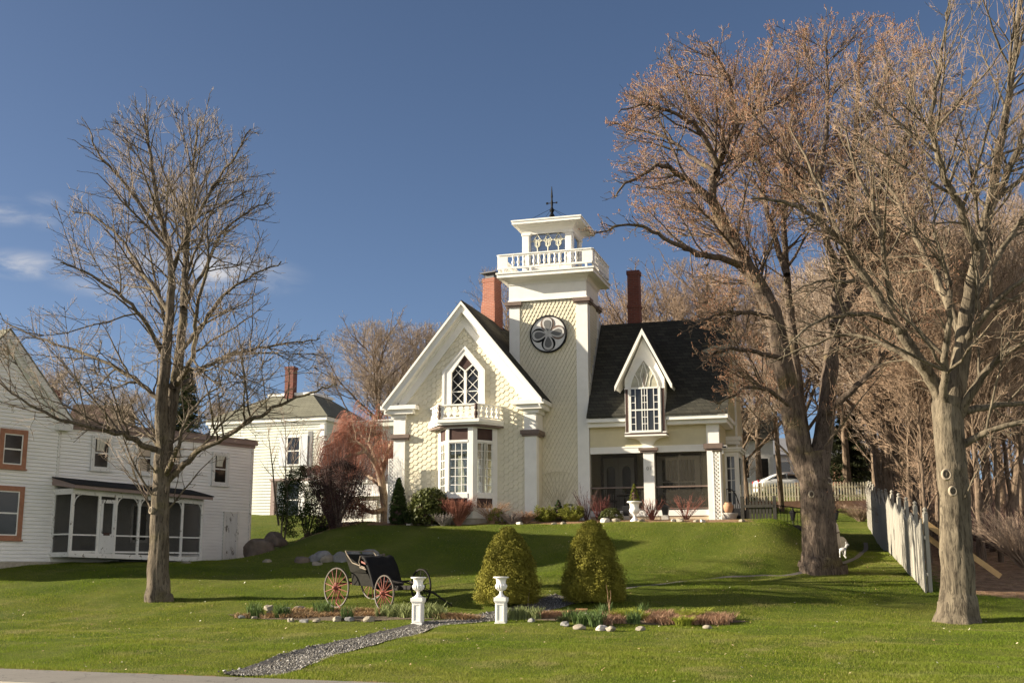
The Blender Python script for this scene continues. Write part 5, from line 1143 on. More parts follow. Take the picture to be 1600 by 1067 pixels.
m = MB(); m.bar((-1.2, 0, 8.4), (.7, 0, 8.45), .1, .12); m.build('crossarm', BARK_WOOD, t)
# ------------------------------------------------------------------ trees
def tubes(P, Rr, sides):
    """P (N, K, 3) centre lines, Rr (N, K) radii -> vertices and quads"""
    Nn, K, _ = P.shape
    T = np.gradient(P, axis=1); T /= np.linalg.norm(T, axis=2, keepdims=True)+1e-9
    ref = np.where(np.abs(T[:, :1, 2:3]) < .9, np.array([0, 0, 1.]), np.array([1., 0, 0])); ref = np.broadcast_to(ref, P.shape)
    A = np.cross(T, ref); A /= np.linalg.norm(A, axis=2, keepdims=True)+1e-9; B = np.cross(T, A)
    an = 2*PI*np.arange(sides)/sides; c = np.cos(an)[None, None, :, None]; s = np.sin(an)[None, None, :, None]
    V = P[:, :, None, :]+(A[:, :, None, :]*c+B[:, :, None, :]*s)*Rr[:, :, None, None]
    i = np.arange(Nn)[:, None, None]*K*sides; k = np.arange(K-1)[None, :, None]*sides; q = np.arange(sides)[None, None, :]; q2 = (q+1) % sides
    Q = np.stack([i+k+q, i+k+q2, i+k+sides+q2, i+k+sides+q], -1).reshape(-1, 4)
    return V.reshape(-1, 3), Q
class Geo:
    def __init__(s): s.V = []; s.Q = []; s.M = []; s.n = 0
    def add(s, P, Rr, sides, mi=0):
        if len(P) == 0: return
        V, Q = tubes(P, Rr, sides); s.V.append(V); s.Q.append(Q+s.n); s.M.append(np.full(len(Q), mi)); s.n += len(V)
    def mesh(s, name, origin=(0, 0, 0)):
        return arr_mesh(name, np.concatenate(s.V)-np.asarray(origin), np.concatenate(s.Q), None, np.concatenate(s.M))
def catmull(P, K):
    P = np.asarray(P, float); n = len(P); u = np.linspace(0, n-1.0001, K); i = u.astype(int); t = (u-i)[:, None]
    g = lambda j: P[np.clip(j, 0, n-1)]
    a, b, c, d = g(i-1), g(i), g(i+1), g(i+2)
    return .5*((2*b)+(-a+c)*t+(2*a-5*b+4*c-d)*t*t+(-a+3*b-3*c+d)*t**3)
def ell_dist(p, d, env):      # how far from p along d the crown reaches (union of ellipsoids)
    best = np.full(len(p), .15)
    for c, r in env:
        q = (p-np.asarray(c))/np.asarray(r); e = d/np.asarray(r); a = (e*e).sum(1); b = (q*e).sum(1); cc = (q*q).sum(1)-1
        D = b*b-a*cc; t = np.where(D > 0, (-b+np.sqrt(np.maximum(D, 0)))/a, 0); best = np.maximum(best, t)
    return best
def spawn(rng, P, Rr, dens, K, ang, lenf, env, u0=.2, up=.0, out=None, rmin=.006, rk=.55, wander=.12, lmin=.1, lmax=9, cap=None, lenparent=True):
    Nn, Kp, _ = P.shape; L = np.linalg.norm(np.diff(P, axis=1), axis=2).sum(1)
    cnt = rng.poisson(np.maximum(L*(1-u0)*dens, 0)); idx = np.repeat(np.arange(Nn), cnt)
    if cap and len(idx) > cap: idx = rng.choice(idx, cap, replace=False)
    m = len(idx)
    if m == 0: return np.zeros((0, K, 3)), np.zeros((0, K))
    u = u0+(1-u0)*rng.random(m)**.85; x = u*(Kp-1); i = np.minimum(x.astype(int), Kp-2); t = (x-i)[:, None]
    p = P[idx, i]*(1-t)+P[idx, i+1]*t; r = Rr[idx, i]*(1-t[:, 0])+Rr[idx, i+1]*t[:, 0]
    tg = P[idx, i+1]-P[idx, i]; tg /= np.linalg.norm(tg, axis=1, keepdims=True)+1e-9
    rn = rng.normal(size=(m, 3)); rn -= tg*(rn*tg).sum(1, keepdims=True); rn /= np.linalg.norm(rn, axis=1, keepdims=True)+1e-9
    if out is not None:
        o = p-np.asarray(out); o[:, 2] *= .25; o /= np.linalg.norm(o, axis=1, keepdims=True)+1e-9; rn = rn+.55*o; rn -= tg*(rn*tg).sum(1, keepdims=True); rn /= np.linalg.norm(rn, axis=1, keepdims=True)+1e-9
    a = rng.uniform(ang[0], ang[1], m)[:, None]
    d = tg*np.cos(a)+rn*np.sin(a); d[:, 2] += up; d /= np.linalg.norm(d, axis=1, keepdims=True)
    lp = L[idx]*(1-.55*u) if lenparent else np.full(m, 1.)
    ln = lp*rng.uniform(lenf[0], lenf[1], m)
    if env is not None: ln = np.minimum(ln, ell_dist(p, d, env)*rng.uniform(.75, 1.08, m))
    ln = np.clip(ln, lmin, lmax)
    s = np.linspace(0, 1, K)
    Pn = p[:, None, :]+d[:, None, :]*(ln[:, None]*s)[:, :, None]
    w = rng.normal(0, wander, (m, K, 3)); w[:, 0] = 0; w = np.cumsum(w, 1)*(ln[:, None]/K)[:, :, None]
    bend = np.zeros((m, K, 3)); bend[:, :, 2] = (s**2)[None]*(ln*up*.6)[:, None]
    Pn = Pn+w+bend
    r0 = np.clip(np.minimum(r*rk*rng.uniform(.8, 1.2, m), .012*ln**.9+rmin*.8), rmin, None)
    Rn = r0[:, None]*(1-.8*s)[None]; Rn = np.maximum(Rn, rmin*.55)
    return Pn, Rn
def make_tree(name, label, limbs, env, barkm, twigm, seed, group=None, base=None, dens=(1.2, 2.2, 3.6, 5.0), rmin=.007, axis=None, up=.12, caps=(None, 3000, 9000, 24000), budm=None, flare_=True, lenf1=(1.2, 4.2), trunk_sides=14, lens=((.28, .7), (.28, .7)), cuts=()):
    rng = np.random.default_rng(seed); base = np.asarray(base, float); t = thing(name, label, 'tree', base, 0, group)
    G0 = Geo(); L0 = []
    for pts, ra, rb in limbs:
        if ra > .2 and len(L0) == 0 and flare_ and len(pts) < 9: pts = [pts[0]-np.array([0, 0, .5])]+list(pts)
        K = max(6, int(len(pts)*4)); P = catmull(pts, K); s = np.linspace(0, 1, K); rr = ra+(rb-ra)*s**.85
        Ln = np.linalg.norm(np.diff(P, axis=0), axis=1).sum()
        jit = rng.normal(0, 1, (K, 3))*(min(.03, .005*Ln) if ra < .2 else .012)*np.minimum(1, s*4)[:, None]; P = P+jit
        if ra > .2:
            K2 = K*5; P = catmull(P, K2); s2 = np.linspace(0, 1, K2); rr = np.interp(s2, s, rr)
            hgt_ = P[:, 2]-base[2]
            if flare_ and hgt_[0] < .6: rr = rr*(1+.32*np.exp(-np.maximum(hgt_, 0)/.35))
            rr = rr*(1+.025*np.sin(s2*9+rng.uniform(0, 6))+.012*np.sin(s2*31))
            V, Q = tubes(P[None], rr[None], 48); Vr = V.reshape(K2, 48, 3); c = Vr.mean(1, keepdims=True); an = 2*PI*np.arange(48)/48; zz = hgt_[:, None]
            lob = 1+.045*np.sin(an[None]*3+1.2+.8*np.sin(zz*.9))+.20*np.exp(-np.maximum(hgt_, 0)/.38)[:, None]*np.maximum(0, np.sin(an[None]*4+1.9+rng.uniform(0, 6)))**2
            lob = lob+.022*np.sin(an[None]*9+2.2*np.sin(zz*1.7)+zz*.6)+.016*np.abs(np.sin(an[None]*8.5+1.5*np.sin(zz*2.3)))+.010*np.sin(an[None]*19+zz*3.1+2*np.sin(zz*4))
            for kb in range(9): ka, kz, kw = rng.uniform(0, 6.28), rng.uniform(.4, max(.8, hgt_.max())), rng.uniform(.07, .16); lob = lob+rng.uniform(.05, .13)*np.exp(-((np.mod(an[None]-ka+PI, 2*PI)-PI)/.4)**2-((zz-kz)/kw)**2)
            Vr = c+(Vr-c)*lob[:, :, None]; G0.V.append(Vr.reshape(-1, 3)); G0.Q.append(Q+G0.n); G0.M.append(np.zeros(len(Q), int)); G0.n += K2*48
        else: G0.add(P[None], rr[None], 9)
        L0.append((catmull(P, 24)[None], np.interp(np.linspace(0, 1, 24), np.linspace(0, 1, len(rr)), rr)[None], Ln))
    G1 = Geo(); ax = np.asarray(axis if axis is not None else base+np.array([0, 0, 6]))
    P1 = []; R1 = []
    for (P, Rr, Ln), (pts, ra, rb) in zip(L0, limbs):
        u0 = .45 if ra > .2 else .15
        p, r = spawn(rng, P, Rr, dens[0], 10, (.5, 1.08), lenf1, env, u0, up, ax, .014, .5, .10, .4, 6, None, False); P1.append(p); R1.append(r)
        tip = P[:, -1] ; d = P[:, -1]-P[:, -3]
    P1 = np.concatenate(P1); R1 = np.concatenate(R1); G0.add(P1, R1, 6)
    # limbs themselves also carry second-order shoots
    P2, R2 = spawn(rng, P1, R1, dens[1], 7, (.45, 1.0), lens[0], env, .15, up, ax, .010, .6, .15, .25, 3, caps[1])
    LP = np.concatenate([p for p, r, l in L0]); LR = np.concatenate([np.minimum(r, .06) for p, r, l in L0])
    P2b, R2b = spawn(rng, LP, LR, dens[1]*.55, 7, (.5, 1.1), (.08, .25), env, .5, up, ax, .010, .6, .15, .25, 2, caps[1])
    P2 = np.concatenate([P2, P2b]); R2 = np.concatenate([R2, R2b]); G1.add(P2, R2, 4)
    P3, R3 = spawn(rng, P2, R2, dens[2], 5, (.4, .95), lens[1], env, .12, up*.8, ax, rmin, .6, .16, .15, 1.2, caps[2]); G1.add(P3, R3, 3, 1)
    P4, R4 = spawn(rng, P3, R3, dens[3], 4, (.4, .9), (.35, .85), None, .15, up*.8, None, rmin*.8, .7, .14, .08, .5, caps[3]); G1.add(P4, R4, 3, 1)
    P5, R5 = spawn(rng, np.concatenate([P1[:, ::2]]), R1[:, ::2], 2.0, 4, (.4, .9), (.05, .2), None, .3, up, None, rmin, .5, .14, .15, .6, 6000); G1.add(P5, R5, 3, 1)
    if budm is not None:     # clustered buds at the shoot tips: short fat spindles
        tips = np.concatenate([P4[:, -1], P3[:, -1], P4[:, 2]]); tips = tips[rng.random(len(tips)) < .8]; dd = rng.normal(size=tips.shape); dd[:, 2] = np.abs(dd[:, 2])+.3; dd /= np.linalg.norm(dd, axis=1, keepdims=True)
        B = tips[:, None, :]+dd[:, None, :]*np.array([0, .03, .06])[None, :, None]; G1.add(B, np.tile(np.array([[.004, .016, .003]]), (len(B), 1)), 3, 2)
    o = link_mesh('trunk', G0.mesh('trunk', base), barkm, t, True)
    for (c, d, r) in cuts:
        m = MB(); m.lathe([(r*1.15, -.05), (r*1.12, .0), (r*1.0, .028), (r*.78, .026), (r*.7, .01)], 16); k = m.build('pruning_scar', barkm_cut, o, True); k.scale = (.8, 1, 1)
        m = MB(); m.lathe([(r*.76, .0), (r*.7, .014), (.001, .02)], 14); k2 = m.build('scar_centre', barkm, o, True); k2.scale = (.8, 1, 1); k2.location = tuple(np.asarray(c)-base); k2.rotation_euler = Vector(d).to_track_quat('Z', 'Y').to_euler(); k.location = tuple(np.asarray(c)-base); k.rotation_euler = Vector(d).to_track_quat('Z', 'Y').to_euler()
    mats = [barkm, twigm]+([budm] if budm is not None else [])
    link_mesh('crown', G1.mesh('crown', base), mats, t, True); return t
barkm_cut = paint('pale_healed_wood', (.31, .255, .185), .2, 6, .8)
def limb(Y, pts, r0, r1):     # pts: (px, py, depth offset)
    return ([at(p[0], p[1], Y+(p[2] if len(p) > 2 else 0)) for p in pts], r0, r1)
def penv(Y, px, py, rx, ry, rd):    # an ellipsoid of the crown, given by its outline in the photograph and its depth
    c = at(px, py, Y); s = Y/F_PX; return (c, (rx*s, rd, ry*s))
# the bare maple in front of the farmhouse
b = G(248, 938, 25, 45); Y = b[1]; s_ = Y/F_PX
LM = [limb(Y, [(248, 942), (248, 900), (250, 830), (252, 760), (257, 690)], 17*s_, 12.5*s_),
 limb(Y, [(256, 700), (252, 640, -.2), (259, 560, -.3), (266, 480, -.3), (268, 430, -.4), (262, 380, -.6), (246, 320, -.9), (236, 250, -1), (226, 178, -1)], 11*s_, 1.2*s_),
 limb(Y, [(260, 690), (270, 620, .2), (280, 560, .3), (287, 480, .3), (291, 400, .5), (296, 330, .8), (301, 260, 1), (310, 185, 1)], 11*s_, 1.2*s_),
 limb(Y, [(250, 703), (232, 699, -.4), (190, 678, -1.3), (150, 668, -2), (95, 655, -2.6), (40, 628, -3), (-10, 590, -3.2)], 5.5*s_, 1.0*s_),
 limb(Y, [(254, 640), (235, 611, .2), (182, 574, .8), (118, 547, 1.4), (53, 525, 1.6), (5, 500, 1.8)], 4.5*s_, 1*s_),
 limb(Y, [(262, 750), (285, 728, -.2), (312, 704, -.5), (350, 683, -1), (396, 655, -1.6), (440, 632, -2), (490, 612, -2.2), (525, 600, -2.3)], 6*s_, 1*s_),
 limb(Y, [(258, 745), (272, 712, -.9), (280, 690, -1.3), (300, 640, -1.6), (345, 600, -2)], 5*s_, 1.0*s_),
 limb(Y, [(272, 610), (300, 590, 1), (345, 560, 1.6), (400, 545, 2.2), (455, 535, 2.6), (500, 530, 2.8)], 4.5*s_, 1*s_),
 limb(Y, [(282, 550), (310, 515, -.8), (345, 465, -1.6), (390, 432, -2), (440, 410, -2.3)], 4.2*s_, 1*s_),
 limb(Y, [(258, 560), (225, 500, -1), (180, 455, -1.5), (130, 425, -2), (95, 410, -2.2)], 4.2*s_, 1*s_),
 limb(Y, [(265, 490), (225, 430, .8), (190, 375, 1.5), (150, 340, 2), (112, 330, 2.2)], 4*s_, 1*s_),
 limb(Y, [(287, 480), (320, 420, 1), (350, 360, 1.6), (390, 330, 2), (420, 318, 2.3)], 4*s_, .9*s_),
 limb(Y, [(268, 430), (290, 370, -1), (330, 300, -1.5), (370, 240, -1.8), (390, 205, -2)], 4*s_, .9*s_),
 limb(Y, [(262, 380), (220, 320, -.6), (180, 270, -1), (150, 235, -1.2), (140, 200, -1.2)], 3.6*s_, .9*s_),
 limb(Y, [(255, 600), (262, 560, 1.5), (258, 500, 2.6), (240, 420, 3.2), (225, 350, 3.4)], 5*s_, .9*s_),
 limb(Y, [(275, 600), (300, 560, -1.8), (310, 480, -2.8), (325, 400, -3.2), (320, 330, -3.2)], 5*s_, .9*s_)]
env = [penv(Y, 268, 400, 180, 262, 4.5), penv(Y, 262, 590, 285, 150, 5.0)]
make_tree('maple_tree', 'tall bare grey maple standing alone on the lawn before the farmhouse', LM, env, BARK_MAPLE, TWIG_GREY, 7, base=b, dens=(4.0, 4.5, 4.3, 3.5), rmin=.0066, up=.06, caps=(None, 5200, 19000, 34000), axis=at(268, 600, Y), cuts=((at(236, 797, Y-.18), (-.6, -.8, .1), .10),))
# the double-trunked old maple right of the house
b = G(1278, 891, 30, 48); Y = b[1]; s_ = Y/F_PX
LM = [limb(Y, [(1282, 896), (1280, 860), (1278, 800), (1272, 750), (1266, 705)], 26.5*s_, 23*s_),
 limb(Y, [(1262, 735), (1246, 690), (1237, 640), (1222, 560), (1209, 497), (1190, 455), (1167, 417), (1150, 385), (1134, 356), (1115, 319)], 19*s_, 9*s_),
 limb(Y, [(1115, 322), (1113, 300, .2), (1120, 262, .3), (1134, 234, .4), (1154, 190, .6), (1172, 145, .8), (1196, 95, 1), (1205, 60, 1.2)], 8.5*s_, 1.2*s_),
 limb(Y, [(1115, 319), (1097, 300, -.3), (1066, 276, -.6), (1036, 258, -1), (1012, 267, -1.2), (975, 290, -1.6), (960, 310, -1.8)], 7*s_, 1*s_),
 limb(Y, [(1122, 258), (1092, 201, -.6), (1055, 178, -1.2), (1008, 164, -1.8), (965, 175, -2)], 5*s_, 1*s_),
 limb(Y, [(1118, 270), (1080, 245, .8), (1040, 215, 1.6), (1000, 205, 2), (955, 190, 2.2)], 4.5*s_, 1*s_),
 limb(Y, [(1130, 240), (1085, 170, .6), (1060, 120, 1), (1045, 80, 1.2)], 5*s_, 1*s_),
 limb(Y, [(1150, 190), (1140, 130, -.6), (1120, 90, -1), (1105, 65, -1.2)], 4.2*s_, 1*s_),
 limb(Y, [(1165, 417), (1120, 402, -.8), (1097, 398, -1.2), (1060, 385, -1.6), (1031, 370, -1.9), (994, 351, -2.1), (960, 355, -2.3), (930, 366, -2.4)], 6*s_, .9*s_),
 limb(Y, [(1222, 560), (1185, 552, -1.6), (1150, 545, -2.4), (1120, 550, -2.6), (1095, 562, -2.8)], 4.5*s_, .9*s_),
 limb(Y, [(1209, 497), (1175, 490, -1.5), (1135, 488, -2.5), (1100, 500, -2.8), (1075, 515, -2.9)], 4.5*s_, .9*s_),
 limb(Y, [(1240, 640), (1200, 610, -1.2), (1170, 605, -2), (1145, 618, -2.5), (1120, 632, -2.7)], 4*s_, .9*s_),
 limb(Y, [(1264, 735, .2), (1256, 680, .5), (1246, 600, .8), (1236, 500, 1.2), (1228, 420, 1.6), (1225, 330, 2), (1230, 240, 2.2), (1240, 150, 2.4), (1250, 80, 2.6)], 11*s_, 1.2*s_),
 limb(Y, [(1276, 735), (1285, 690, .2), (1292, 630, .4), (1297, 570, .5), (1303, 510, .6), (1312, 440, .6), (1325, 370, .5), (1330, 290, .5), (1338, 200, .5), (1340, 120, .5), (1345, 60, .5)], 18*s_, 1.5*s_),
 limb(Y, [(1290, 645), (1315, 625, -.3), (1345, 597, -.5), (1372, 566, -.6), (1400, 530, -.6), (1430, 470, -.4), (1450, 400, 0)], 7*s_, 1.2*s_),
 limb(Y, [(1303, 510), (1340, 450, 1), (1370, 400, 1.5), (1400, 320, 2), (1415, 230, 2.2), (1420, 150, 2.4), (1425, 80, 2.4)], 9*s_, 1.2*s_),
 limb(Y, [(1312, 440), (1290, 370, -1), (1280, 300, -1.6), (1290, 220, -2), (1295, 140, -2.2), (1290, 70, -2.3)], 7*s_, 1.2*s_),
 limb(Y, [(1230, 430), (1200, 340, 1.8), (1190, 270, 2.8), (1180, 200, 3.4), (1185, 120, 3.6)], 6*s_, 1.1*s_),
 limb(Y, [(1325, 370), (1370, 300, -1.2), (1400, 240, -1.8), (1430, 180, -2.2), (1460, 130, -2.4)], 6*s_, 1.1*s_)]
env = [penv(Y, 1130, 240, 190, 185, 5.5), penv(Y, 1300, 235, 220, 195, 6), penv(Y, 1160, 500, 100, 130, 4), penv(Y, 1290, 450, 200, 170, 5)]
TB = make_tree('maple_tree', 'huge bare old maple with two thick trunks and reddish twigs right of the house', LM, env, BARK_OLD, TWIG_TAN, 21, base=b, dens=(4.6, 5.2, 5.6, 5.0), rmin=.0066, up=.06, caps=(None, 11000, 44000, 80000), budm=TWIG_RED, axis=at(1230, 450, Y), cuts=((at(1296, 751, Y-.35), (.3, -.9, .3), .11), (at(1268, 772, Y-.62), (-.05, -1, .05), .10)))
# the smooth barked tree in the right foreground
b = G(1494, 972, 22, 36); Y = b[1]; s_ = Y/F_PX
LM = [limb(Y, [(1496, 976), (1496, 930), (1494, 870), (1492, 800), (1486, 720), (1480, 650), (1482, 620)], 26*s_, 21*s_),
 limb(Y, [(1476, 650), (1465, 610), (1440, 570, -.2), (1412, 525, -.3), (1395, 500, -.4), (1350, 431, -.6), (1312, 375, -.9), (1262, 332, -1.2), (1218, 314, -1.5), (1175, 310, -1.6)], 13*s_, 1.5*s_),
 limb(Y, [(1486, 650), (1496, 590), (1504, 540), (1512, 480), (1528, 400), (1545, 330), (1558, 250), (1573, 170), (1588, 60), (1600, -60)], 17*s_, 3*s_),
 limb(Y, [(1480, 650), (1476, 600, -.5), (1477, 545, -.9), (1484, 490, -1.2), (1480, 430, -1.3), (1460, 360, -1.3), (1450, 290, -1.2)], 8*s_, 1.5*s_),
 limb(Y, [(1506, 530), (1480, 470, .6), (1452, 410, 1), (1420, 350, 1.2), (1390, 290, 1.5), (1360, 240, 1.6)], 9*s_, 1.5*s_),
 limb(Y, [(1530, 395), (1500, 330, -.6), (1470, 260, -1), (1455, 180, -1.2), (1470, 90, -1.2), (1480, 20, -1.2)], 8*s_, 1.5*s_),
 limb(Y, [(1545, 330), (1575, 270, .4), (1600, 200, .6), (1630, 120, .8)], 8*s_, 2*s_),
 limb(Y, [(1504, 540), (1540, 490, -.6), (1580, 450, -1), (1630, 415, -1.4)], 8*s_, 2*s_),
 limb(Y, [(1494, 660), (1520, 610, -.4), (1560, 560, -.8), (1610, 530, -1)], 9*s_, 3*s_),
 limb(Y, [(1498, 700), (1530, 680, -.3), (1570, 665, -.6), (1630, 650, -.8)], 7*s_, 3*s_),
 limb(Y, [(1494, 645), (1535, 637, .4), (1580, 632, .8), (1640, 628, 1)], 7*s_, 3*s_),
 limb(Y, [(1465, 605), (1420, 560, 1), (1360, 530, 1.6), (1310, 525, 2), (1250, 545, 2.2), (1200, 570, 2.4)], 5.5*s_, .8*s_),
 limb(Y, [(1400, 508), (1350, 490, -1), (1300, 495, -1.5), (1250, 520, -1.8), (1225, 550, -2)], 5*s_, .8*s_),
 limb(Y, [(1352, 434), (1320, 440, -1.2), (1275, 440, -1.8), (1235, 460, -2)], 4*s_, .8*s_),
 limb(Y, [(1395, 500), (1385, 420, -.8), (1370, 340, -1.2), (1340, 270, -1.4), (1320, 200, -1.4)], 6*s_, 1.2*s_),
 limb(Y, [(1315, 378), (1290, 320, .4), (1260, 250, .8), (1235, 200, 1)], 4.5*s_, 1*s_),
 limb(Y, [(1512, 480), (1560, 400, 1), (1600, 340, 1.5), (1640, 300, 2)], 7*s_, 2*s_)]
env = [penv(Y, 1520, 200, 240, 300, 4.5), penv(Y, 1380, 400, 190, 190, 4), penv(Y, 1560, 520, 180, 160, 4), penv(Y, 1290, 470, 110, 120, 3)]
make_tree('beech_tree', 'smooth beige bare tree with two pruning scars in the right foreground', LM, env, BARK_SMOOTH, TWIG_TAN, 33, base=b, dens=(2.7, 3.7, 4.3, 4.0), rmin=.0056, up=.08, caps=(None, 6000, 22000, 36000), axis=at(1500, 520, Y),
  cuts=((at(1479, 741, Y-.42), (-.1, -1, .1), .135), (at(1489, 767, Y-.42), (0, -1, .05), .115)))
# generic wood trees: a few kinds, copied
def kind_tree(seed, H, spread, r, nl, straight, barkm, twigm, dens, caps, rmin, env_w=1.0, fork=.35, budm=None):
    rng = np.random.default_rng(seed); limbs = []; lean = rng.normal(0, .02, 2)
    tr = [np.array([lean[0]*H*k+.12*math.sin(k*5+seed), lean[1]*H*k, H*k]) for k in (0, .15, .3, .5, .7, .95)]
    limbs.append((tr, r, .02))
    for j in range(nl):
        u = fork+(.9-fork)*(j+.5)/nl; p = tr[0]*0+np.array([np.interp(u, (0, .15, .3, .5, .7, .95), [q[i] for q in tr]) for i in range(3)])
        a = 2.4*j+rng.uniform(-.4, .4); ln = spread*(1.15-u*.75)*rng.uniform(.8, 1.15); rise = ln*(straight+rng.uniform(-.1, .3))
        d = np.array([math.cos(a), math.sin(a), 0]); limbs.append(([p, p+d*ln*.4+np.array([0, 0, rise*.45]), p+d*ln*.75+np.array([0, 0, rise*.9]), p+d*ln+np.array([0, 0, rise*1.5])], r*.42*(1.1-u*.6), .014))
    env = [((0, 0, H*.66), (spread*1.2*env_w, spread*1.2*env_w, H*.40))]
    return make_tree('bare_tree', 'x', limbs, env, barkm, twigm, seed, base=(0, 0, 0), dens=dens, rmin=rmin, caps=caps, up=.15, budm=budm, trunk_sides=9)
KA = kind_tree(101, 15, 3.2, .20, 11, .9, BARK_WOOD, TWIG, (2.3, 3.8, 4.2, 3.8), (None, 3000, 12000, 20000), .010, fork=.34)
KB = kind_tree(102, 13, 4.6, .30, 13, .7, BARK_WOOD, TWIG_GREY, (3.0, 4.2, 4.4, 4.0), (None, 5500, 22000, 34000), .012)
KC = kind_tree(103, 11, 2.4, .11, 9, 1.2, BARK_WOOD, TWIG_TAN, (3.6, 4.5, 5.5, 5.0), (None, 2200, 8000, 15000), .011, fork=.42)
KD = kind_tree(104, 14, 5.5, .34, 16, .9, BARK_WOOD, TWIG, (2.4, 3.6, 4.2, 4.0), (None, 7000, 26000, 40000), .013, fork=.22)
used = set()
def plant(kind, px, Y, sc_, rz, label, group=None, base_y=None, z=None):
    p = at(px, 800, Y); g = float(hgt(p[0], p[1])) if z is None else z
    if kind.name not in used:
        used.add(kind.name); kind.location = (p[0], p[1], g-.1); kind.rotation_euler = (0, 0, rz); kind.scale = (sc_,)*3; kind['label'] = label
        if group: kind['group'] = group
        return kind
    return dup(kind, (p[0], p[1], g-.1), rz, label, group, sc_)
WOOD = 'slender bare trees in the wood behind the grey fence'; WL = 'slender bare tree in the brown wood behind the grey board fence'
random.seed(12)
for i, (px, Y, s) in enumerate(((1372, 66, 1.0), (1392, 63, 1.1), (1408, 58, .95), (1424, 55, 1.05), (1438, 62, 1.2), (1452, 47, .85), (1463, 70, 1.1), (1535, 50, .9), (1548, 44, .8), (1562, 58, 1.0), (1572, 66, 1.2), (1590, 52, .95), (1606, 46, .9), (1625, 58, 1.1), (1645, 50, 1.0), (1500, 68, 1.1), (1515, 60, 1.0), (1350, 76, 1.0), (1340, 90, 1.1), (1415, 78, 1.2), (1480, 82, 1.2), (1550, 80, 1.2), (1600, 78, 1.2), (1440, 41, .72), (1525, 40, .75))):
    plant((KA, KC, KA, KC)[i % 4] if s < 1.15 else KA, px, Y, s, random.uniform(0, 6.28), WL, WOOD)
for i, (px, Y, s) in enumerate(((1380, 50, .95), (1396, 54, 1.0), (1558, 43.5, .95))):
    lab = ('thick pale trunk of the wood at the far end of the grey fence', 'thick pale trunk just right of the fence end, leaning against its neighbour', 'thick leaning brown trunk right of the smooth beige tree')[i]
    k = plant(KB, px, Y, s, (1.0, 2.5, 4.0)[i], lab)
    if i == 2: k.rotation_euler = (0, R(16), 0)
KE = kind_tree(105, 13, 2.0, .12, 7, 1.3, BARK_WOOD, TWIG_TAN, (1.9, 3.4, 4.0, 3.6), (None, 1500, 5000, 9000), .009, fork=.5)
for i, (px, Y, s) in enumerate(((1386, 48, .95), (1399, 46, .9), (1412, 45, 1.0), (1428, 43, .9), (1441, 45, 1.0), (1450, 40, .8), (1461, 42, .9), (1533, 41, .95), (1546, 45, 1.0), (1556, 40, .85), (1583, 45, 1.0), (1597, 42, .9), (1375, 56, 1.1), (1404, 52, 1.05), (1433, 50, 1.1))):
    plant(KE, px, Y, s, random.uniform(0, 6.28), 'straight slim bare trunk close behind the grey board fence', 'slim trunks close behind the grey fence')
# behind the houses
for px, Y, s, lab, kd in ((590, 82, .98, 'rounded bare tree standing behind the left slope of the yellow gable', KB), (672, 86, 1.0, 'narrower bare tree whose top shows just left of the yellow gable peak', KB), (640, 95, .85, 'low bare tree behind the weeping red tree', KD), (783, 78, 1.02, 'bare tree showing between the orange chimney and the tower', KA),
  (1010, 72, .92, 'bare tree rising right behind the dark red chimney', KD), (1060, 66, .82, 'bare tree behind the middle of the dark roof', KB), (1105, 70, .98, 'bare tree behind the right end of the dark roof', KD), (1165, 62, .68, 'low gnarled bare tree just right of the porch corner', KB), (1190, 82, 1.0, 'brown trunk beyond the road left of the utility pole', KD), (1260, 78, 1.05, 'bare tree behind the parked white car', KD), (1325, 74, 1.05, 'bare tree behind the picket fence right of the double trunk', KD), (955, 90, .8, 'bare tree far behind the tower and roof', KD),
  (185, 96, .70, 'hazy bare tree far behind the farmhouse wing', KB), (62, 92, .82, 'hazy bare tree behind the farmhouse gable', KB), (350, 104, .66, 'hazy bare tree far behind the pale house chimney', KB)):
    plant(kd, px, Y, s, random.uniform(0, 6.28), lab)
# leaves: many small faces
def leaves(P, D, size, rng, asp=.5, jit=.5):
    m = len(P); n = D+rng.normal(0, jit, (m, 3)); n /= np.linalg.norm(n, axis=1, keepdims=True)+1e-9
    a = np.cross(n, rng.normal(size=(m, 3))); a /= np.linalg.norm(a, axis=1, keepdims=True)+1e-9; b = np.cross(n, a)
    s = (size*rng.uniform(.6, 1.3, m))[:, None]
    V = np.stack([P-a*s*.5, P+b*s*asp*.5, P+a*s*.5, P-b*s*asp*.5], 1)
    return V.reshape(-1, 3), np.arange(m*4).reshape(-1, 4)
def lumpy(rng, prof, H, nl, lump, per, size, squash=1.0):
    """clumped foliage on a body of revolution prof(t) -> radius"""
    t = rng.random(nl)**.8; an = rng.uniform(0, 2*PI, nl); r = np.array([prof(x) for x in t])*rng.uniform(.80, 1.02, nl)
    c = np.stack([r*np.cos(an), r*np.sin(an)*squash, t*H], -1); lr = lump*rng.uniform(.6, 1.25, nl)*np.clip(.5+np.array([prof(x) for x in t]), .35, 1.2)
    d = rng.normal(size=(nl, per, 3)); d /= np.linalg.norm(d, axis=2, keepdims=True); rr = rng.random((nl, per, 1))**.35
    P = c[:, None]+d*rr*lr[:, None, None]; return leaves(P.reshape(-1, 3), d.reshape(-1, 3), np.full(nl*per, size), rng)
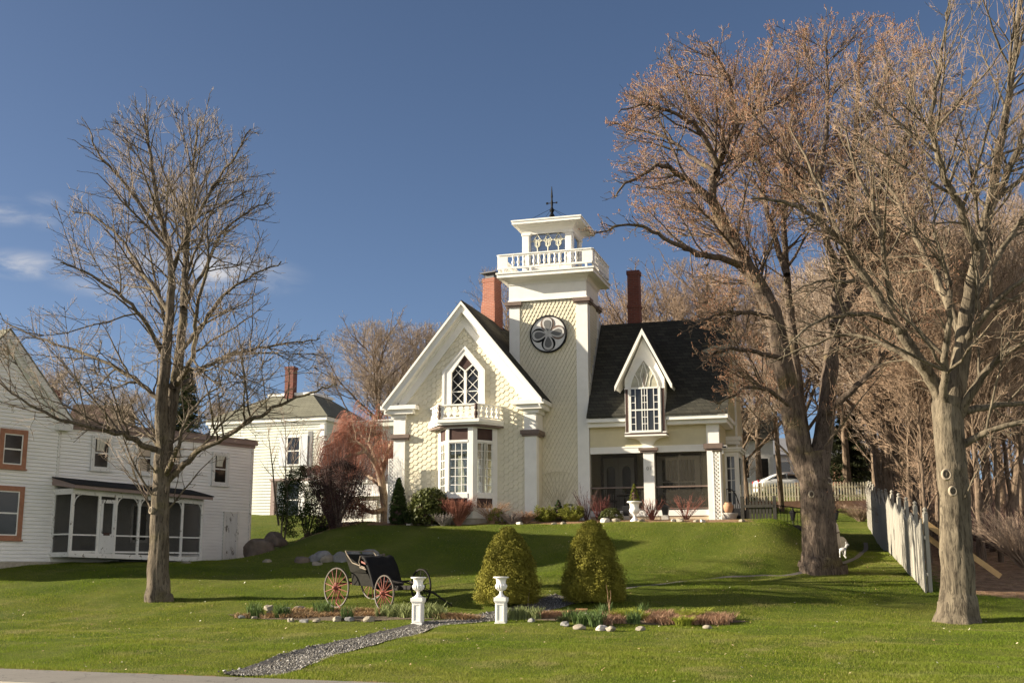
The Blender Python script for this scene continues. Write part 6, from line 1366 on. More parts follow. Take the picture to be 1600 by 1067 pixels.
def shrub(name, label, loc, prof, H, mat, seed, nl=120, lump=.2, per=120, size=.06, cat='shrub', group=None, stem=None, core=None, squash=1.0, corem=None):
    rng = np.random.default_rng(seed); t = thing(name, label, cat, loc, 0, group)
    V, Q = lumpy(rng, prof, H, nl, lump, per, size, squash)
    k = V[:, 2] > .01; V[:, 2] = np.maximum(V[:, 2], .012)
    link_mesh('foliage', arr_mesh('foliage', V, Q), mat, t)
    m = MB()
    for i in range(6): a = rng.uniform(0, 6.28); r_ = prof(.4)*.7; m.tube([(.03*math.cos(a), .03*math.sin(a), -.1), (r_*.4*math.cos(a), r_*.4*math.sin(a)*squash, H*.35), (r_*.7*math.cos(a), r_*.7*math.sin(a)*squash, H*.7)], [.03, .02, .01], 5)
    m.build('stem', stem or BARK_OLD, t); 
    if core:
        c = MB(); c.lathe([(prof(x)*core+.001, x*H) for x in np.linspace(.02, .95, 9)], 12); o = c.build('inner_branches', corem or DARKTWIG, t); o.scale = (1, squash, 1)
    return t
def interp_prof(pts): return lambda t: float(np.interp(t, [p[0] for p in pts], [p[1] for p in pts]))
# dwarf conifers on the lawn
for px, py, wpx, hpx, seed, lab, pr, rzz in ((794, 944, 47, 115, 41, 'egg shaped clipped yellow green conifer left of the gravel path', [(0, .84), (.1, 1.0), (.28, .98), (.5, .80), (.7, .62), (.85, .42), (1, .13)], 0), (926, 941, 49, 124, 42, 'conical clipped yellow green conifer right of the gravel path', [(0, .9), (.1, 1.0), (.28, .95), (.5, .76), (.7, .58), (.85, .38), (.95, .22), (1, .05)], 0)):
    p = G(px, py, 25, 42); k = p[1]/F_PX; f = interp_prof([(a, b*wpx*k*.92) for a, b in pr])
    shrub('dwarf_conifer', lab, p, f, hpx*k*.97, LEAF_SPRUCE, seed, 360, .185, 250, .048, core=.80, corem=LEAF_SPRUCE)
# ------------------------------------------------------------------ carriage
def wheel(name, r, mats, n=14):
    rimm, spm = mats; w = MB(); prof = [(r-.035, -.018), (r, -.022), (r, .022), (r-.035, .018)]; K = 40; V = []
    for rr, y in prof: V += [(rr*math.cos(2*PI*k/K), y, rr*math.sin(2*PI*k/K)) for k in range(K)]
    w.add(V, [(i*K+k, i*K+(k+1) % K, ((i+1) % 4)*K+(k+1) % K, ((i+1) % 4)*K+k) for i in range(4) for k in range(K)])
    o = w.build(name, rimm)
    s = MB(); 
    for k in range(n): a = 2*PI*(k+.5)/n; s.tube([(.05*math.cos(a), -.03, .05*math.sin(a)), ((r-.03)*math.cos(a), 0, (r-.03)*math.sin(a))], [.016, .011], 5)
    s.build('spokes', spm, o)
    h = MB(); h.lathe([(.025, -.14), (.045, -.13), (.05, -.06), (.075, -.04), (.075, .04), (.05, .06), (.045, .12)], 12); hb = h.build('hub', spm, o, True); hb.rotation_euler = (PI/2, 0, 0)
    return o
RED = paint('faded_red_paint', (.20, .05, .032), .25, 8, .6, .35, (.20, .10, .06)); RIM = paint('worn_iron_tyre', (.075, .06, .048), .3, 8, .6, .4, (.20, .16, .11)); LEATHER = paint('cracked_black_leather', (.012, .0115, .0115), .3, 7, .65, .2, (.04, .037, .034), spec=.12); BODYG = paint('grey_green_carriage_body', (.022, .021, .018), .25, 6, .85, .3, (.06, .053, .042), spec=.08); TRIMW = paint('worn_pale_edge', (.24, .195, .145), .2, 9, .8); DKMETAL = paint('dark_carriage_iron', (.022, .019, .018), .2, 7, .7, spec=.12)
pA, pB = G(525, 949, 25, 42), G(600, 955, 25, 42)
ax = (pB-pA); az = math.atan2(ax[1], ax[0]); wb = float(np.linalg.norm(ax[:2]))
cg = thing('buggy', 'antique horse buggy with red spoked wheels and folded black hood on the lawn', 'carriage', pA, az)
TRK = 1.30; rR, rF = .545, .475
gR = 0.0
def zl(x, y): 
    c, s = math.cos(az), math.sin(az); return float(hgt(pA[0]+c*x-s*y, pA[1]+s*x+c*y))-pA[2]
for x, y, r, mt, rot in ((0, 0, rR, (RIM, RED), 0), (0, TRK, rR, (RIM, RED), 0), (wb, 0, rF, (RIM, RED), R(-8)), (wb, TRK, rF, (DKMETAL, DKMETAL), R(-8))):
    w = wheel('wheel', r, mt); w.parent = cg; w.location = (x, y, zl(x, y)+r-.01); w.rotation_euler = (0, 0, rot)
zr = zl(0, .6)+rR; zf = zl(wb, .6)+rF
m = MB(); m.tube([(0, -.05, zr), (0, TRK+.05, zr)], .025, 8); m.build('rear_axle', RED, cg); m = MB(); m.tube([(wb, -.05, zf), (wb, TRK+.05, zf)], .025, 8); m.build('front_axle', DKMETAL, cg)
m = MB(); 
for y in (.45, .85): m.tube([(0, y, zr), (wb*.5, y, zr-.02), (wb, y, zf+.02)], .022, 6)
m.build('reach_pole', RED, cg)
m = MB()
for x, z in ((0, zr), (wb, zf)):
    for s in (1, -1): m.tube([(x, .2, z+.10), (x, TRK/2, z+.10+s*.10), (x, TRK-.2, z+.10)], .02, 6)
m.build('springs', DKMETAL, cg)
yc = TRK/2; x0 = .60; zb = zr-.04
m = MB(); m.prism([(x0-.22, zb), (x0+.95, zb-.05), (x0+.98, zb+.12), (x0+.55, zb+.17), (x0+.45, zb+.30), (x0-.25, zb+.34)], yc-.42, yc+.42); m.build('body', BODYG, cg)
m = MB(); m.hexa([(x0-.22, yc-.44, zb+.34), (x0+.42, yc-.44, zb+.32), (x0+.42, yc-.40, zb+.32), (x0-.22, yc-.40, zb+.34), (x0-.38, yc-.50, zb+.80), (x0+.40, yc-.50, zb+.46), (x0+.40, yc-.46, zb+.46), (x0-.38, yc-.46, zb+.80)])
m.hexa([(x0-.22, yc+.40, zb+.34), (x0+.42, yc+.40, zb+.32), (x0+.42, yc+.44, zb+.32), (x0-.22, yc+.44, zb+.34), (x0-.38, yc+.46, zb+.80), (x0+.40, yc+.46, zb+.46), (x0+.40, yc+.50, zb+.46), (x0-.38, yc+.50, zb+.80)])
m.hexa([(x0-.26, yc-.44, zb+.34), (x0-.20, yc-.44, zb+.34), (x0-.20, yc+.44, zb+.34), (x0-.26, yc+.44, zb+.34), (x0-.46, yc-.50, zb+.84), (x0-.42, yc-.50, zb+.84), (x0-.42, yc+.50, zb+.84), (x0-.46, yc+.50, zb+.84)]); seat = m.build('seat', BODYG, cg)
m = MB(); m.tube([(x0-.43, yc-.50, zb+.92), (x0-.36, yc-.50, zb+.82), (x0-.1, yc-.51, zb+.60), (x0+.42, yc-.50, zb+.47)], .016, 6); m.tube([(x0-.43, yc+.50, zb+.92), (x0-.1, yc+.51, zb+.60), (x0+.42, yc+.50, zb+.47)], .016, 6); m.tube([(x0-.44, yc-.5, zb+.925), (x0-.44, yc+.5, zb+.925)], .016, 6); m.build('edge_trim', TRIMW, seat)
m = MB(); m.hexa([(x0-.2, yc-.39, zb+.34), (x0+.40, yc-.39, zb+.34), (x0+.40, yc+.39, zb+.34), (x0-.2, yc+.39, zb+.34), (x0-.2, yc-.39, zb+.47), (x0+.42, yc-.39, zb+.45), (x0+.42, yc+.39, zb+.45), (x0-.2, yc+.39, zb+.47)]); m.build('cushion', LEATHER, seat, bevel=.03)
hd = MB()     # the folded leather hood sloping down over the front
ribs = []
for j, yy in enumerate(np.linspace(yc-.52, yc+.52, 7)):
    b = .035*math.sin(j*1.05*PI); ribs.append([(x0+.16, yy, zb+.62+b*.3), (x0+.26, yy, zb+.80+b), (x0+.42, yy, zb+.74+b), (x0+.60, yy, zb+.50+b), (x0+.74, yy, zb+.22), (x0+.84, yy, zb-.05)])
V = [p for r in ribs for p in r]; V2 = [(p[0]-.05, p[1], p[2]-.06) for p in V]; n6 = 6
fs = [(i*n6+k, (i+1)*n6+k, (i+1)*n6+k+1, i*n6+k+1) for i in range(6) for k in range(5)]; nn = len(V)
hd.add(V+V2, fs+[tuple(q+nn for q in f[::-1]) for f in fs]+[(k, k+1, k+1+nn, k+nn) for k in range(5)]+[(6*n6+k+1, 6*n6+k, 6*n6+k+nn, 6*n6+k+1+nn) for k in range(5)]+[(i*n6, i*n6+nn, (i+1)*n6+nn, (i+1)*n6) for i in range(6)])
ho_ = hd.build('folded_hood', LEATHER, cg, True)
m = MB(); m.tube([(x0+.27, yc-.54, zb+.78), (x0+.20, yc-.53, zb+.62), (x0+.28, yc-.52, zb+.45)], .014, 6); m.tube([(x0+.26, yc-.54, zb+.48), (x0+.52, yc-.54, zb+.42)], .02, 6); m.build('hood_bow', TRIMW, ho_)
m = MB(); m.hexa([(x0+.34, yc-.56, zb+.60), (x0+.52, yc-.56, zb+.55), (x0+.52, yc-.545, zb+.55), (x0+.34, yc-.545, zb+.60), (x0+.33, yc-.56, zb+.65), (x0+.50, yc-.56, zb+.60), (x0+.50, yc-.545, zb+.60), (x0+.33, yc-.545, zb+.65)]); m.build('red_lining', RED, ho_)
m = MB(); m.tube([(wb*.55, yc-.3, zr+.02), (wb*.95, yc-.3, zf+.22), (wb+.25, yc-.2, zf+.15)], .03, 6); m.tube([(wb*.55, yc+.3, zr+.02), (wb*.95, yc+.3, zf+.22), (wb+.25, yc+.2, zf+.15)], .03, 6); m.box(wb-.15, wb+.2, yc-.35, yc+.35, zf-.02, zf+.10); m.obox((wb+.35, yc, zf+.06), .5, .5, .1); m.build('forecarriage', DKMETAL, cg)
e0 = G(706, 948, 25, 42); c_, s2_ = math.cos(-az), math.sin(-az); dx, dy = e0[0]-pA[0], e0[1]-pA[1]; ex, ey = c_*dx-s2_*dy, s2_*dx+c_*dy
m = MB(); m.tube([(wb+.1, yc+.35, zf+.02), (wb+.5, (yc+.35+ey)/2+.1, zf-.08), (ex, ey, zl(ex, ey)+.03)], [.03, .03, .018], 7); m.build('shaft', DKMETAL, cg, True)
m = MB(); m.tube([(.28, -.1, zr-.2), (.45, -.35, zl(.4, -.3)+.18), (.95, -.5, zl(1., -.5)+.03)], .018, 7); m.build('shaft', RED, cg, True)
# ------------------------------------------------------------------ urns
UP = [(.0, 0), (.10, 0), (.105, .03), (.075, .06), (.045, .10), (.04, .15), (.06, .18), (.13, .23), (.155, .30), (.14, .34), (.125, .36), (.13, .44), (.15, .50), (.205, .515), (.215, .535), (.20, .55), (.16, .535), (.13, .50), (.0, .49)]
def pedestal(px, py, k, lab, ulab):
    p = G(px, py, 20, 40); s = p[1]/F_PX; H = 38*s
    t = thing('pedestal', lab, 'pedestal', p-np.array([0, 0, .04]), R(-12)); w = 8.6*s; m = MB()
    m.box(-w, w, -w, w, 0, H*.09); m.box(-w*.84, w*.84, -w*.84, w*.84, H*.09, H*.86); m.box(-w*.98, w*.98, -w*.98, w*.98, H*.86, H*.91); m.box(-w*1.1, w*1.1, -w*1.1, w*1.1, H*.91, H+.04); o = m.build('shaft', URN, t, bevel=.006)
    m = MB(); a = w*.84
    for q in range(4):
        f = MB(); f.ring([(-a*.85, H*.12), (a*.85, H*.12), (a*.85, H*.83), (-a*.85, H*.83)], [(-a*.6, H*.17), (a*.6, H*.17), (a*.6, H*.78), (-a*.6, H*.78)], -a-.012, -a+.001)
        cq, sq = math.cos(q*PI/2), math.sin(q*PI/2); m.add([(x*cq-y*sq, x*sq+y*cq, z) for x, y, z in f.v], f.f)
    m.build('panel_moulding', URN, t)
    u = thing('urn', ulab, 'urn', p+np.array([0, 0, H]), R(-12)); f = 31*s/.55
    m = MB(); m.lathe([(r*f, z*f) for r, z in UP], 22); m.box(-.12*f, .12*f, -.12*f, .12*f, -.0005, .02); m.build('bowl', URN, u, True)
    m = MB(); 
    for q in range(14): an = 2*PI*q/14; m.tube([(.06*f*math.cos(an), .06*f*math.sin(an), .18*f), (.14*f*math.cos(an), .14*f*math.sin(an), .24*f), (.158*f*math.cos(an), .158*f*math.sin(an), .30*f), (.14*f*math.cos(an), .14*f*math.sin(an), .34*f)], .014*f, 5)
    m.build('gadroon', URN, u, True)
pedestal(653, 973, 0, 'white panelled pedestal beside the buggy, left of the path', 'white garden urn on the pedestal nearest the buggy'); pedestal(783, 973, 1, 'white panelled pedestal right on the gravel path edge', 'white garden urn on the pedestal before the egg shaped conifer')
def hp(px, py, hy):    # a point of the house front: pixel on the plane hy
    d = ray(px, py); t = (hy+(HO-CAM)@HY)/(d@HY); return CAM+d*t
p = hp(992, 822, -1.5); p[2] = float(hgt(p[0], p[1]))
t = thing('urn', 'tall white urn planted with a small conical evergreen before the porch', 'urn', p, HYAW); f = 30*p[1]/F_PX/.55; m = MB(); m.lathe([(r*f, z*f) for r, z in UP], 22); m.box(-.11*f, .11*f, -.11*f, .11*f, -.05, .02); m.build('bowl', URN, t, True)
m = MB(); m.lathe([(.001, .52*f), (.14*f, .515*f), (.0, .49*f)], 12); m.build('soil', DKW, t)
k_ = p[1]/F_PX; shrub('conical_evergreen', 'small cone of yellow green evergreen growing in the white porch urn', p+np.array([0, 0, .52*f]), interp_prof([(0, 7*k_), (.1, 8*k_), (.5, 5*k_), (1, .5*k_)]), 28*k_, LEAF_JUN, 51, 130, .05, 70, .03, core=.7)
# planters by the porch
BLKP = paint('black_plastic_pot', (.014, .014, .015), .2, 8, .5)
for px, lab in ((979, 'black tapered pot on a grey block left of the red twigs'), (1040, 'black tapered pot on a grey block right of the red twigs')):
    q = hp(px, 812, -.75); q[2] = float(hgt(q[0], q[1])); t = thing('planter', lab, 'pot', q, HYAW)
    m = MB(); m.box(-.13, .13, -.1, .1, -.05, .16); m.build('block', CONC, t, bevel=.01)
    m = MB(); m.lathe([(.13, .161), (.19, .48), (.20, .48), (.20, .52), (.17, .52), (.16, .46), (.0, .45)], 4); m.build('pot', BLKP, t)
q = hp(1141, 816, -.3); q[2] = float(hgt(q[0], q[1])); t = thing('planter', 'low white stone planter at the foot of the lattice corner post', 'pot', q); m = MB(); m.lathe([(.22, -.05), (.24, .1), (.29, .2), (.30, .26), (.25, .26), (.22, .2), (0, .19)], 16); m.build('bowl', CONC, t, True)
t = thing('clay_pot', 'terracotta pot standing on the low white stone planter', 'pot', q+np.array([-.05, 0, .2])); m = MB(); m.lathe([(.10, 0), (.16, .18), (.19, .30), (.17, .36), (.12, .40), (.14, .44), (.10, .44), (.0, .38)], 14); m.build('jar', paint('terracotta', (.42, .24, .14), .15, 6, .8), t, True)
q = hp(1152, 806, .2); q[2] = float(hgt(q[0], q[1])); t = thing('planter', 'black box planter beside the terracotta pot', 'pot', q, HYAW); m = MB(); m.box(-.2, .16, -.15, .15, 0, .42); m.build('box', BLKP, t, bevel=.01)
q = hp(1166, 812, .1); q[2] = float(hgt(q[0], q[1])); t = thing('planter', 'black round pot at the left end of the dark picket fence', 'pot', q); m = MB(); m.lathe([(.14, 0), (.2, .3), (.21, .34), (.17, .34), (0, .30)], 14); m.build('pot', BLKP, t, True)
hr = thing('step_railing', 'curved black iron step rail beside the lattice corner post', 'railing', HO+HX*5.08+HY*.9+np.array([0, 0, -.1]), HYAW)
m = MB(); m.tube([(.0, 0, 1.15), (.2, -.1, 1.12), (.38, -.35, .9), (.5, -.5, .55)], .02, 6); m.tube([(.0, 0, .25), (.38, -.35, .1), (.5, -.5, 0)], .014, 6); m.build('rail', BLACK, hr); m = MB()
for k in range(7): f = k/6; m.tube([(.5*f, -.5*f*f, .1), (.5*f, -.5*f*f, 1.15-.6*f**2.2)], .010, 4)
m.build('balusters', BLACK, hr)
# trellis on the tower, iron frame
tt = thing('fan_trellis', 'fan shaped pale wire trellis against the base of the tower', 'trellis', HO+HX*-1.25+HY*-.02+np.array([0, 0, .1]), HYAW); m = MB()
WIRE = paint('cream_wire', (.60, .54, .38), .1, 5)
for k in range(11): a = R(-52+9.2*k); m.tube([(.04*math.sin(a), -.04, .3), (1.5*math.sin(a)*.8, -.05, .3+1.35*math.cos(a)**.6)], .009, 4)
m.tube([(1.22*math.sin(R(a))*.97, -.05, .3+1.38*math.cos(R(a))**.6) for a in range(-50, 25, 8)], .01, 4); m.tube([(0, -.03, -.3), (0, -.04, .4)], .025, 5); m.build('rods', WIRE, tt)
m = MB(); m.obox((0, -.06, .42), .17, .03, .24); m.build('plaque', paint('grey_plaque', (.35, .36, .37), .1, 5), tt)
t = thing('iron_stand', 'small dark iron frame stand among the junipers by the tower', 'stand', HO+HX*-.75+HY*-.5+np.array([0, 0, -.15]), HYAW); m = MB()
for x in (-.16, .16): m.box(x-.02, x+.02, -.03, .03, -.1, .62)
m.box(-.18, .18, -.032, .032, .62, .66); m.box(-.03, .03, -.02, .02, .1, .5); m.box(.36, .40, -.02, .02, -.1, .55); m.build('frame', BLACK, t)
# porch furniture
WICK = paint('grey_white_wicker', (.38, .37, .34), .2, 12, .8, .3, (.2, .2, .18))
t = thing('wicker_sofa', 'pale wicker sofa behind the screen under the porch window', 'sofa', HO+HX*3.35+HY*1.2+np.array([0, 0, .25]), HYAW)
m = MB(); m.box(-.75, .75, -.35, .3, .28, .42); m.build('seat', WICK, t, bevel=.03); m = MB()
for i in range(6): a0, a1 = -.78+i*.26, -.52+i*.26; zt = .86-.25*abs((a0+a1)/2)**2; m.box(a0+.001, a1-.001, .22, .32, .3, zt)
m.build('back', WICK, t)
for x in (-.85, .75): m = MB(); m.box(x, x+.1, -.38, .3, .25, .62); m.build('arm', WICK, t, bevel=.02)
for x in (-.7, .65):
    for y in (-.3, .2): m = MB(); m.box(x, x+.05, y, y+.05, 0, .28); m.build('leg', WICK, t)
DKCH = paint('dark_porch_chair', (.05, .04, .035), .2, 6, .6)
for i, (x, y, rz, lab) in enumerate(((.55, 1.0, R(20), 'dark wooden porch chair nearest the tower behind the screen'), (1.70, 1.05, R(-20), 'dark wooden porch chair nearest the middle post behind the screen'))):
    t = thing('porch_chair', lab, 'chair', HO+HX*x+HY*y+np.array([0, 0, .25]), HYAW+rz); m = MB(); m.box(-.25, .25, -.25, .25, .40, .45); m.build('seat', DKCH, t)
    m = MB(); m.ring([(-.25, .45), (.25, .45), (.25, .95), (-.25, .95)], [(-.2, .5), (.2, .5), (.2, .9), (-.2, .9)], .2, .25)
    for k in range(4): m.box(-.15+k*.09, -.12+k*.09, .21, .24, .5, .9)
    m.build('backrest', DKCH, t)
    for a in (-.24, .20):
        for b in (-.24, .20): m = MB(); m.box(a, a+.04, b, b+.04, 0, .40); m.build('leg', DKCH, t)
t = thing('porch_table', 'small round dark table between the porch chairs', 'table', HO+HX*1.1+HY*1.25+np.array([0, 0, .25]), HYAW); m = MB(); m.lathe([(.3, .62), (.31, .64), (.30, .66)], 16); m.build('tabletop', DKCH, t); m = MB(); m.lathe([(.18, 0), (.16, .03), (.03, .08), (.03, .62)], 10); m.build('leg', DKCH, t)
t = thing('flower_pot', 'pale pot of flowers on the small round porch table', 'pot', HO+HX*1.1+HY*1.25+np.array([0, 0, .92]), HYAW); m = MB(); m.lathe([(.05, 0), (.07, .1), (.08, .12), (.0, .1)], 10); m.build('pot', WICK, t); rng = np.random.default_rng(3); V, Q = leaves(rng.normal(0, .05, (120, 3))+np.array([0, 0, .18]), rng.normal(size=(120, 3)), np.full(120, .05), rng); link_mesh('flowers', arr_mesh('flowers', V, Q), STRAP, t)
# ------------------------------------------------------------------ shrubs along the house
def onground(p): p = np.array(p, float); p[2] = float(hgt(p[0], p[1])); return p
p = onground(hp(622, 822, -1.7)); k = p[1]/F_PX
shrub('arborvitae', 'narrow dark green pointed arborvitae before the left corner of the yellow house', p, interp_prof([(0, 10*k), (.15, 13*k), (.4, 12*k), (.7, 7.5*k), (.9, 3*k), (1, .6*k)]), 70*k, LEAF_ARB, 61, 420, .11, 70, .05, core=.8)
p = onground(hp(671, 822, -2.0)); k = p[1]/F_PX
shrub('rhododendron', 'rounded olive green rhododendron left of the bay window', p, interp_prof([(0, 18*k), (.2, 28*k), (.5, 31*k), (.8, 22*k), (1, 8*k)]), 54*k, LEAF_RHODO, 62, 260, .16, 26, .14, core=.72)
p = onground(hp(635, 824, -2.0)); shrub('low_shrub', 'dark low shrub between the arborvitae and the rhododendron', p, interp_prof([(0, .3), (.5, .32), (1, .1)]), .45, LEAF_ARB, 63, 70, .12, 60, .05)
def twigs(name, label, loc, H, spread, n, mat, seed, r=.007, cat='shrub', droop=0, group=None, sub=2.5):
    rng = np.random.default_rng(seed); t = thing(name, label, cat, loc, 0, group); a = rng.uniform(0, 6.28, n); q = rng.random(n)**.5*spread; h = H*rng.uniform(.6, 1.05, n); s = np.linspace(0, 1, 6)
    P = np.zeros((n, 6, 3)); rad = .12*q[:, None]+q[:, None]*s[None]**1.2
    P[:, :, 0] = np.cos(a)[:, None]*rad; P[:, :, 1] = np.sin(a)[:, None]*rad*.7; P[:, :, 2] = h[:, None]*(s[None]-droop*s[None]**2.5); P += np.cumsum(rng.normal(0, .012*H, (n, 6, 3)), 1)
    g = Geo(); Rr = np.broadcast_to(np.linspace(r*1.6, r*.5, 6), (n, 6)).copy(); g.add(P, Rr, 4); p2, r2 = spawn(rng, P, Rr, sub/H*3, 4, (.3, .8), (.2, .5), None, .25, .1, None, r*.6, .7, .12, .06, H); g.add(p2, r2, 3)
    link_mesh('stems', g.mesh('stems'), mat, t, True); return t
p = onground(hp(716, 820, -2.3)); twigs('spirea', 'dense reddish brown leafless bush right under the bay window', p, .95, .58, 150, WEEP, 71, .007, sub=6)
p = onground(hp(768, 820, -1.9)); twigs('weeping_bush', 'airy pinkish twiggy bush at the right corner of the bay window', p, 1.05, .75, 60, DRY, 72, .006, sub=4, droop=.25)
p = onground(hp(692, 824, -2.5)); twigs('lavender', 'grey lavender tuft before the rhododendron', p, .42, .5, 170, paint('lavender_grey', (.30, .26, .24), .2, 5, .9), 73, .006)
p = onground(hp(776, 820, -1.8)); shrub('low_shrub', 'small yellow green shrub right of the bay window', p, interp_prof([(0, .3), (.5, .34), (1, .1)]), .55, LEAF_JUN, 64, 60, .10, 60, .05)
p = onground(hp(800, 822, -1.9)); twigs('lavender', 'brown grey tuft in front of the right gable pilaster', p, .40, .45, 120, paint('lavender_brown', (.24, .19, .17), .2, 5, .9), 74, .006)
p = onground(hp(822, 818, -1.5)); twigs('dry_bush', 'low rusty dry plant at the foot of the right gable pilaster', p, .42, .5, 110, DRY, 75, .006)
for px, w, h, lab, sd in ((853, .52, .62, 'golden green spiky juniper at the left of the tower base', 81), (896, .55, .60, 'golden green spiky juniper at the right of the tower base', 82)):
    p = onground(hp(px, 818, -1.2)); rng = np.random.default_rng(sd); t = thing('juniper', lab, 'shrub', p); n = 90; a = rng.uniform(0, 6.28, n); s = np.linspace(0, 1, 6); el = rng.uniform(.25, 1.2, n); ln = rng.uniform(.5, 1.0, n)*.85
    P = np.stack([np.cos(a)[:, None]*np.cos(el)[:, None]*ln[:, None]*s*w*1.5, np.sin(a)[:, None]*np.cos(el)[:, None]*ln[:, None]*s*w*1.2, (np.sin(el)*ln)[:, None]*s*h*1.3], -1)
    g = Geo(); g.add(P, np.full((n, 6), .006), 3); link_mesh('branches', g.mesh('branches'), DARKTWIG, t); pp = P[:, 1:, None, :]+rng.normal(0, .035, (n, 5, 26, 3)); V, Q = leaves(pp.reshape(-1, 3), rng.normal(size=(n*130, 3)), np.full(n*130, .05), rng); link_mesh('foliage', arr_mesh('foliage', V, Q), LEAF_JUN, t)
p = onground(hp(873, 818, -1.0)); shrub('dwarf_conifer', 'tiny dark pointed conifer between the two golden junipers', p, interp_prof([(0, .26), (.3, .22), (1, .02)]), .75, LEAF_ARB, 65, 90, .08, 60, .045, core=.7)
p = onground(hp(955, 816, -1.1)); shrub('low_shrub', 'rounded dark olive shrub below the left porch screen', p, interp_prof([(0, .4), (.5, .42), (1, .12)]), .42, LEAF_RHODO, 66, 80, .10, 60, .05)
p = onground(hp(1019, 818, -1.2)); twigs('red_dogwood', 'reddish upright twigs between the two black pots', p, .75, .5, 55, REDTWIG, 76, .0065, sub=1.5)
p = onground(hp(1072, 818, -1.0)); twigs('red_dogwood', 'red brown twigs spreading left of the lattice corner post', p, .85, .8, 34, REDTWIG, 77, .006, sub=1.5)
p = onground(hp(917, 818, -1.0)); twigs('bare_shrub', 'thin grey leafless shrub before the tower corner and porch sill', p, 1.1, .5, 26, DARKTWIG, 78, .007)
p = onground(hp(936, 816, -.6)); twigs('dry_bush', 'thin dark red stems at the left end of the porch sill', p, .9, .4, 40, paint('maroon_twig', (.18, .06, .05), .2, 5, .9), 79, .008)
# dark bushes left of the house
p = at(478, 862, 47.5); p = onground(p); k = p[1]/F_PX
shrub('dark_bush', 'dark green bushy shrub left of the purple barberry', p, interp_prof([(0, 22*k), (.3, 44*k), (.6, 46*k), (.85, 34*k), (1, 12*k)]), 108*k, LEAF_ARB, 91, 240, .22, 75, .075)
p = onground(at(528, 866, 45.5)); k = p[1]/F_PX
shrub('barberry', 'dark purple brown barberry bush behind the grey boulders', p, interp_prof([(0, 24*k), (.25, 42*k), (.6, 40*k), (.9, 24*k), (1, 10*k)]), 100*k, LEAF_PURPLE, 92, 210, .22, 45, .06); 
twigs('bare_bush', 'tangle of dark leafless stems sticking up out of the barberry', p+np.array([-.2, .4, 0]), 3.2, 1.5, 90, DARKTWIG, 93, .008, sub=4)
for i, (px, lab) in enumerate(((438, 'pair of thin pale sapling stems by the farmhouse corner'),)):
    p = onground(at(px, 862, 47)); t = thing('sapling', lab, 'tree', p); g = Geo(); rng = np.random.default_rng(4)
    P = np.array([[(0, 0, 0), (.03, 0, 1.2), (.12, 0, 2.6), (.05, .1, 4.2), (.0, .1, 5.2)], [(.1, 0, 0), (.22, 0, 1.2), (.2, 0, 2.5), (.4, .1, 3.8), (.5, .1, 4.8)], [(-.1, 0, 1.0), (-.3, 0, 2.2), (-.42, 0, 3.2), (-.6, .1, 4.2), (-.7, .1, 4.9)]], float); Rr = np.tile(np.array([[.045, .036, .028, .018, .008]]), (3, 1)); g.add(P, Rr, 6)
    link_mesh('trunk', g.mesh('trunk'), BARK_SMOOTH, t, True); h = Geo(); a, b_ = spawn(rng, P, Rr, 3.5, 6, (.4, .9), (.15, .4), None, .35, .25, None, .008, .6, .12, .3, 1.8); h.add(a, b_, 4); a2, b2_ = spawn(rng, a, b_, 4, 4, (.4, .9), (.2, .5), None, .2, .2, None, .006, .6, .12, .1, .6); h.add(a2, b2_, 3); link_mesh('crown', h.mesh('crown'), TWIG_GREY, t, True)
# weeping red tree
p = onground(at(601, 812, 48.5)); Yw = p[1]; s_ = Yw/F_PX; wt = thing('weeping_tree', 'weeping tree with a pale gnarled trunk and hanging red brown twigs left of the house', 'tree', p); rng = np.random.default_rng(15); g = Geo(); limbs = []
for pts, ra, rb in (([(601, 816), (601, 790), (598, 765, -.2), (594, 742, -.3)], 7.5, 5.5), ([(595, 748), (600, 725, -.2), (606, 705, -.1), (612, 690)], 4.5, 1.5), ([(594, 745, -.3), (585, 722, -.5), (572, 705, -.8), (560, 692, -1), (548, 690, -1.1)], 5, 1.5), ([(600, 795), (585, 800, -.6), (570, 795, -.9), (552, 780, -1.1), (535, 768, -1.2)], 4.5, 1.5), ([(588, 728, -.4), (580, 700, .3), (565, 680, .8), (545, 672, 1)], 3.5, 1.2), ([(598, 735), (590, 705, .8), (585, 682, 1.2), (580, 672, 1.4)], 3.5, 1.2), ([(572, 705, -.8), (545, 712, -1.3), (525, 718, -1.5)], 3, 1.2), ([(596, 760), (578, 745, 1), (555, 730, 1.6), (530, 722, 1.8)], 3.5, 1.2)):
    P = catmull([at(q[0], q[1], Yw+(q[2] if len(q) > 2 else 0)) for q in pts], 14)-p; Rr = np.linspace(ra*s_, rb*s_, 14); g.add(P[None], Rr[None], 9); limbs.append((P, Rr))
link_mesh('trunk', g.mesh('trunk'), BARK_BIRCH, wt, True); h = Geo(); LP = np.stack([a for a, b_ in limbs[1:]]); LR = np.stack([b_ for a, b_ in limbs[1:]])
P1, R1 = spawn(rng, LP, LR, 12, 7, (.5, 1.3), (.4, 1.3), None, .15, .15, None, .009, .4, .14, .2, 1.6, None, False); h.add(P1, R1, 4, 0)
m_ = 4600; ii = rng.integers(0, len(P1), m_); kk = rng.integers(2, 7, m_); st = P1[ii, kk]; K = 7; s = np.linspace(0, 1, K); ln = rng.uniform(.35, 1.25, m_); od = st.copy(); od[:, 2] = 0; od += rng.normal(0, .6, od.shape); od[:, 2] = 0; od /= np.linalg.norm(od, axis=1, keepdims=True)+1e-9
W = st[:, None]+od[:, None]*(.5*ln[:, None]*np.sin(s*1.5)[None])[:, :, None]; W[:, :, 2] += ln[:, None]*(.12*np.sin(s*PI)-.95*s**1.6)[None]; W += np.cumsum(rng.normal(0, .012, W.shape), 1); W[:, :, 2] = np.maximum(W[:, :, 2], .15)
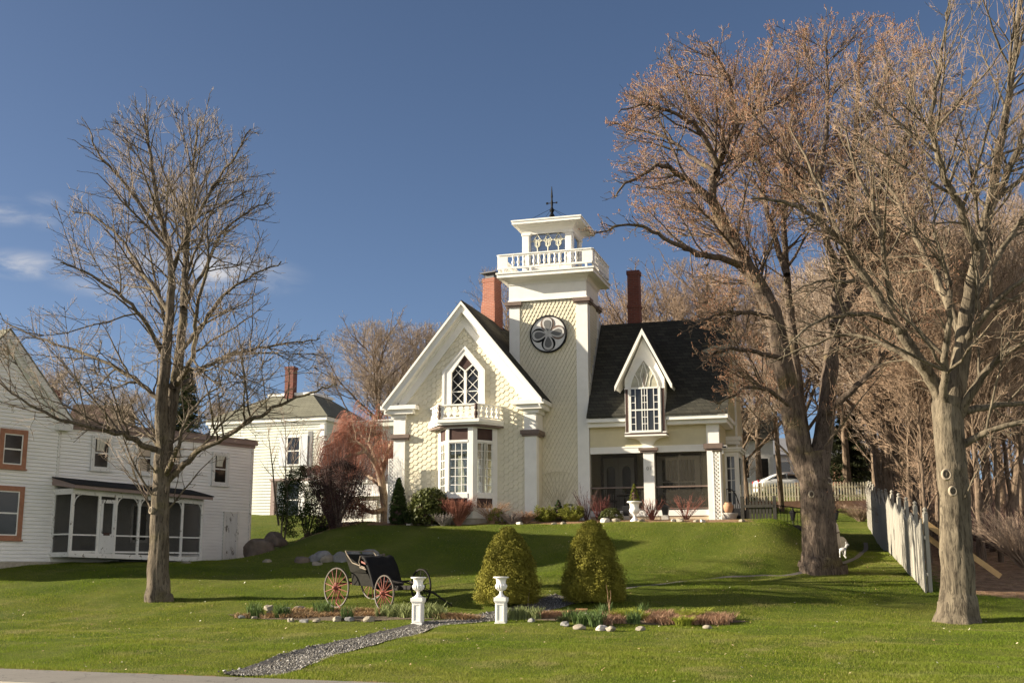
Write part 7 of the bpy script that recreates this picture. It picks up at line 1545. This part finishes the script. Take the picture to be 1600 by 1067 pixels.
h.add(W, np.broadcast_to(np.linspace(.006, .003, K), (m_, K)), 3, 1); link_mesh('crown', h.mesh('crown'), [BARK_BIRCH, WEEP], wt, True)
# dark conifer behind the maple, evergreen behind the double trunk
def spruce(label, px, Y, H, w, seed, z=None):
    p = onground(at(px, 800, Y)); t = thing('conifer_tree', label, 'tree', p); rng = np.random.default_rng(seed); m = MB(); m.tube([(0, 0, -.2), (0, 0, H*.5), (0, 0, H)], [.22, .14, .02], 8); m.build('trunk', BARK_OLD, t)
    n = 330; tz = rng.random(n)**.8; a = rng.uniform(0, 6.28, n); L = w*(1.05-tz)*rng.uniform(.6, 1.15, n); s = np.linspace(.1, 1, 9); P = np.stack([np.cos(a)[:, None]*L[:, None]*s, np.sin(a)[:, None]*L[:, None]*s, H*(.12+.86*tz)[:, None]-.25*L[:, None]*s**1.6+.1*L[:, None]*s**4], -1)
    pp = P[:, :, None]+rng.normal(0, .13, (n, 9, 14, 3))*np.array([1, 1, .45]); V, Q = leaves(pp.reshape(-1, 3), np.tile([0, 0, 1.], (n*126, 1)), np.full(n*126, .2), rng, .35); link_mesh('crown', arr_mesh('crown', V, Q), LEAF_CONIFER, t); return t
spruce('dark evergreen rising behind the bare maple and the farmhouse wing', 284, 78, 9.6, 2.3, 5); spruce('dark spreading evergreen behind the picket fence right of the double trunk', 1332, 76, 6.2, 3.2, 6); spruce('dark evergreen at the back of the wood behind the grey fence', 1452, 72, 6.5, 2.8, 8)
# undergrowth of the wood, beyond the fence
for i, (px, Y, lab) in enumerate(((1575, 42, 'tangle of brown brush on the bare ground right of the leaning trunk'), (1600, 38, 'tangle of brown brush at the right edge of the lawn'), (1545, 47, 'tangle of brown brush behind the leaning trunk'), (1440, 48, 'brown brush close behind the grey fence'), (1405, 58, 'brown brush behind the far half of the grey fence'), (1345, 62, 'pile of brown brush at the far end of the grey fence'))):
    twigs('brush', lab, onground(at(px, 800, Y)), 1.7 if i < 5 else .8, 2.0 if i < 5 else 1.1, 110, TWIG if i % 2 else DARKTWIG, 200+i, .010, sub=5)
# ------------------------------------------------------------------ rocks
def rock(name, label, loc, sx, sy, sz, mat, seed, group=None, rz=0, cat='rock'):
    rng = np.random.default_rng(seed); bm = __import__('bmesh').new(); __import__('bmesh').ops.create_icosphere(bm, subdivisions=4, radius=1); ph = rng.uniform(0, 6, (5, 3)); fr = rng.uniform(.8, 2.6, (5, 3))
    pn = rng.normal(size=(13, 3)); pn /= np.linalg.norm(pn, axis=1, keepdims=True); pd = rng.uniform(.58, .92, 13)
    for v in bm.verts:
        c = np.array(v.co)
        for q_, d_ in zip(pn, pd):
            e_ = c@q_-d_
            if e_ > 0: c = c-q_*e_*.92
        c = c/.85; d = sum(.045*math.sin((c*fr[i]).sum()*1.6+ph[i, 0]) for i in range(5)); d += .05*abs(math.sin(c[0]*2.3+ph[1, 2])*math.sin(c[1]*3+c[2]*2))-.03; d += .06*math.sin(c[0]*7+ph[0, 1])*math.sin(c[1]*6+ph[1, 1])*math.sin(c[2]*8)
        c = c*(1+d); c = np.sign(c)*np.abs(c)**.85; v.co = (c[0]*sx, c[1]*sy, max(c[2], -.35)*sz)
    me = bpy.data.meshes.new(name); bm.to_mesh(me); bm.free(); o = link_mesh(name, me, mat, None, True); o.location = tuple(map(float, loc)); o.rotation_euler = (0, 0, rz); props(o, label, cat, group); return o
GRANR = paint('grey_granite', (.21, .205, .20), .3, 5, .85, .5, (.16, .15, .13), (1, 1, 1), 20, .5); BRNR = paint('brown_boulder', (.15, .115, .088), .35, 3, .9, .6, (.10, .075, .06), (1, 1, 1), 14, .7); PALER = paint('pale_stone', (.27, .235, .18), .25, 6, .85, .4, (.3, .26, .2), (1, 1, 1), 30, .4); WHTR = paint('white_stone', (.55, .51, .45), .1, 6, .8, .3, (.45, .42, .36))
rows = ((470, 876, .30, .30, BRNR, 'brown boulder at the left end of the boulder row'), (489, 874, .24, .30, GRANR, 'upright pale grey boulder second from the left in the row'), (506, 871, .36, .30, GRANR, 'grey boulder third from the left, behind a flat low one'), (494, 880, .22, .16, PALER, 'flat low pale boulder lying in front of the row'), (514, 875, .28, .24, PALER, 'tan mossy boulder in the middle of the row'), (531, 874, .33, .32, GRANR, 'rounded dark grey boulder just right of the tan one'), (542, 873, .26, .30, GRANR, 'grey boulder tight against the rounded dark one'), (553, 870, .33, .36, GRANR, 'largest pale grey boulder left of the buggy seat'), (576, 868, .34, .28, GRANR, 'grey boulder behind the buggy hood'), (591, 869, .13, .13, WHTR, 'small white stone right of the boulder row'), (598, 866, .14, .10, BRNR, 'small brown stone at the right end of the row'))
for i, (px, py, w, h, mt, lab) in enumerate(rows):
    p = G(px, py+3, 33, 46); rock('boulder', lab, p+np.array([0, .15, h*.05]), w*.95, w*.8, h*.85, mt, 300+i, 'boulders in a row behind the buggy', i*1.7, 'boulder')
p = onground(at(412, 870, 46)); rock('boulder', 'big brown weathered boulder by the farmhouse corner', p+np.array([-.2, 0, .1]), .58, .5, .50, BRNR, 330, None, .3, 'boulder'); p = onground(at(441, 872, 46.3)); rock('boulder', 'darker half of the split brown boulder by the farmhouse corner', p+np.array([-.3, 0, .22]), .36, .4, .40, BRNR, 331, None, 1.1, 'boulder')
p = G(418, 878, 36, 46); rock('stone', 'small pale stone lying before the big brown boulder', p, .14, .1, .1, PALER, 332, None, 0, 'stone')
for i, (px, py, w, lab) in enumerate(((205, 877, .45, 'flat grey slab stone under the farmhouse porch'), (290, 880, .16, 'small pale stone under the right end of the farmhouse porch'))):
    p = G(px, py, 34, 48); rock('stone', lab, p, w, w*.6, w*.35, PALER if i else GRANR, 340+i, None, .4, 'stone')
for i, px in enumerate((640, 655, 668, 678, 690, 700, 812, 866, 880, 945, 962, 1002, 1052, 1062, 1088, 1098, 1160, 640)):
    p = onground(hp(px, 824, -2.15+.35*(px > 900))); w = (.12, .09, .16, .12, .10, .14, .15, .1, .12, .22, .16, .12, .10, .17, .10, .12, .13, .1)[i]
    if i < 17: rock('edging_stone', 'pale edging stone along the planting bed at the foot of the yellow house', p+np.array([0, 0, .02]), w, w*.75, w*.6, WHTR if i % 3 == 0 else PALER, 350+i, 'edging stones before the yellow house', i*.9, 'stone')
# ------------------------------------------------------------------ flower beds on the lawn
SOIL = None
n = N('bed_soil'); v = n.coord('Object'); n.col(n.ramp(n.noise(v, 9, 6, .7), [(.3, (.06, .045, .03)), (.55, (.13, .095, .06)), (.75, (.24, .17, .10))])); n.set(Roughness=.95); n.bump(n.noise(v, 30, 5), .9, .04); SOIL = n.m
rng = np.random.default_rng(77)
for bi, (cx, cy, rx, ry, a) in enumerate(BEDS):
    V = []; Q = []; K = 40; RR = 5
    for i in range(K):
        th = 2*PI*i/K; wob = 1+.12*math.sin(th*3+bi)+.08*math.sin(th*7)
        for j in range(RR+1):
            f = j/RR*wob; x = cx+math.cos(a)*rx*f*math.cos(th)-math.sin(a)*ry*f*math.sin(th); y = cy+math.sin(a)*rx*f*math.cos(th)+math.cos(a)*ry*f*math.sin(th); V.append((x, y, float(hgt(x, y))+.05*(1-(j/RR)**2)+.012))
    Q = [(i*(RR+1)+j, i*(RR+1)+j+1, ((i+1) % K)*(RR+1)+j+1, ((i+1) % K)*(RR+1)+j) for i in range(K) for j in range(RR)]
    props(link_mesh('flower_bed', arr_mesh('flower_bed', V, Q), SOIL, None, True), kind='structure')
def strap(name, label, loc, n, h, w, mat, seed, group, spread=.12, cat='plant', bend=.5):
    rng = np.random.default_rng(seed); V = []; Q = []
    for i in range(n):
        a = rng.uniform(0, 6.28); r = rng.random()**.5*spread; hh = h*rng.uniform(.6, 1.1); d = np.array([math.cos(a), math.sin(a)]); sd = np.array([-d[1], d[0]])*w/2*rng.uniform(.7, 1.2); b0 = np.array([rng.uniform(-1, 1), rng.uniform(-.6, .6)])*spread; k0 = len(V)
        for s in (0, .5, 1):
            c = b0+d*(bend*hh*s**2*rng.uniform(.6, 1.2)); z = hh*s*(1-.25*bend*s); q = sd*(1-.85*s**2)
            V += [(c[0]-q[0], c[1]-q[1], z), (c[0]+q[0], c[1]+q[1], z)]
        Q += [(k0, k0+1, k0+3, k0+2), (k0+2, k0+3, k0+5, k0+4)]
    o = link_mesh(name, arr_mesh(name, V, Q), mat); o.location = tuple(map(float, loc)); props(o, label, cat, group); return o
def bedpt(px, py): return G(px, py, 20, 40)
L1 = 'left lawn flower bed plants'; L2 = 'right lawn flower bed plants'
def place(name, lab, pts, grp, fn):
    for i, (px, py) in enumerate(pts): fn(name, lab, bedpt(px, py), i, grp)
place('iris_clump', 'pale green strappy leaf clump beside the left white pedestal', [(x, 966-3*(i % 3)) for i, x in enumerate(range(598, 690, 6)) if abs(x-653) > 7], L1, lambda n, l, p, i, g: strap(n, l, p, 44, .36, .045, STRAP, 400+i, g, .15))
place('daffodil_clump', 'dark green upright leaf clump in the left lawn flower bed', [(394, 962), (402, 965), (437, 966), (444, 964), (500, 958), (505, 963), (512, 960), (542, 968)], L1, lambda n, l, p, i, g: strap(n, l, p, 70, .40, .030, STRAPDK, 420+i, g, .15, bend=.35))
place('dry_clump', 'tan dry leaf clump in the left lawn flower bed', [(x, 962+5*math.sin(x*.7)) for x in range(452, 600, 6)]+[(x, 966) for x in range(690, 742, 6)]+[(378, 965), (420, 966), (428, 962)], L1, lambda n, l, p, i, g: strap(n, l, p, 90, .20, .026, DRYTAN, 440+i, g, .22, bend=1.0))
place('daffodil_clump', 'narrow grey green leaf clump right of the right pedestal on the path edge', [(x, 968-2*(i % 2)) for i, x in enumerate(range(798, 848, 5))], L2, lambda n, l, p, i, g: strap(n, l, p, 34, .33, .036, STRAP, 480+i, g, .11, bend=.35))
place('daffodil_clump', 'dark green upright leaf clump in the right lawn flower bed', [(905, 975), (914, 978), (922, 974), (930, 979), (938, 976), (946, 962), (890, 970), (990, 975), (1005, 962)], L2, lambda n, l, p, i, g: strap(n, l, p, 70, .36, .030, STRAPDK, 500+i, g, .15, bend=.4))
place('sedum_mound', 'yellow green mound of small leaves in the right lawn flower bed', [(966, 968), (974, 966), (982, 970), (990, 967), (998, 971), (1070, 966), (1078, 970), (1086, 968), (1096, 964), (1068, 978)], L2, lambda n, l, p, i, g: strap(n, l, p, 220, .30, .036, SEDUM, 520+i, g, .17, bend=.9))
place('dry_clump', 'pinkish dry stem clump in the right lawn flower bed', [(x, 970+6*math.sin(x*.9)) for x in range(1012, 1066, 5)]+[(x, 972+4*math.sin(x)) for x in range(1076, 1140, 5)]+[(x, 972+4*math.sin(x)) for x in range(944, 966, 5)]+[(x, 967) for x in range(850, 880, 5)], L2, lambda n, l, p, i, g: strap(n, l, p, 110, .26, .022, DRY, 540+i, g, .2, bend=.8))
place('ground_cover', 'low grey green leaf clump at the left of the right lawn flower bed', [(x, 970+3*math.sin(x)) for x in range(880, 912, 6)], L2, lambda n, l, p, i, g: strap(n, l, p, 100, .18, .026, STRAP, 580+i, g, .17, bend=1.1))
for i, (px, py, w) in enumerate(((378, 966, .09), (398, 967, .08), (420, 953, .17), (448, 954, .12), (467, 955, .17), (455, 972, .13), (476, 973, .12), (495, 972, .1), (526, 970, .16), (545, 970, .13), (577, 971, .15), (421, 961, .13))):
    rock('edging_stone', 'pale edging stone around the left lawn flower bed', bedpt(px, py)+np.array([0, 0, .03]), w, w*.7, w*.6, PALER if i % 3 else GRANR, 600+i, 'edging stones of the left lawn bed', i, 'stone')
for i, (px, py, w, mt, lab) in enumerate(((912, 965, .13, WHTR, 'round white stone at the back edge of the right flower bed'), (878, 966, .09, PALER, 'small cream stone left of the round white stone'), (884, 978, .12, GRANR, 'grey stone at the front left edge of the right flower bed'), (905, 983, .13, PALER, 'long flat tan stone at the front of the right flower bed'), (940, 985, .14, WHTR, 'large white stone at the front of the right flower bed'), (955, 986, .13, PALER, 'tan stone touching the large white stone'), (1000, 985, .11, PALER, 'small tan stone at the front centre of the right flower bed'), (1004, 965, .15, GRANR, 'grey stone among dark leaves at the back of the right flower bed'), (988, 963, .14, GRANR, 'grey stone left of the one among dark leaves'), (1106, 982, .10, PALER, 'small pale stone near the right end of the flower bed'), (1110, 966, .09, PALER, 'small pale stone at the back right of the flower bed'), (830, 972, .1, GRANR, 'dark low stone below the row of narrow leaves'))):
    rock('edging_stone', lab, bedpt(px, py)+np.array([0, 0, .03]), w, w*.75, w*.6, mt, 630+i, None, i, 'stone')
t = thing('bark_chip', 'flat orange brown piece of bark lying behind the right flower bed', 'bark', bedpt(902, 957)); m = MB(); m.obox((0, 0, .04), .5, .14, .05, .1); m.obox((.12, .03, .085), .3, .1, .03, -.15); m.build('chip', paint('orange_bark', (.42, .24, .11), .2, 8, .9), t)
for px, py, h, lab, sd in ((824, 947, .55, 'single bare sapling stem before the egg shaped conifer', 1), (953, 966, .75, 'thin reddish bare stems before the conical conifer', 2)):
    t = twigs('sapling', lab, bedpt(px, py), h*1.1, .07, 2, DRY if sd == 2 else TWIG_GREY, 650+sd, .006, cat='sapling', sub=.6)
